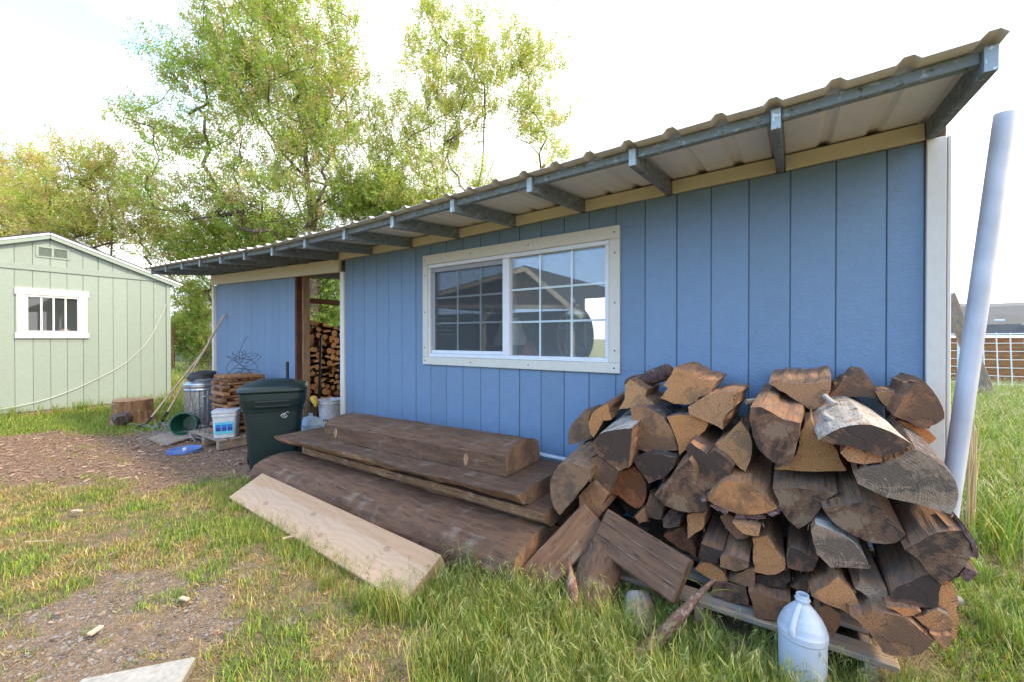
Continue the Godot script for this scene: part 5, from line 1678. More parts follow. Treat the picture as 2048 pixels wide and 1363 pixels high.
func build_bin() -> void:
	var at := Vector3(-4.38, 0.0, -2.11)
	var xf := Transform3D(Basis(Vector3.UP, deg_to_rad(60)).scaled(Vector3(0.98, 1.0, 0.98)), at)
	var o := base("wheeled_bin", at, "dark green wheeled rubbish bin with its lid closed", "bin")
	var m := MB.new()
	loft(m, [[0.03, 0.42, 0.42, 0.06], [0.2, 0.45, 0.46, 0.07], [0.5, 0.50, 0.53, 0.08], [0.60, 0.52, 0.55, 0.085], [0.605, 0.545, 0.58, 0.09], [0.625, 0.555, 0.59, 0.09], [0.63, 0.535, 0.57, 0.09], [0.66, 0.56, 0.60, 0.1], [0.72, 0.585, 0.63, 0.1], [0.78, 0.59, 0.635, 0.1], [0.79, 0.57, 0.61, 0.1]], xf)
	put(m, "body", M.bin, o)
	m = MB.new()
	loft(m, [[0.788, 0.60, 0.645, 0.10], [0.80, 0.615, 0.66, 0.1], [0.825, 0.61, 0.655, 0.11], [0.845, 0.57, 0.60, 0.13], [0.865, 0.44, 0.46, 0.14], [0.868, 0.40, 0.42, 0.13], [0.880, 0.36, 0.36, 0.13], [0.893, 0.24, 0.24, 0.1], [0.897, 0.12, 0.12, 0.05]], xf)
	put(m, "lid", M.bin, o)
	for s in [-1.0, 1.0]:
		m = MB.new()
		var p: Vector3 = xf * Vector3(s * 0.235, 0.1, -0.17)
		m.lathe(p, [[0.0, -0.03], [0.085, -0.03], [0.1, -0.02], [0.1, 0.02], [0.085, 0.03], [0.0, 0.03]], 20, Vector2.ONE, null, xf.basis * Basis(Vector3.BACK, PI / 2))
		put(m, "wheel", M.bin_dark, o)
	m = MB.new()
	var hp := []
	for p in [[-0.2, 0.70, -0.3], [-0.2, 0.74, -0.36], [0.0, 0.745, -0.38], [0.2, 0.74, -0.36], [0.2, 0.70, -0.3]]: hp.append(xf * Vector3(p[0], p[1], p[2]))
	m.tube(smooth(hp, 4), ones(17, 0.016), 8)
	put(m, "handle", M.bin, o)
	for s in [[0.0, 0.705, 0.314], [0.0, 0.66, 0.302]]:
		m = MB.new()
		m.box(xf * Vector3(s[0], s[1], s[2]), Vector3(0.3, 0.018, 0.02), 0.006, xf.basis)
		put(m, "grip_rib", M.bin, o)
	# knotted white string on its front
	m = MB.new()
	var pts := []
	for i in 26:
		var a := i * 0.75
		pts.append(xf * Vector3(0.08 + 0.018 * cos(a) + i * 0.0016, 0.545 + 0.02 * sin(a * 0.8) + i * 0.001, 0.283 + 0.006 * sin(a * 1.7)))
	m.tube(smooth(pts, 2), ones(51, 0.0025), 5)
	single(m, "string_knot", M.white_plastic, xf * Vector3(0.08, 0.53, 0.285), "tangled white string tied on the front of the bin", "string")


func ones(n: int, r: float) -> Array:
	var a := []
	for i in n: a.append(r)
	return a


func pail(called: String, at: Vector3, r0: float, r1: float, h: float, label: String, lid := false) -> Node3D:
	var o := base(called, at, label, "bucket")
	var m := MB.new()
	m.lathe(at, [[0.0, 0.0], [r0, 0.0], [lerpf(r0, r1, 0.78), h * 0.78], [lerpf(r0, r1, 0.78) + 0.008, h * 0.785], [lerpf(r0, r1, 0.8) + 0.008, h * 0.80], [lerpf(r0, r1, 0.8), h * 0.805], [lerpf(r0, r1, 0.88), h * 0.87], [r1 + 0.01, h * 0.875], [r1 + 0.01, h * 0.9], [r1, h * 0.905], [r1, h * 0.97], [r1 + 0.01, h * 0.975], [r1 + 0.008, h], [r1 - 0.004, h], [r0 - 0.004, 0.01], [0.0, 0.01]], 36)
	put(m, "body", M.white_plastic, o)
	m = MB.new()
	var pts := []
	for i in 13:
		var a := PI * i / 12
		pts.append(at + Vector3(cos(a) * (r1 + 0.012), h * 0.88 - sin(a) * h * 0.42, sin(a) * 0.03 + r1 * 0.2 * sin(a) + 0.02))
	m.tube(pts, ones(13, 0.0025), 5)
	put(m, "bail", M.wire, o)
	return o


func lettering(txt: String, size: float, mat: Material, at: Transform3D, parent: Node3D) -> void:
	var tm := TextMesh.new()
	var sf := SystemFont.new()
	sf.font_names = PackedStringArray(["Droid Sans"])
	sf.font_weight = 700
	tm.font = sf
	tm.text = txt
	tm.font_size = 48
	tm.pixel_size = size / 48.0
	tm.depth = 0.0016
	tm.material = mat
	var o := inst(tm, "lettering", parent)
	o.transform = Transform3D(at.basis, at.origin - world_of(parent))


func build_clutter() -> void:
	var m := MB.new()
	# galvanised can with its lid and a coiled hose on top
	var at := Vector3(-7.18, 0.02, -2.42)
	var o := base("galvanised_can", at, "ribbed galvanised metal rubbish can beside the sliding door", "can")
	var wave := func(a: float, y: float) -> float:
		return 1.0 + (0.02 * pow(maxf(0.0, cos(a * 26.0)), 0.6) if y > 0.08 and y < 0.54 else 0.0)
	m.lathe(at, [[0.0, 0.0], [0.19, 0.0], [0.195, 0.03], [0.19, 0.05], [0.192, 0.09], [0.205, 0.3], [0.215, 0.53], [0.222, 0.555], [0.216, 0.575], [0.222, 0.595], [0.216, 0.615]], 104, Vector2.ONE, wave)
	put(m, "body", M.zinc, o)
	m = MB.new()
	m.lathe(at, [[0.232, 0.585], [0.234, 0.60], [0.234, 0.63], [0.225, 0.645], [0.2, 0.655], [0.15, 0.685], [0.06, 0.70], [0.0, 0.702]], 48)
	put(m, "lid", M.zinc, o)
	for s in [-1.0, 1.0]:
		m = MB.new()
		var hp := []
		for i in 7:
			var a: float = PI * i / 6
			hp.append(at + Vector3(s * (0.22 + 0.03 * sin(a)), 0.45 + 0.02 * sin(a), 0.07 * cos(a)))
		m.tube(hp, ones(7, 0.006), 6)
		put(m, "handle", M.zinc, o)
	m = MB.new()
	var coil := []
	for i in 90:
		var a := TAU * i / 18.0
		coil.append(at + Vector3(cos(a) * (0.16 + 0.015 * sin(i * 0.7)), 0.715 + i * 0.0009 + 0.012 * sin(a * 2.0), sin(a) * (0.15 + 0.02 * sin(i * 0.31))))
	m.tube(coil, ones(90, 0.014), 7)
	single(m, "hose_coil", M.black_rubber, at + Vector3(0, 0.70, 0), "coil of black hose lying on the galvanised can", "hose")
	# second black lid behind
	m = MB.new()
	m.lathe(Vector3(-7.62, 0.02, -2.62), [[0.0, 0.0], [0.2, 0.0], [0.22, 0.6], [0.235, 0.61], [0.235, 0.65], [0.15, 0.69], [0.0, 0.7]], 32)
	single(m, "black_can", M.black_rubber, Vector3(-7.62, 0.02, -2.62), "dark plastic can half hidden behind the galvanised can", "can")
	# white box at the corner of the shed
	m = MB.new()
	loft(m, [[0.0, 0.5, 0.4, 0.03], [0.72, 0.52, 0.42, 0.03], [0.73, 0.55, 0.45, 0.03], [0.78, 0.55, 0.45, 0.03]], Transform3D(Basis.IDENTITY, Vector3(-8.75, 0, -3.6)))
	single(m, "white_box", M.white_plastic, Vector3(-8.75, 0, -3.6), "white lidded box behind the corner of the blue shed", "box")
	# kindling stack on a small pallet
	var p := base("small_pallet", Vector3(-6.05, 0, -2.42), "low grey wooden pallet under the kindling stack", "pallet")
	for i in 5:
		m = MB.new()
		m.off = Vector2(rng.randf(), rng.randf())
		m.box(Vector3(-6.0, 0.105, -2.62 + i * 0.135), Vector3(0.95, 0.02, 0.1), 0.003)
		put(m, "slat", M.grey_wood, p)
	for x in [-6.42, -6.0, -5.58]:
		m = MB.new()
		m.box(Vector3(x, 0.047, -2.35), Vector3(0.06, 0.094, 0.64), 0.003)
		put(m, "block", M.grey_wood, p)
	var lay := ["lowest", "second", "third", "fourth", "fifth", "sixth", "seventh", "eighth", "ninth", "tenth", "eleventh", "twelfth", "thirteenth", "fourteenth", "fifteenth", "sixteenth", "seventeenth", "topmost"]
	for L in 18:
		for k in 5:
			m = MB.new()
			m.off = Vector2(rng.randf() * 3, rng.randf() * 3)
			var along := L % 2 == 0
			var s := -0.2 + k * 0.1 + rng.randf_range(-0.02, 0.02)
			var c := Vector3(-6.0 + (0.0 if along else s), 0.138 + L * 0.0405, -2.42 + (s if along else 0.0)) + Vector3(rng.randf_range(-0.04, 0.04), 0, rng.randf_range(-0.04, 0.04))
			var tone := rng.randf_range(0.75, 1.35)
			m.col = Color(tone * 1.05, tone * 0.86, tone * 0.66)
			m.box(c, Vector3(rng.randf_range(0.055, 0.085), rng.randf_range(0.03, 0.039), rng.randf_range(0.38, 0.48)), 0.004, Basis(Vector3.UP, (PI / 2 if along else 0.0) + rng.randf_range(-0.13, 0.13)) * Basis(Vector3.BACK, rng.randf_range(-0.05, 0.05)))
			single(m, "kindling_stick", M.split, c, "%s tan split kindling stick, %s layer of the criss cross stack beside the bin" % [["first", "second", "third", "fourth", "fifth"][k], lay[L]], "kindling", "kindling stacked beside the bin")
	# tangle of rusty wire on the stack
	m = MB.new()
	var wp := []
	for i in 70:
		var a := i * 0.55
		wp.append(Vector3(-6.05 + 0.2 * sin(a * 1.0) + 0.06 * sin(a * 2.7), 0.97 + 0.13 * sin(a * 0.73) + 0.05 * cos(a * 1.9), -2.5 + 0.12 * cos(a * 1.3)))
	wp.append(Vector3(-6.15, 1.12, -2.5))
	wp.append(Vector3(-6.0, 1.28, -2.5))
	wp.append(Vector3(-5.93, 1.32, -2.52))
	var wps := smooth(wp, 3)
	m.tube(wps, ones(wps.size(), 0.0028), 5)
	single(m, "wire_tangle", M.rust_wire, Vector3(-6.05, 0.86, -2.5), "tangle of dark rusty wire on top of the kindling stack", "wire")
	# square white bucket with a printed label
	at = Vector3(-5.72, 0.12, -2.18)
	o = base("square_bucket", at, "square white bucket with a blue printed label by the bin", "bucket")
	m = MB.new()
	var bx := Transform3D(Basis(Vector3.UP, deg_to_rad(58)), at)
	loft(m, [[0.0, 0.22, 0.22, 0.03], [0.25, 0.245, 0.245, 0.03], [0.255, 0.26, 0.26, 0.035], [0.275, 0.26, 0.26, 0.035], [0.28, 0.25, 0.25, 0.03], [0.30, 0.265, 0.265, 0.035], [0.325, 0.265, 0.265, 0.035]], bx)
	put(m, "body", M.white_plastic, o)
	for q in [[0.0, 0.12, 0.19, 0.14, M.teal_ink, 0.1232], [-0.058, 0.145, 0.05, 0.035, M.blue_ink, 0.1258], [0.0, 0.145, 0.05, 0.035, M.blue_ink, 0.1258], [0.058, 0.145, 0.05, 0.035, M.blue_ink, 0.1258], [-0.058, 0.105, 0.05, 0.042, M.deep_ink, 0.1252], [0.0, 0.105, 0.05, 0.042, M.deep_ink, 0.1252], [0.058, 0.105, 0.05, 0.042, M.deep_ink, 0.1252], [0.045, 0.064, 0.085, 0.02, M.red_ink, 0.1255]]:
		m = MB.new()
		m.box(bx * Vector3(q[0], q[1], q[5] - (0.125 - q[1]) * 0.05), Vector3(q[2], q[3], 0.0015), 0.0, bx.basis)
		put(m, "label", q[4], o)
	# blue lid on the ground
	m = MB.new()
	at = Vector3(-5.82, 0.006, -1.79)
	m.lathe(at, [[0.0, 0.012], [0.12, 0.012], [0.125, 0.02], [0.15, 0.02], [0.155, 0.028], [0.165, 0.028], [0.168, 0.0], [0.160, -0.002]], 40)
	o = single(m, "pail_cover", M.blue_plastic, at, "round blue bucket lid lying on the wood chips", "lid")
	m = MB.new()
	m.lathe(at + Vector3(0.0, 0.012, 0), [[0.022, 0.0], [0.022, 0.02], [0.012, 0.026], [0.0, 0.026]], 14)
	put(m, "spout_cap", M.white_plastic, o)
	# green pot on its side
	m = MB.new()
	at = Vector3(-6.72, 0.17, -2.1)
	m.lathe(at, [[0.0, -0.14], [0.1, -0.14], [0.14, 0.1], [0.155, 0.1], [0.155, 0.135], [0.14, 0.135], [0.095, -0.12], [0.0, -0.12]], 32, Vector2.ONE, null, Basis(Vector3.UP, 0.9) * Basis(Vector3.RIGHT, PI / 2 - 0.1))
	single(m, "green_pot", M.green_plastic, at - Vector3(0, 0.16, 0), "dark green plastic pot lying on its side by the can", "pot")
	# boards on the ground
	for i in 5:
		m = MB.new()
		m.off = Vector2(rng.randf(), rng.randf())
		m.box(Vector3(-6.95 + i * 0.13, 0.03, -1.98), Vector3(0.11, 0.022, 0.62), 0.003, Basis(Vector3.UP, 0.6 + rng.randf_range(-0.04, 0.04)))
		single(m, "ground_board", M.grey_wood, Vector3(-6.95 + i * 0.13, 0.02, -1.98), "%s grey board of the low platform in front of the can" % ["first", "second", "third", "fourth", "fifth"][i], "board", "boards on the ground by the can")
	# rakes against the door
	var rk := base("leaf_rake", Vector3(-7.77, 0.0, -2.1), "long wooden handled fan rake leaning on the sliding door", "rake")
	var a0 := Vector3(-7.37, 1.684, -2.80)
	var a1 := Vector3(-7.72, 0.22, -2.17)
	m = MB.new()
	m.tube([a0, a1], [0.016, 0.016], 10)
	put(m, "handle", M.handle, rk)
	m = MB.new()
	m.tube([a1, a1.lerp(a0, -0.06)], [0.019, 0.013], 10)
	put(m, "ferrule", M.black_metal, rk)
	for i in 13:
		m = MB.new()
		var f := (i - 6) / 6.0
		var hub := a1.lerp(a0, -0.06)
		m.tube([hub, hub + Vector3(-0.03 + 0.08 * f, -0.08, 0.03 + 0.05 * f), hub + Vector3(-0.05 + 0.2 * f, -0.125, 0.06 + 0.1 * f), hub + Vector3(-0.05 + 0.21 * f, -0.135, 0.075 + 0.1 * f)], [0.003, 0.003, 0.003, 0.002], 4)
		put(m, "tine", M.black_metal, rk)
	rk = base("garden_fork", Vector3(-7.75, 0.0, -1.9), "shorter pale handled cultivator fork crossing behind the fan rake", "fork")
	a0 = Vector3(-7.52, 1.2, -2.62)
	a1 = Vector3(-7.71, 0.17, -1.98)
	m = MB.new()
	m.tube([a0, a1], [0.015, 0.015], 10)
	put(m, "handle", M.handle, rk)
	m = MB.new()
	m.tube([a1, a1.lerp(a0, -0.09)], [0.018, 0.012], 8)
	put(m, "socket", M.black_metal, rk)
	for i in 4:
		m = MB.new()
		var hub := a1.lerp(a0, -0.09)
		m.tube([hub, hub + Vector3(-0.06 + i * 0.035, -0.01, 0.05), hub + Vector3(-0.07 + i * 0.045, -0.08, 0.12)], [0.006, 0.006, 0.003], 5)
		put(m, "prong", M.black_metal, rk)
	# crumpled wire fencing on the ground
	m = MB.new()
	for i in 26:
		var pts := []
		var z := rng.randf_range(-2.3, -1.6)
		var x := rng.randf_range(-7.6, -6.2)
		var dir := rng.randf_range(-0.8, 0.8) + (PI / 2 if i % 3 == 0 else 0.0)
		var L := rng.randf_range(0.4, 1.3)
		for k in 9:
			var t := k / 8.0 - 0.5
			pts.append(Vector3(x + cos(dir) * L * t, 0.03 + 0.10 * absf(sin(t * 5.0 + i)) * rng.randf_range(0.5, 1.0), z + sin(dir) * L * t * 0.7 + 0.03 * sin(t * 9 + i)))
		var sp := smooth(pts, 3)
		m.tube(sp, ones(sp.size(), 0.0028), 4)
	single(m, "wire_fencing", M.wire, Vector3(-6.9, 0.02, -1.95), "crumpled grey wire fencing lying on the wood chips", "wire")
	m = MB.new()
	for i in 14:
		var pts := []
		for k in 9:
			var t := k / 8.0
			pts.append(Vector3(-6.5 + 0.75 * t + 0.05 * sin(i + t * 3), 0.12 + i * 0.045 + 0.08 * sin(t * PI) + 0.03 * sin(i * 2.0 + t * 7), -1.98 - 0.12 * sin(t * PI)) if i < 7 else Vector3(-7.1 + (i - 7) * 0.14 + 0.04 * sin(t * 4 + i), 0.05 + 0.62 * t, -2.1 - 0.12 * t + 0.05 * sin(t * 5 + i)))
		var sp := smooth(pts, 2)
		m.tube(sp, ones(sp.size(), 0.0022), 4)
	single(m, "wire_netting", M.rust_wire, Vector3(-6.7, 0.05, -2.05), "loose dark wire netting bent up against the can and kindling", "wire")
	# stump
	at = Vector3(-8.5, 0.0, -1.95)
	o = base("tree_stump", at, "short cut tree stump on the lawn by the green shed", "stump")
	m = MB.new()
	var nz := noise(77, 1.0, 3)
	m.lathe(at, [[0.31, -0.02], [0.265, 0.06], [0.238, 0.2], [0.232, 0.36]], 40, Vector2.ONE, func(a: float, y: float) -> float: return 1.0 + 0.16 * nz.get_noise_3d(cos(a) * 1.6, y * 1.5, sin(a) * 1.6) + 0.03 * sin(a * 9.0))
	put(m, "trunk", M.slab_edge, o)
	m = MB.new()
	m.lathe(at, [[0.230, 0.36], [0.22, 0.368], [0.0, 0.366]], 40, Vector2.ONE, func(a: float, y: float) -> float: return 1.0 + 0.16 * nz.get_noise_3d(cos(a) * 1.6, 0.36 * 1.5, sin(a) * 1.6) + 0.03 * sin(a * 9.0))
	for i in m.uv.size(): m.uv[i] = Vector2(m.v[i].x - at.x, m.v[i].z - at.z) / 0.6 + Vector2(0.5, 0.5)
	put(m, "sawn_top", M.end0, o)
	stub(at + Vector3(0.22, 0.13, 0.12), at + Vector3(0.36, 0.12, 0.22), 0.1, 0.085, M.bark, "stump_root", "round cut root stub beside the tree stump", "root")
	# things inside the doorway
	o = pail("white_pail", Vector3(-4.86, 0.16, -3.02), 0.125, 0.15, 0.38, "tall round white pail with blue lettering inside the doorway")
	var face := Basis(Vector3.UP, deg_to_rad(52))
	for q in [[-0.07, 0.012, 0.022], [-0.05, 0.01, 0.03], [-0.025, 0.018, 0.02], [0.0, 0.016, 0.02], [0.022, 0.01, 0.022], [0.04, 0.008, 0.032], [0.058, 0.01, 0.034]]:
		m = MB.new()
		m.box(Vector3(-4.86, 0.285 + q[2] * 0.5, -3.02) + face * Vector3(q[0], 0, 0.1375 - q[0] * q[0] * 3.6), Vector3(q[1], q[2], 0.003), 0.0, face)
		put(m, "printed_mark", M.navy_ink, o)
	m = MB.new()
	m.span(Vector3(-5.05, 0.1, -3.2), Vector3(-4.65, 0.158, -2.9))
	single(m, "wood_block", M.grey_wood, Vector3(-4.85, 0.1, -3.05), "grey wood block under the white pail", "block")
	m = MB.new()
	m.lathe(Vector3(-4.62, 0.10, -2.62), [[0.0, 0.0], [0.13, 0.0], [0.14, 0.05], [0.14, 0.22], [0.10, 0.29], [0.03, 0.31], [0.03, 0.34], [0.0, 0.34]], 24, Vector2(1.0, 0.7))
	single(m, "blue_jug", M.pale_blue, Vector3(-4.62, 0.10, -2.62), "pale blue plastic jug lying in front of the white pail", "jug")
	m = MB.new()
	m.beam(Vector3(-5.62, 0.1, -3.3), Vector3(-5.72, 1.35, -3.4), 0.03, 0.03)
	single(m, "black_rod", M.black_metal, Vector3(-5.6, 0.1, -3.3), "black rod leaning on the rusty door post", "rod")
	m = MB.new()
	m.tube([Vector3(-5.2, 0.0, -2.66), Vector3(-5.22, 1.02, -2.66)], [0.018, 0.018], 10)
	single(m, "black_pole", M.black_metal, Vector3(-5.2, 0, -2.66), "black pole standing up behind the bin", "pole")
	m = MB.new()
	m.tube(smooth([Vector3(-4.98, 0.52, -2.86), Vector3(-4.93, 0.56, -2.83), Vector3(-4.88, 0.53, -2.82), Vector3(-4.86, 0.47, -2.82)], 4), [0.02, 0.03, 0.035, 0.04, 0.042, 0.042, 0.042, 0.04, 0.038, 0.03, 0.025, 0.02, 0.012], 8)
	single(m, "yellow_glove", M.yellow, Vector3(-4.92, 0.46, -2.83), "yellow work glove hooked beside the bin rim", "glove")
	m = MB.new()
	m.beam(Vector3(-4.88, 0.1, -2.72), Vector3(-5.0, 0.56, -2.82), 0.03, 0.05)
	single(m, "dark_stake", M.dark_wood, Vector3(-4.88, 0.1, -2.72), "dark stake leaning between the bin and the pail", "stake")
	# gallon jug with an open neck and a moulded grip
	at = Vector3(0.03, 0.02, -1.87)
	o = base("plastic_jug", at, "empty translucent white gallon jug in the grass before the pallet", "jug")
	var jx := Transform3D(Basis(Vector3.UP, deg_to_rad(-25)), at)
	m = MB.new()
	m.lathe(at, [[0.0, 0.0], [0.064, 0.0], [0.074, 0.008], [0.0765, 0.18], [0.079, 0.186], [0.079, 0.205], [0.0765, 0.212], [0.073, 0.226], [0.062, 0.25], [0.045, 0.274], [0.030, 0.291], [0.022, 0.30], [0.022, 0.312], [0.0245, 0.313], [0.0245, 0.317], [0.021, 0.318], [0.020, 0.332], [0.017, 0.332], [0.017, 0.3]], 48)
	# press a hollow behind the grip into the shoulder
	for i in m.v.size():
		var l: Vector3 = jx.affine_inverse() * m.v[i]
		var f := smoothstep(0.2, 0.225, l.y) * (1.0 - smoothstep(0.275, 0.30, l.y)) * smoothstep(0.005, 0.02, absf(l.x)) * (1.0 - smoothstep(0.05, 0.075, absf(l.x))) * smoothstep(0.0, 0.03, l.z)
		l.z -= f * 0.02
		m.v[i] = jx * l
	put(m, "body", M.jug, o)
	m = MB.new()
	var gp := []
	for q in [[0.298, 0.018], [0.285, 0.036], [0.262, 0.055], [0.24, 0.069], [0.222, 0.076], [0.205, 0.075]]: gp.append(jx * Vector3(0, q[0], q[1]))
	m.tube(smooth(gp, 3), ones(16, 0.0105), 9)
	put(m, "grip", M.jug, o)
	# white pipe leaning at the corner
	m = MB.new()
	var pa := Vector3(0.525, 0.0, -2.62)
	var pb := Vector3(0.735, 2.25, -2.62)
	m.tube([pa, pb], [0.034, 0.034], 40, false)
	m.tube([pb, pb.lerp(pa, 0.2)], [0.030, 0.030], 40, false)
	for i in 40:
		var q := []
		for w in [[0.034, i], [0.034, i + 1], [0.030, i + 1], [0.030, i]]:
			var an: float = TAU * w[1] / 40
			q.append(pb + Vector3(cos(an) * w[0], -0.087 * cos(an) * w[0], sin(an) * w[0]))
		m.poly_out(q, [Vector2.ZERO, Vector2.ZERO, Vector2.ZERO, Vector2.ZERO], Vector3.UP)
	single(m, "plastic_pipe", M.pipe, pa, "tall white plastic pipe leaning at the shed corner", "pipe")
	# paver at the bottom edge
	m = MB.new()
	m.box(Vector3(-1.93, 0.015, -0.385), Vector3(0.36, 0.05, 0.36), 0.006, Basis(Vector3.UP, deg_to_rad(52)))
	single(m, "concrete_paver", M.concrete, Vector3(-1.92, 0, -0.42), "pale concrete paver lying in the gravel", "paver")


# ---------------------------------------------------------------- plants

func blade(b: MB, at: Vector3, dir: float, h: float, lean: float, w: float, col: Color, seg := 3) -> Vector3:
	# a bent, tapering blade of grass; returns its tip
	b.col = col
	var d := Vector3(cos(dir), 0, sin(dir))
	var s := Vector3(-sin(dir), 0, cos(dir))
	var prev := at
	var pw := w
	var tip := at
	for i in seg:
		var t := (i + 1.0) / seg
		var p := at + Vector3.UP * h * (t - 0.35 * lean * t * t) + d * h * lean * t * t
		var nw := w * (1.0 - t * t * 0.75)
		if i == seg - 1:
			b.tri(prev - s * pw, prev + s * pw, p, Vector2.ZERO, Vector2.ZERO, Vector2.ZERO)
		else:
			b.quad(prev - s * pw, prev + s * pw, p + s * nw, p - s * nw)
		prev = p
		pw = nw
		tip = p
	return tip


func tuft(n: int, spread: float, h0: float, h1: float, w: float, cols: Array, lean := 0.6) -> ArrayMesh:
	var b := MB.new()
	for i in n:
		var a := rng.randf() * TAU
		var r := sqrt(rng.randf()) * spread
		var c: Color = cols[rng.randi() % cols.size()]
		var k := rng.randf_range(0.7, 1.35)
		blade(b, Vector3(cos(a) * r, -0.01, sin(a) * r), rng.randf() * TAU, rng.randf_range(h0, h1), rng.randf_range(0.15, lean), w * rng.randf_range(0.7, 1.3), Color(c.r * k, c.g * k, c.b * k))
	var m := arr(b, Vector3.ZERO)
	m.surface_set_material(0, M.blade)
	return m


func seed_tuft(n: int, h0: float, h1: float, stem: Color, head: Color) -> ArrayMesh:
	# drooping brome: thin stems ending in a nodding spray of narrow spikelets
	var b := MB.new()
	for i in n:
		var dir := rng.randf() * TAU
		var base_p := Vector3(rng.randf_range(-0.03, 0.03), -0.01, rng.randf_range(-0.03, 0.03))
		var h := rng.randf_range(h0, h1)
		var k := rng.randf_range(0.8, 1.2)
		var tip := blade(b, base_p, dir, h, rng.randf_range(0.15, 0.45), 0.0011, Color(stem.r * k, stem.g * k, stem.b * k), 4)
		var d := Vector3(cos(dir), 0, sin(dir))
		for s in 6:
			var t := s / 5.0
			var p := tip + d * (0.028 * t - 0.03) + Vector3(0, 0.012 - 0.035 * t * t, 0)
			var hang := (d * rng.randf_range(0.2, 0.9) + Vector3(rng.randf_range(-0.5, 0.5), rng.randf_range(-1.3, -0.4), rng.randf_range(-0.5, 0.5))).normalized()
			var len := rng.randf_range(0.022, 0.038)
			var side := hang.cross(Vector3(rng.randf_range(-1, 1), rng.randf_range(-1, 1), rng.randf_range(-1, 1))).normalized() * 0.0017
			var kk := rng.randf_range(0.8, 1.25)
			b.col = Color(head.r * kk, head.g * kk, head.b * kk)
			b.quad(p, p + hang * len * 0.4 + side, p + hang * len, p + hang * len * 0.4 - side)
			b.tri(p + hang * len * 0.9 - side * 0.2, p + hang * len * 0.9 + side * 0.2, p + hang * len * 1.7 + Vector3(0, -0.003, 0), Vector2.ZERO, Vector2.ZERO, Vector2.ZERO)
	for i in n:
		blade(b, Vector3(rng.randf_range(-0.04, 0.04), -0.01, rng.randf_range(-0.04, 0.04)), rng.randf() * TAU, h0 * rng.randf_range(0.45, 0.95), rng.randf_range(0.2, 0.8), 0.0019, Color(stem.r * rng.randf_range(0.8, 1.2), stem.g, stem.b))
	var m := arr(b, Vector3.ZERO)
	m.surface_set_material(0, M.blade)
	return m


func scatter(called: String, meshes: Array, xf: Array, cols: Array, label: String, category: String) -> void:
	# one object per kind of tuft, all carrying plain names and kind "stuff"
	for v in meshes.size():
		var mine := []
		var mc := []
		for i in range(v, xf.size(), meshes.size()):
			mine.append(xf[i])
			mc.append(cols[i])
		if mine.is_empty(): continue
		var mm := MultiMesh.new()
		mm.transform_format = MultiMesh.TRANSFORM_3D
		mm.use_colors = true
		mm.mesh = meshes[v]
		mm.instance_count = mine.size()
		for i in mine.size():
			mm.set_instance_transform(i, mine[i])
			mm.set_instance_color(i, mc[i])
		var o := MultiMeshInstance3D.new()
		o.name = numbered(called)
		o.multimesh = mm
		add_child(o)
		tag(o, label, category, "", "stuff")


func stand(x: float, z: float, s: float, up := Vector3.ZERO) -> Transform3D:
	var b := Basis(Vector3.UP, rng.randf() * TAU)
	if up != Vector3.ZERO: b = Basis(up.cross(Vector3.UP).normalized() if up.cross(Vector3.UP).length() > 0.01 else Vector3.RIGHT, rng.randf_range(-0.3, 0.3)) * b
	return Transform3D(b.scaled(Vector3.ONE * s), Vector3(x, ground_y(x, z), z))


func blocked(x: float, z: float) -> bool:
	# where things stand on the ground
	if z < -2.7 and z > -6.1 and x > -8.1 and x < 0.66: return true
	if x > -14.5 and x < -10.8 and z > -3.15 and z < 0.35: return true
	if x > -3.95 and x < -1.15 and z < -1.72 and z > -2.8: return true
	if x > -3.75 and x < -1.55 and z < -1.42 and z > -1.75: return true
	if x > -1.0 and x < 0.33 and z < -2.02: return true
	if x > 0.3 and x < 0.5 and z < -2.1 and z > -2.8: return true
	if Vector2(x + 8.5, z + 1.95).length() < 0.3: return true
	if Vector2(x + 4.5, z + 2.18).length() < 0.3: return true
	if Vector2(x - 0.03, z + 1.87).length() < 0.06: return true
	if Vector2(x + 1.92, z + 0.42).length() < 0.22: return true
	return false


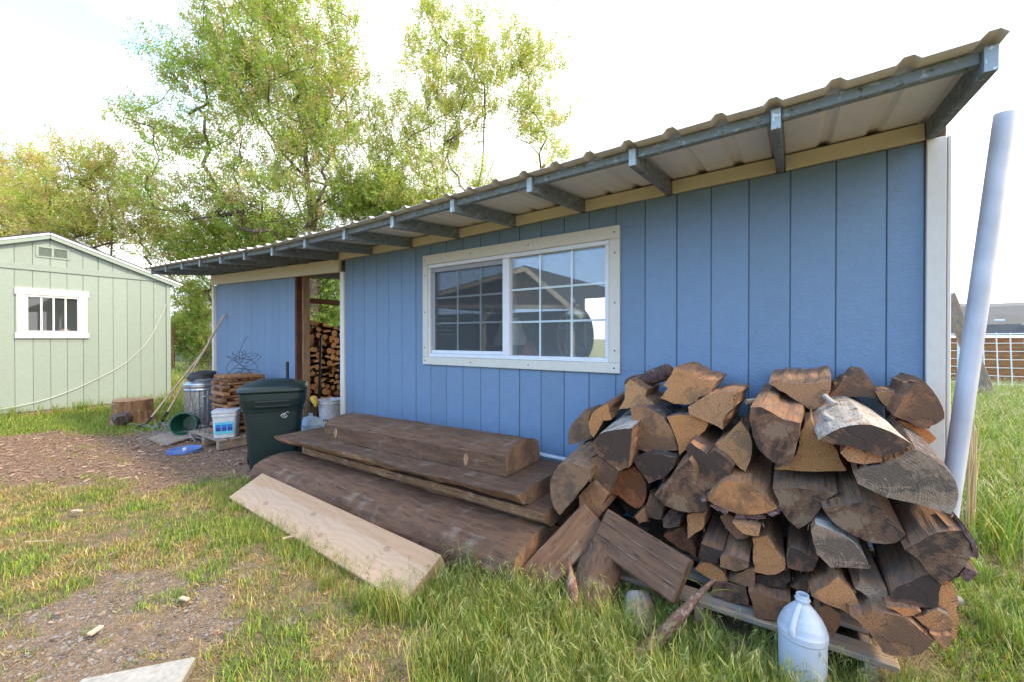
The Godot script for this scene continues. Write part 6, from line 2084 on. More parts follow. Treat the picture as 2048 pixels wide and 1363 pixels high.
func build_plants() -> void:
	var g1 := Color(0.17, 0.26, 0.035); var g2 := Color(0.27, 0.34, 0.055); var g3 := Color(0.11, 0.20, 0.03)
	var y1 := Color(0.44, 0.39, 0.085); var y2 := Color(0.50, 0.38, 0.14); var rd := Color(0.42, 0.21, 0.085); var st := Color(0.52, 0.42, 0.23)
	var short_green := [tuft(16, 0.035, 0.02, 0.055, 0.0017, [g1, g2, g2, y1], 0.9), tuft(14, 0.04, 0.02, 0.07, 0.0018, [g1, g2, g3], 0.9), tuft(15, 0.04, 0.015, 0.05, 0.0016, [g2, y1, g1], 0.9)]
	var short_dry := [tuft(15, 0.04, 0.015, 0.05, 0.0014, [y1, y2, rd, g2], 1.0), tuft(15, 0.045, 0.015, 0.055, 0.0013, [rd, y2, y1, st], 1.0), tuft(14, 0.04, 0.02, 0.045, 0.0014, [y1, g2, rd, y2], 1.0)]
	var xa := []; var ca := []; var xb := []; var cb := []
	# lawn, denser near the camera
	var z := -3.4
	while z < 1.2:
		var x := -10.7
		while x < 2.2:
			var d2 := sqrt(x * x + z * z)
			var step := 0.034 + 0.004 * maxf(0.0, d2 - 3.0)
			x += step
			var px := x + rng.randf_range(-0.03, 0.03)
			var pz := z + rng.randf_range(-0.03, 0.03)
			if track(px, pz) < -0.2: continue
			# outside the field of view
			var f := -(0.5645 * px + 0.8252 * pz)
			var r := 0.8252 * px - 0.5645 * pz
			if f < 0.3 or absf(r) > f * 1.36 + 0.1 or 1.3 / f > 0.93: continue
			if blocked(px, pz): continue
			var k := lawn_at(px, pz)
			if px > 0.3: k = maxf(k, 0.85)
			if rng.randf() > k * 1.4 + 0.03: continue
			var tone := gn.get_noise_2d(px * 1.6 + 90.0, pz * 1.6) + 0.15 * rng.randf_range(-1, 1)
			var far := track(px, pz) > 6.2 or px > 0.3
			var v := rng.randf_range(0.8, 1.25)
			var sc := rng.randf_range(0.65, 1.15) * (0.7 + 0.6 * k)
			if far: sc *= 1.2
			if tone > 0.10 or far or rng.randf() < 0.15:
				xa.append(stand(px, pz, sc))
				ca.append(Color(v, v, v))
			else:
				xb.append(stand(px, pz, sc * 0.95))
				cb.append(Color(v, v * rng.randf_range(0.85, 1.05), v))
		z += 0.034 + 0.006 * maxf(0.0, -z - 1.5)
	scatter("lawn_grass", short_green, xa, ca, "short green lawn grass in uneven patches", "grass")
	scatter("dry_grass", short_dry, xb, cb, "short yellow and reddish drying grass between the green patches", "grass")
	# taller brome in front of the slabs and firewood
	var tall := [seed_tuft(4, 0.13, 0.24, Color(0.17, 0.25, 0.03), Color(0.24, 0.28, 0.075)), tuft(11, 0.04, 0.07, 0.17, 0.0018, [g1, g2, y1], 0.6), tuft(11, 0.04, 0.09, 0.2, 0.002, [g1, g3, g2], 0.55), seed_tuft(4, 0.16, 0.27, Color(0.16, 0.24, 0.03), Color(0.30, 0.29, 0.10)), tuft(11, 0.045, 0.07, 0.19, 0.0018, [g1, y2, y1, rd], 0.5), tuft(11, 0.045, 0.06, 0.16, 0.0017, [y1, g2, g1, rd], 0.6), tuft(11, 0.045, 0.10, 0.22, 0.002, [g1, g2, y1], 0.45)]
	xa = []; ca = []
	for i in 19000:
		var px := rng.randf_range(-4.2, 1.3)
		var pz := rng.randf_range(-2.15, -1.0)
		if blocked(px, pz): continue
		# a band along the timber that widens towards the jug
		var edge := -1.27 + 0.12 * smoothstep(-2.0, -0.8, px) + 0.16 * gn.get_noise_2d(px * 2.0, pz * 2.0)
		if px < -3.6: edge = -1.4
		var dens := 1.0 - smoothstep(edge - 0.08, edge + 0.12, pz)
		dens *= 0.6 + 0.4 * smoothstep(-2.2, -1.3, px)
		dens *= clampf(0.55 + 1.5 * gn.get_noise_2d(px * 2.3 + 11.0, pz * 2.3), 0.12, 1.0)
		if px > 0.1: dens *= 0.75
		if px > -1.3 and px < -0.25 and pz > -1.95: dens *= 1.9
		if rng.randf() > dens: continue
		var v := rng.randf_range(0.8, 1.2)
		xa.append(stand(px, pz, rng.randf_range(0.5, 1.0) * (0.6 + 0.5 * smoothstep(-2.6, -1.2, px)) * (0.8 if pz < -1.75 else 1.0), Vector3.RIGHT))
		ca.append(Color(v, v, v))
	scatter("tall_grass", tall, xa, ca, "tall seeding brome grass along the slabs and the firewood", "grass")
	# rank grass beyond the pipe
	var rank := [tuft(14, 0.06, 0.25, 0.5, 0.0045, [g2, g1, Color(0.22, 0.34, 0.06)], 0.5), tuft(12, 0.06, 0.18, 0.4, 0.004, [g2, y1, g1], 0.7), seed_tuft(7, 0.3, 0.5, Color(0.24, 0.28, 0.09), Color(0.56, 0.50, 0.34)), tuft(12, 0.06, 0.12, 0.3, 0.004, [Color(0.28, 0.36, 0.08), y1, st], 0.9)]
	xa = []; ca = []
	for i in 17000:
		var pz := -pow(rng.randf(), 0.8) * 13.0 - 1.9
		var px := rng.randf_range(0.62, 2.4 - pz * 0.62)
		var f := -(0.5645 * px + 0.8252 * pz)
		var r := 0.8252 * px - 0.5645 * pz
		if f < 0.3 or r > f * 1.9 + 1.5: continue
		if pz > -2.6 and px < 0.7: continue
		var v := rng.randf_range(0.8, 1.25)
		var low := 0.5 if pz > -3.6 else 1.0
		xa.append(stand(px, pz, rng.randf_range(0.5, 1.0) * low * rng.randf_range(0.8, 1.2)))
		ca.append(Color(v, v, v))
	scatter("rank_grass", rank, xa, ca, "rank bright green grass growing beyond the white pipe", "grass")
	# weeds between the two sheds and along the green wall
	xa = []; ca = []
	for i in 2600:
		var px := rng.randf_range(-20.0, -8.3)
		var pz := rng.randf_range(-9.0, -2.9)
		if blocked(px, pz) or (px > -10.0 and pz > -3.3 and rng.randf() < 0.7): continue
		var v := rng.randf_range(0.8, 1.3)
		xa.append(stand(px, pz, rng.randf_range(0.6, 1.4)))
		ca.append(Color(v, v, v))
	for i in 130:
		var pz := rng.randf_range(-3.1, -0.6)
		xa.append(stand(-10.72 + rng.randf_range(-0.05, 0.15), pz, rng.randf_range(0.3, 0.75)))
		ca.append(Color(0.9, 0.9, 0.9))
	scatter("weeds", rank, xa, ca, "uncut green weeds between the two sheds", "grass")
	# gravel and wood chips
	var stones := []
	for v in 4:
		var sm := SphereMesh.new()
		sm.radial_segments = 7
		sm.rings = 4
		sm.radius = 1.0
		sm.height = 2.0
		var b := MB.new()
		var a := sm.get_mesh_arrays()
		var ix: PackedInt32Array = a[Mesh.ARRAY_INDEX]
		var vv: PackedVector3Array = a[Mesh.ARRAY_VERTEX]
		var ns := noise(200 + v, 0.9, 2)
		for i in range(0, ix.size(), 3):
			var p := []
			for k in 3:
				var q := vv[ix[i + k]]
				p.append(q * (1.0 + 0.5 * ns.get_noise_3dv(q)) * Vector3(1.0, 0.55, 0.8))
			if (p[0] as Vector3).distance_to(p[1]) < 1e-4 or (p[1] as Vector3).distance_to(p[2]) < 1e-4 or (p[0] as Vector3).distance_to(p[2]) < 1e-4: continue
			b.poly_out(p, [Vector2(p[0].x, p[0].z), Vector2(p[1].x, p[1].z), Vector2(p[2].x, p[2].z)], p[0] + p[1] + p[2])
		var m := arr(b, Vector3.ZERO)
		m.surface_set_material(0, M.stone)
		stones.append(m)
	xa = []; ca = []
	for i in 60000:
		var px := rng.randf_range(-5.0, -0.8)
		var pz := rng.randf_range(-1.6, 0.9)
		var f := -(0.5645 * px + 0.8252 * pz)
		var r := 0.8252 * px - 0.5645 * pz
		if f < 0.3 or absf(r) > f * 1.36 or 1.3 / f > 0.93 or blocked(px, pz): continue
		if rng.randf() > gravel_at(px, pz) * 1.1 + 0.03: continue
		var s := rng.randf_range(0.0025, 0.006) if rng.randf() < 0.85 else rng.randf_range(0.006, 0.012)
		var t := stand(px, pz, s)
		t.origin.y += s * 0.15
		xa.append(t)
		var v := rng.randf_range(0.06, 0.24)
		var warm := rng.randf_range(0.01, 0.09) if rng.randf() < 0.75 else 0.13
		ca.append(Color(v + warm, v + warm * 0.45, v))
	scatter("gravel", stones, xa, ca, "small grey gravel stones pressed into the ground", "gravel")
	var chips := []
	for v in 4:
		var b := MB.new()
		b.box(Vector3.ZERO, Vector3(1.0, 0.16, rng.randf_range(0.25, 0.5)), 0.05, Basis(Vector3.RIGHT, rng.randf_range(-0.3, 0.3)))
		for i in b.v.size(): b.v[i] += Vector3(0, 0.1 * sin(b.v[i].x * 3.0 + v), 0.12 * sin(b.v[i].x * 4.0 + v * 2.0))
		var m := arr(b, Vector3.ZERO)
		m.surface_set_material(0, M.chip)
		chips.append(m)
	xa = []; ca = []
	for i in 90000:
		var px := rng.randf_range(-10.2, -0.9)
		var pz := rng.randf_range(-3.2, 0.9)
		var f := -(0.5645 * px + 0.8252 * pz)
		var r := 0.8252 * px - 0.5645 * pz
		if f < 0.3 or absf(r) > f * 1.36 or blocked(px, pz): continue
		if rng.randf() > chips_at(px, pz) + 0.035: continue
		var s := rng.randf_range(0.006, 0.022) if rng.randf() < 0.96 else rng.randf_range(0.025, 0.06)
		var t := stand(px, pz, s, Vector3.RIGHT)
		t.origin.y += 0.004 + 0.01 * rng.randf()
		xa.append(t)
		var v := rng.randf()
		ca.append(Color(0.28, 0.16, 0.095).lerp(Color(0.42, 0.32, 0.25), v * v) * rng.randf_range(0.4, 1.2))
	scatter("wood_chips", chips, xa, ca, "brown wood chips and bark mulch covering the ground", "mulch")
	# a dry reed clump by the pipe
	var b := MB.new()
	for i in 12:
		var a := rng.randf() * TAU
		var p0 := Vector3(0.925 + rng.randf_range(-0.02, 0.02), 0, -3.8 + rng.randf_range(-0.03, 0.03))
		var p1 := p0 + Vector3(rng.randf_range(-0.02, 0.06), rng.randf_range(0.6, 1.0), rng.randf_range(-0.05, 0.05))
		b.tube([p0, (p0 + p1) * 0.5 + Vector3(cos(a), 0, sin(a)) * 0.012, p1], [0.006, 0.005, 0.002], 5)
	single(b, "dry_reed", M.straw, Vector3(0.925, 0, -3.8), "clump of straight tan dry reeds beside the white pipe", "reeds")
	# the tall green stalk before the pile
	b = MB.new()
	blade(b, Vector3(-0.30, 0.0, -1.86), 0.3, 0.33, 0.12, 0.003, g2, 6)
	for q in [[0.16, 0.9, 0.13], [0.24, 2.6, 0.11], [0.22, 0.0, 0.12], [0.1, 3.6, 0.14]]:
		blade(b, Vector3(-0.295, q[0], -1.86), q[1], q[2], 1.0, 0.004, g2, 5)
	single(b, "grass_stalk", M.blade, Vector3(-0.30, 0, -1.86), "single tall green grass stalk in front of the firewood", "grass stalk")


# grows limbs from the root towards points spread through the crown
func tree(called: String, at: Vector3, spine: Array, blobs: Array, n: int, leaf: Array, dens: int, trunk_r: float, seed_: int, label: String, spread := 0.35, hang := 0.4) -> void:
	var r := RandomNumberGenerator.new()
	r.seed = seed_
	var o := base(called, at, label, "tree", "trees behind the sheds")
	var pos: Array[Vector3] = [at]
	var par: Array[int] = [-1]
	# given limbs first: each is a list of points from a start index
	for s: Array in spine:
		var last := 0
		if s[0] is int:
			last = s[0]
		for k in range(1, s.size()):
			pos.append(s[k])
			par.append(last)
			last = pos.size() - 1
	var pts := []
	var total := 0.0
	for b: Array in blobs: total += b[1].x * b[1].y * b[1].z
	for i in n:
		var pick := r.randf() * total
		for b: Array in blobs:
			pick -= b[1].x * b[1].y * b[1].z
			if pick <= 0.0:
				var d := Vector3(r.randfn(), r.randfn(), r.randfn()).normalized() * pow(r.randf(), 0.4)
				pts.append(b[0] + d * b[1])
				break
	pts.sort_custom(func(p: Vector3, q: Vector3) -> bool: return p.distance_squared_to(at) < q.distance_squared_to(at))
	var tips := []
	for p: Vector3 in pts:
		var best := 0
		var bd := 1e9
		for i in pos.size():
			var dd := pos[i].distance_squared_to(p)
			# limbs run upward and outward
			if pos[i].y > p.y + 0.4: dd *= 2.2
			if dd < bd:
				bd = dd
				best = i
		var q := pos[best]
		var steps := clampi(int(sqrt(bd) / 0.5), 1, 6)
		var last := best
		for k in steps:
			var t := (k + 1.0) / steps
			var w := q.lerp(p, t) + Vector3(0, sin(t * PI) * 0.05 * sqrt(bd), 0)
			if k < steps - 1: w += Vector3(r.randfn(), r.randfn(), r.randfn()) * 0.04
			pos.append(w)
			par.append(last)
			last = pos.size() - 1
		tips.append(last)
	var weight: Array[float] = []
	weight.resize(pos.size())
	weight.fill(1.0)
	for i in range(pos.size() - 1, 0, -1): weight[par[i]] += weight[i]
	var top := weight[0]
	var tm := MB.new()
	var lm := MB.new()
	for i in range(1, pos.size()):
		var ra := trunk_r * pow(weight[par[i]] / top, 0.55)
		var rb := trunk_r * pow(weight[i] / top, 0.55)
		if rb < ra * 0.62: ra = rb * 1.25
		var b := tm if rb > trunk_r * 0.2 else lm
		b.tube([pos[par[i]], pos[i]], [maxf(ra, 0.006), maxf(rb, 0.005)], 7 if rb > 0.03 else 4, false)
	put(tm, "trunk", M.twig, o)
	put(lm, "branches", M.twig, o)
	# sprays of leaves along the outer twigs
	var xf := []
	var cl := []
	for t: int in tips:
		for k in dens:
			var f := r.randf()
			var a := pos[par[t]].lerp(pos[t], f) if k % 3 else pos[t]
			var p := a + Vector3(r.randfn(), r.randfn() * 0.8, r.randfn()) * spread
			var out := (p - at - Vector3(0, 3, 0)).normalized()
			var dir := (out * 0.8 + Vector3(r.randfn() * 0.5, 0.35 - hang + r.randfn() * 0.4, r.randfn() * 0.5)).normalized()
			var side := dir.cross(Vector3(r.randfn(), r.randfn(), r.randfn())).normalized()
			xf.append(Transform3D(Basis(side, dir, side.cross(dir)).scaled(Vector3.ONE * r.randf_range(0.5, 1.5)), p - at))
			var c: Color = leaf[r.randi() % leaf.size()]
			var v := r.randf_range(0.75, 1.25)
			cl.append(Color(c.r * v, c.g * v, c.b * v))
	var mm := MultiMesh.new()
	mm.transform_format = MultiMesh.TRANSFORM_3D
	mm.use_colors = true
	mm.mesh = M.spray
	mm.instance_count = xf.size()
	for i in xf.size():
		mm.set_instance_transform(i, xf[i])
		mm.set_instance_color(i, cl[i])
	var c := MultiMeshInstance3D.new()
	c.name = "crown"
	c.multimesh = mm
	o.add_child(c)
	c.set_meta("kind", "stuff")


func build_trees() -> void:
	# a leafy twig: a thin stem with narrow folded leaves
	var b := MB.new()
	b.col = Color(0.6, 0.5, 0.4)
	b.tri(Vector3(-0.003, 0, 0), Vector3(0.003, 0, 0), Vector3(0, 0.32, 0), Vector2.ZERO, Vector2.ZERO, Vector2.ZERO)
	for i in 11:
		var y := 0.03 + i * 0.027
		var a := i * 2.4
		var d := Vector3(cos(a), 0.55, sin(a)).normalized()
		var s := d.cross(Vector3(rng.randf_range(-1, 1), rng.randf_range(-0.4, 1), rng.randf_range(-1, 1))).normalized()
		var l := rng.randf_range(0.05, 0.085)
		var p := Vector3(0, y, 0)
		var up := s.cross(d) * 0.006
		var v := rng.randf_range(0.8, 1.2)
		b.col = Color(v, v, v)
		b.tri(p, p + d * l * 0.45 + s * l * 0.2 + up, p + d * l, Vector2.ZERO, Vector2.ZERO, Vector2.ZERO)
		b.tri(p, p + d * l, p + d * l * 0.45 - s * l * 0.2 + up, Vector2.ZERO, Vector2.ZERO, Vector2.ZERO)
	M.spray = arr(b, Vector3.ZERO)
	M.spray.surface_set_material(0, M.leaf)
	var lg := Color(0.42, 0.54, 0.13); var mg := Color(0.30, 0.45, 0.10); var yg := Color(0.58, 0.60, 0.16); var tan := Color(0.68, 0.52, 0.32); var pk := Color(0.66, 0.45, 0.31); var ye := Color(0.68, 0.60, 0.25)
	tree("big_elm", Vector3(-12.27, 0.00, -7.07), [[0, Vector3(-12.27, 4.35, -7.07), Vector3(-12.44, 6.21, -6.96), Vector3(-12.51, 7.61, -6.92), Vector3(-12.76, 8.69, -6.74), Vector3(-12.95, 10.09, -6.61), Vector3(-13.02, 11.33, -6.57)], [3, Vector3(-12.36, 8.84, -7.32), Vector3(-11.93, 10.11, -7.91), Vector3(-11.53, 11.23, -8.18)], [2, Vector3(-12.72, 6.95, -6.27), Vector3(-13.46, 8.30, -5.76), Vector3(-13.80, 9.34, -5.23), Vector3(-14.41, 10.37, -4.82)], [2, Vector3(-11.85, 6.05, -7.86), Vector3(-11.13, 6.96, -8.65)], [1, Vector3(-13.13, 5.13, -5.89), Vector3(-13.97, 5.61, -4.92), Vector3(-14.84, 6.26, -4.12)], [1, Vector3(-13.99, 7.03, -6.90), Vector3(-15.07, 8.77, -6.76), Vector3(-16.00, 10.00, -6.53)]], [[Vector3(-13.14, 10.86, -6.48), Vector3(2.57, 1.71, 2.57)], [Vector3(-14.94, 9.16, -5.25), Vector3(1.88, 1.40, 1.88)], [Vector3(-12.63, 8.69, -6.83), Vector3(2.34, 1.86, 2.34)], [Vector3(-16.09, 7.76, -4.47), Vector3(1.13, 1.24, 1.13)], [Vector3(-14.55, 6.68, -5.52), Vector3(1.91, 1.24, 1.91)], [Vector3(-11.87, 6.68, -7.35), Vector3(1.56, 1.86, 1.56)], [Vector3(-15.45, 5.59, -4.90), Vector3(1.34, 0.93, 1.34)], [Vector3(-13.14, 5.44, -6.48), Vector3(1.89, 1.24, 1.89)]], 775, [lg, mg, lg, yg, tan, lg, pk, lg, mg], 20, 0.143, 11, "broad pale green tree with a leaning trunk behind the blue shed", 0.20, 0.35)
	tree("upright_tree", Vector3(-8.90, 0.00, -9.68), [[0, Vector3(-9.10, 5.36, -9.55), Vector3(-9.16, 6.62, -9.50), Vector3(-9.06, 8.36, -9.58), Vector3(-9.06, 10.10, -9.58), Vector3(-9.10, 11.52, -9.55)], [0, Vector3(-8.59, 5.30, -10.29), Vector3(-8.06, 6.92, -10.66), Vector3(-7.72, 8.38, -10.89), Vector3(-7.39, 9.84, -11.12), Vector3(-6.92, 11.13, -11.44)], [7, Vector3(-8.05, 7.56, -11.06), Vector3(-7.45, 8.98, -11.67), Vector3(-6.76, 10.15, -12.14)], [6, Vector3(-7.50, 6.23, -11.44), Vector3(-6.82, 7.06, -11.91)], [1, Vector3(-9.78, 6.99, -9.68), Vector3(-9.92, 8.79, -9.59), Vector3(-10.05, 10.43, -9.49)], [2, Vector3(-8.36, 8.65, -9.65), Vector3(-7.98, 10.34, -9.92), Vector3(-7.66, 11.42, -10.13)], [6, Vector3(-7.91, 6.64, -9.96), Vector3(-7.85, 8.49, -10.00), Vector3(-7.66, 10.03, -10.13)]], [[Vector3(-9.10, 10.26, -9.55), Vector3(1.40, 1.82, 1.40)], [Vector3(-8.05, 11.05, -10.26), Vector3(0.95, 1.11, 0.95)], [Vector3(-6.88, 10.26, -11.06), Vector3(1.10, 1.19, 1.10)], [Vector3(-9.49, 8.05, -9.28), Vector3(1.55, 1.42, 1.55)], [Vector3(-6.62, 8.20, -11.24), Vector3(1.02, 1.19, 1.02)], [Vector3(-7.79, 8.84, -10.44), Vector3(1.42, 1.50, 1.42)], [Vector3(-6.42, 6.78, -11.38), Vector3(0.79, 0.79, 0.79)], [Vector3(-9.23, 5.68, -9.46), Vector3(2.02, 1.19, 2.02)], [Vector3(-10.40, 7.57, -8.66), Vector3(0.91, 1.58, 0.91)], [Vector3(-7.53, 5.68, -10.62), Vector3(1.26, 0.55, 1.26)]], 650, [yg, lg, mg, yg, yg, tan], 12, 0.094, 23, "upright tree with several thin stems rising behind the roof", 0.15, 0.10)
	tree("small_tree", Vector3(-18.69, 0.00, -3.68), [[0, Vector3(-18.55, 5.21, -3.78), Vector3(-18.69, 6.20, -3.68), Vector3(-19.03, 7.03, -3.45), Vector3(-19.30, 7.69, -3.27)], [2, Vector3(-18.66, 6.83, -4.11), Vector3(-18.10, 7.16, -4.49)], [1, Vector3(-18.72, 5.41, -3.17), Vector3(-19.51, 6.21, -2.62), Vector3(-19.91, 7.01, -2.35)]], [[Vector3(-19.17, 7.03, -3.36), Vector3(1.10, 0.99, 1.10)], [Vector3(-18.08, 6.37, -4.10), Vector3(0.91, 1.16, 0.91)], [Vector3(-19.85, 5.71, -2.89), Vector3(1.23, 0.91, 1.23)], [Vector3(-18.35, 5.21, -3.92), Vector3(1.31, 0.83, 1.31)], [Vector3(-17.53, 5.05, -4.48), Vector3(0.87, 1.32, 0.87)], [Vector3(-19.58, 4.72, -3.08), Vector3(1.36, 0.91, 1.36)], [Vector3(-17.12, 3.89, -4.76), Vector3(0.63, 0.99, 0.63)]], 450, [ye, tan, yg, pk, yg, lg, ye, mg], 12, 0.088, 31, "yellowing tree with tan catkins rising behind the green shed", 0.20, 0.35)
	tree("small_tree", Vector3(-22.64, 0.00, -1.98), [[0, Vector3(-22.49, 5.62, -2.08), Vector3(-22.35, 6.67, -2.18), Vector3(-22.06, 7.55, -2.38)], [1, Vector3(-23.45, 6.62, -1.82), Vector3(-23.89, 7.33, -1.52)]], [[Vector3(-22.35, 7.02, -2.18), Vector3(1.01, 1.05, 1.01)], [Vector3(-23.22, 6.50, -1.59), Vector3(0.87, 1.23, 0.87)], [Vector3(-22.06, 5.62, -2.38), Vector3(1.14, 0.96, 1.14)], [Vector3(-23.79, 5.45, -1.19), Vector3(0.74, 1.05, 0.74)], [Vector3(-22.64, 4.75, -1.98), Vector3(1.22, 0.88, 1.22)]], 375, [ye, tan, pk, yg, yg, lg], 12, 0.083, 37, "yellowing tree at the left edge of the picture above the green roof", 0.20, 0.35)
	tree("low_tree", Vector3(-16.00, 0.00, -6.53), [[0, Vector3(-16.14, 3.35, -6.43), Vector3(-16.43, 4.40, -6.23), Vector3(-16.72, 5.27, -6.03)], [1, Vector3(-15.77, 4.47, -7.08), Vector3(-15.18, 5.36, -7.48)]], [[Vector3(-16.86, 4.40, -5.93), Vector3(1.20, 1.05, 1.20)], [Vector3(-15.71, 4.75, -6.72), Vector3(1.33, 1.05, 1.33)], [Vector3(-17.15, 2.65, -5.74), Vector3(0.84, 0.79, 0.84)], [Vector3(-14.84, 4.40, -7.32), Vector3(1.07, 1.05, 1.07)]], 325, [lg, yg, mg, lg, ye], 17, 0.072, 41, "low bushy green tree between the two sheds", 0.21, 0.50)
	tree("low_tree", Vector3(-12.63, 0.00, -7.83), [[0, Vector3(-12.70, 2.24, -7.78), Vector3(-12.77, 3.23, -7.74), Vector3(-12.90, 4.22, -7.64)], [1, Vector3(-12.52, 2.94, -8.31), Vector3(-12.10, 3.95, -8.59)]], [[Vector3(-12.90, 2.57, -7.64), Vector3(1.20, 1.16, 1.20)], [Vector3(-12.09, 3.23, -8.20), Vector3(1.07, 1.16, 1.07)], [Vector3(-13.31, 3.56, -7.36), Vector3(1.03, 0.99, 1.03)], [Vector3(-12.77, 1.75, -7.74), Vector3(1.05, 0.66, 1.05)]], 400, [mg, lg, yg, lg, mg], 17, 0.072, 43, "dense green tree seen through the open woodshed bay", 0.21, 0.40)
	tree("low_tree", Vector3(-11.13, 0.00, -8.85), [[0, Vector3(-11.13, 4.72, -8.85), Vector3(-11.27, 5.87, -8.76)], [1, Vector3(-10.98, 5.47, -9.35)]], [[Vector3(-11.27, 5.87, -8.76), Vector3(1.10, 0.99, 1.10)], [Vector3(-10.45, 5.38, -9.32), Vector3(1.12, 0.66, 1.12)], [Vector3(-11.81, 5.38, -8.39), Vector3(0.93, 0.83, 0.93)]], 250, [lg, mg, yg, lg], 16, 0.066, 47, "bushy green tree just above the shed's roof ridge", 0.21, 0.30)
	tree("shrub", Vector3(-17.74, 0.00, -5.63), [[0, Vector3(-17.74, 1.07, -5.63)]], [[Vector3(-18.03, 1.60, -5.43), Vector3(0.62, 0.80, 0.62)], [Vector3(-17.30, 1.07, -5.93), Vector3(0.57, 0.71, 0.57)], [Vector3(-17.59, 2.49, -5.73), Vector3(0.49, 0.71, 0.49)]], 137, [lg, yg, mg, ye], 17, 0.028, 53, "yellow green shrub in front of the old grey building", 0.17, 0.30)


# ---------------------------------------------------------------- beyond the yard

func build_beyond() -> void:
	# shelter with a dark cover over timber sides, seen past the pipe
	var o := base("cover_shelter", Vector3(6.2, 0, -22.0), "low shelter under a dark tarpaulin cover beyond the fence", "shelter")
	var m := MB.new()
	var rows := [[1.44, 0.0], [1.75, -0.12], [2.1, -0.45], [2.4, -1.1], [2.55, -2.0], [2.5, -3.2]]
	var cols := 24
	var ns := noise(91, 0.8, 3)
	var grid := []
	for i in cols + 1:
		var col := []
		for q: Array in rows:
			var x := lerpf(1.0, 14.0, i / float(cols))
			var sag := 0.05 * absf(sin(x * 1.9)) * (1.0 if q[0] > 1.8 else 0.3)
			col.append(Vector3(x, q[0] - sag + 0.03 * ns.get_noise_2d(x * 3.0, q[0] * 3.0), -19.0 + q[1] - 0.25 * (x - 4.0) * 0.6 + 0.05 * ns.get_noise_2d(x * 4.0, q[0] * 5.0 + 9.0)))
		grid.append(col)
	for i in cols:
		for j in rows.size() - 1:
			m.poly_out([grid[i][j], grid[i + 1][j], grid[i + 1][j + 1], grid[i][j + 1]], [Vector2(i, j), Vector2(i + 1, j), Vector2(i + 1, j + 1), Vector2(i, j + 1)], Vector3(0, 0.3, 1))
	put(m, "cover", M.tarp, o)
	m = MB.new()
	m.beam(Vector3(1.0, 1.42, -18.52), Vector3(14.0, 1.42, -20.47), 0.05, 0.08)
	put(m, "cover_hem", M.grey_metal, o)
	for k in 5:
		m = MB.new()
		m.off = Vector2(rng.randf(), rng.randf() * 3)
		m.beam(Vector3(1.0, 0.14 + k * 0.262, -18.60), Vector3(14.0, 0.14 + k * 0.262, -20.55), 0.05, 0.255, 0.006)
		put(m, "side_board", M.dull_orange_wood, o)
	var bs := Basis(Vector3.UP, 0.149)
	lettering("ShelterLogic", 0.155, M.print_white, Transform3D(bs * Basis(Vector3.RIGHT, -0.18), Vector3(6.28, 1.60, -19.27)), o)
	m = MB.new()
	var arcp := []
	for i in 9:
		var a := PI * (0.2 + 0.6 * i / 8.0)
		arcp.append(Vector3(5.98, 1.58, -19.22) + bs * Vector3(-0.3 * cos(a), 0.2 * sin(a), 0.0))
	m.tube(arcp, [0.004, 0.008, 0.012, 0.015, 0.016, 0.015, 0.012, 0.008, 0.004], 6)
	put(m, "printed_arc", M.white_plastic, o)
	m = MB.new()
	m.box(Vector3(5.3, 1.86, -19.2), Vector3(0.22, 0.07, 0.05), 0.02)
	put(m, "strap_patch", M.white_plastic, o)
	# fence of welded panels, posts of their own
	var fx0 := Vector3(1.5, 0, -16.6)
	var fx1 := Vector3(7.2, 0, -15.0)
	var f := base("wire_fence", Vector3(4.4, 0, -15.8), "white welded wire fence with pale posts beyond the grass", "fence")
	for k in 7:
		m = MB.new()
		var y := 0.16 + k * 0.21
		m.tube([fx0 + Vector3(0, y, 0), fx0.lerp(fx1, 0.5) + Vector3(0, y - 0.015, 0), fx1 + Vector3(0, y + 0.05, 0)], [0.014, 0.014, 0.014] if k == 6 else [0.009, 0.009, 0.009], 5)
		put(m, "rail_wire", M.white_wire, f)
	for k in 27:
		m = MB.new()
		var p := fx0.lerp(fx1, k / 26.0)
		var post := k % 6 == 4
		m.tube([p + Vector3(0, -0.02, 0.02), p + Vector3(0.0 if post else -0.05, 1.44, 0.02)], [0.05, 0.05] if post else [0.013, 0.013], 6)
		put(m, "post" if post else "stay_wire", M.white_wire, f)
	# leaning timber
	m = MB.new()
	m.off = Vector2(0.4, 0.2)
	m.beam(Vector3(3.45, -0.05, -12.9), Vector3(2.72, 2.25, -12.6), 0.2, 0.24, 0.01, Vector3(0, 0, 1))
	single(m, "leaning_timber", M.grey_wood, Vector3(3.45, 0, -12.9), "grey timber leaning over behind the white pipe", "timber")
	# between the sheds: fence, old building
	var w := base("yard_fence", Vector3(-17.2, 0, -5.6), "wire fence on wooden posts between the two sheds", "fence")
	for p in [[-17.6, -5.05, 1.78, 0.11], [-17.0, -5.95, 1.40, 0.09]]:
		m = MB.new()
		m.off = Vector2(rng.randf(), rng.randf())
		m.tube([Vector3(p[0], -0.02, p[1]), Vector3(p[0], p[2], p[1])], [p[3], p[3] * 0.93], 10)
		put(m, "post", M.grey_wood if p[3] < 0.1 else M.raw_wood, w)
	for k in 6:
		m = MB.new()
		m.tube([Vector3(-18.6, 0.3 + k * 0.25, -3.4), Vector3(-16.0, 0.3 + k * 0.25, -7.4)], [0.006, 0.006], 4)
		put(m, "strand", M.wire, w)
	var h := base("old_building", Vector3(-30, 0, -11.5), "old grey metal building with a pale gable roof far behind the fence", "building")
	for k in 7:
		m = MB.new()
		m.box(Vector3(-28.0, 0.35 + k * 0.4, -11.8), Vector3(0.06, 0.39, 4.6), 0.01)
		put(m, "wall_sheet", M.grey_metal, h)
	m = MB.new()
	m.span(Vector3(-33, 0, -14.0), Vector3(-28.05, 2.9, -9.6), 0.0)
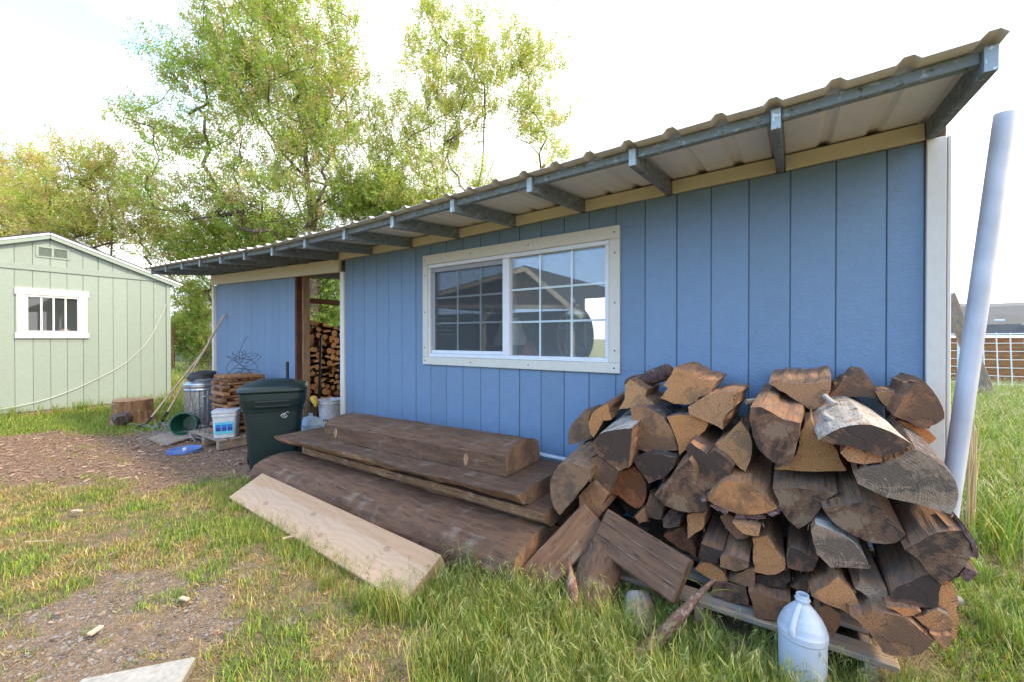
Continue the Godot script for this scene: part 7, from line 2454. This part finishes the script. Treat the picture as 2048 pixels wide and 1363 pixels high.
	put(m, "core", M.grey_metal, h)
	for s in [-1.0, 1.0]:
		m = MB.new()
		m.beam(Vector3(-30.5, 4.15, -11.8), Vector3(-30.5, 2.85, -11.8 + s * 2.7), 5.6, 0.08)
		put(m, "roof_slope", M.roof, h)
	# flat stones near the shed corner
	var k := 0
	for q in [[-9.3, -3.5, 0.28], [-8.9, -3.15, 0.2]]:
		m = MB.new()
		var nn := noise(300 + k, 1.0, 2)
		m.lathe(Vector3(q[0], 0, q[1]), [[q[2], -0.02], [q[2] * 1.02, 0.06], [q[2] * 0.9, 0.11], [0.0, 0.12]], 14, Vector2.ONE, func(a: float, y: float) -> float: return 1.0 + 0.3 * nn.get_noise_2d(cos(a) * 2.0, sin(a) * 2.0))
		single(m, "flat_stone", M.concrete, Vector3(q[0], 0, q[1]), ["flat grey stone in the weeds behind the galvanised can", "smaller flat stone in the weeds by the white box"][k], "stone")
		k += 1
	# a few larger bark pieces and sticks lying about
	var lab := ["pale wood sliver lying on the grass at the left", "forked white root scrap on the grass near the plank", "pale flat chip on the gravel", "thin grey stick lying in the grass near the plank", "long dry straw lying on the grass at the left", "reddish flat stone chip on the gravel"]
	k = 0
	for q in [[-4.36, -0.69, 0.09, 0.4, 0.022], [-2.66, -1.36, 0.07, 1.0, 0.02], [-2.45, -0.75, 0.06, 0.2, 0.02], [-2.32, -1.42, 0.12, 1.3, 0.005], [-3.9, -0.45, 0.2, 0.5, 0.005], [-2.5, -0.45, 0.05, 2.0, 0.025]]:
		m = MB.new()
		m.box(Vector3(q[0], 0.035, q[1]), Vector3(q[2], q[4] * 0.5, q[4]), 0.003, Basis(Vector3.UP, q[3]) * Basis(Vector3.BACK, 0.08))
		m.col = Color(0.55, 0.47, 0.4)
		single(m, "wood_scrap", M.handle, Vector3(q[0], 0.02, q[1]), lab[k], "wood scrap")
		k += 1


func _ready() -> void:
	rng.seed = 4711
	view_and_light()
	make_textures()
	make_materials()
	build_ground()
	build_shed()
	build_green_shed()
	build_house()
	build_beyond()
	build_trees()
	inside_things()
	build_slabs()
	build_pile()
	build_stack()
	build_bin()
	build_clutter()
	build_plants()
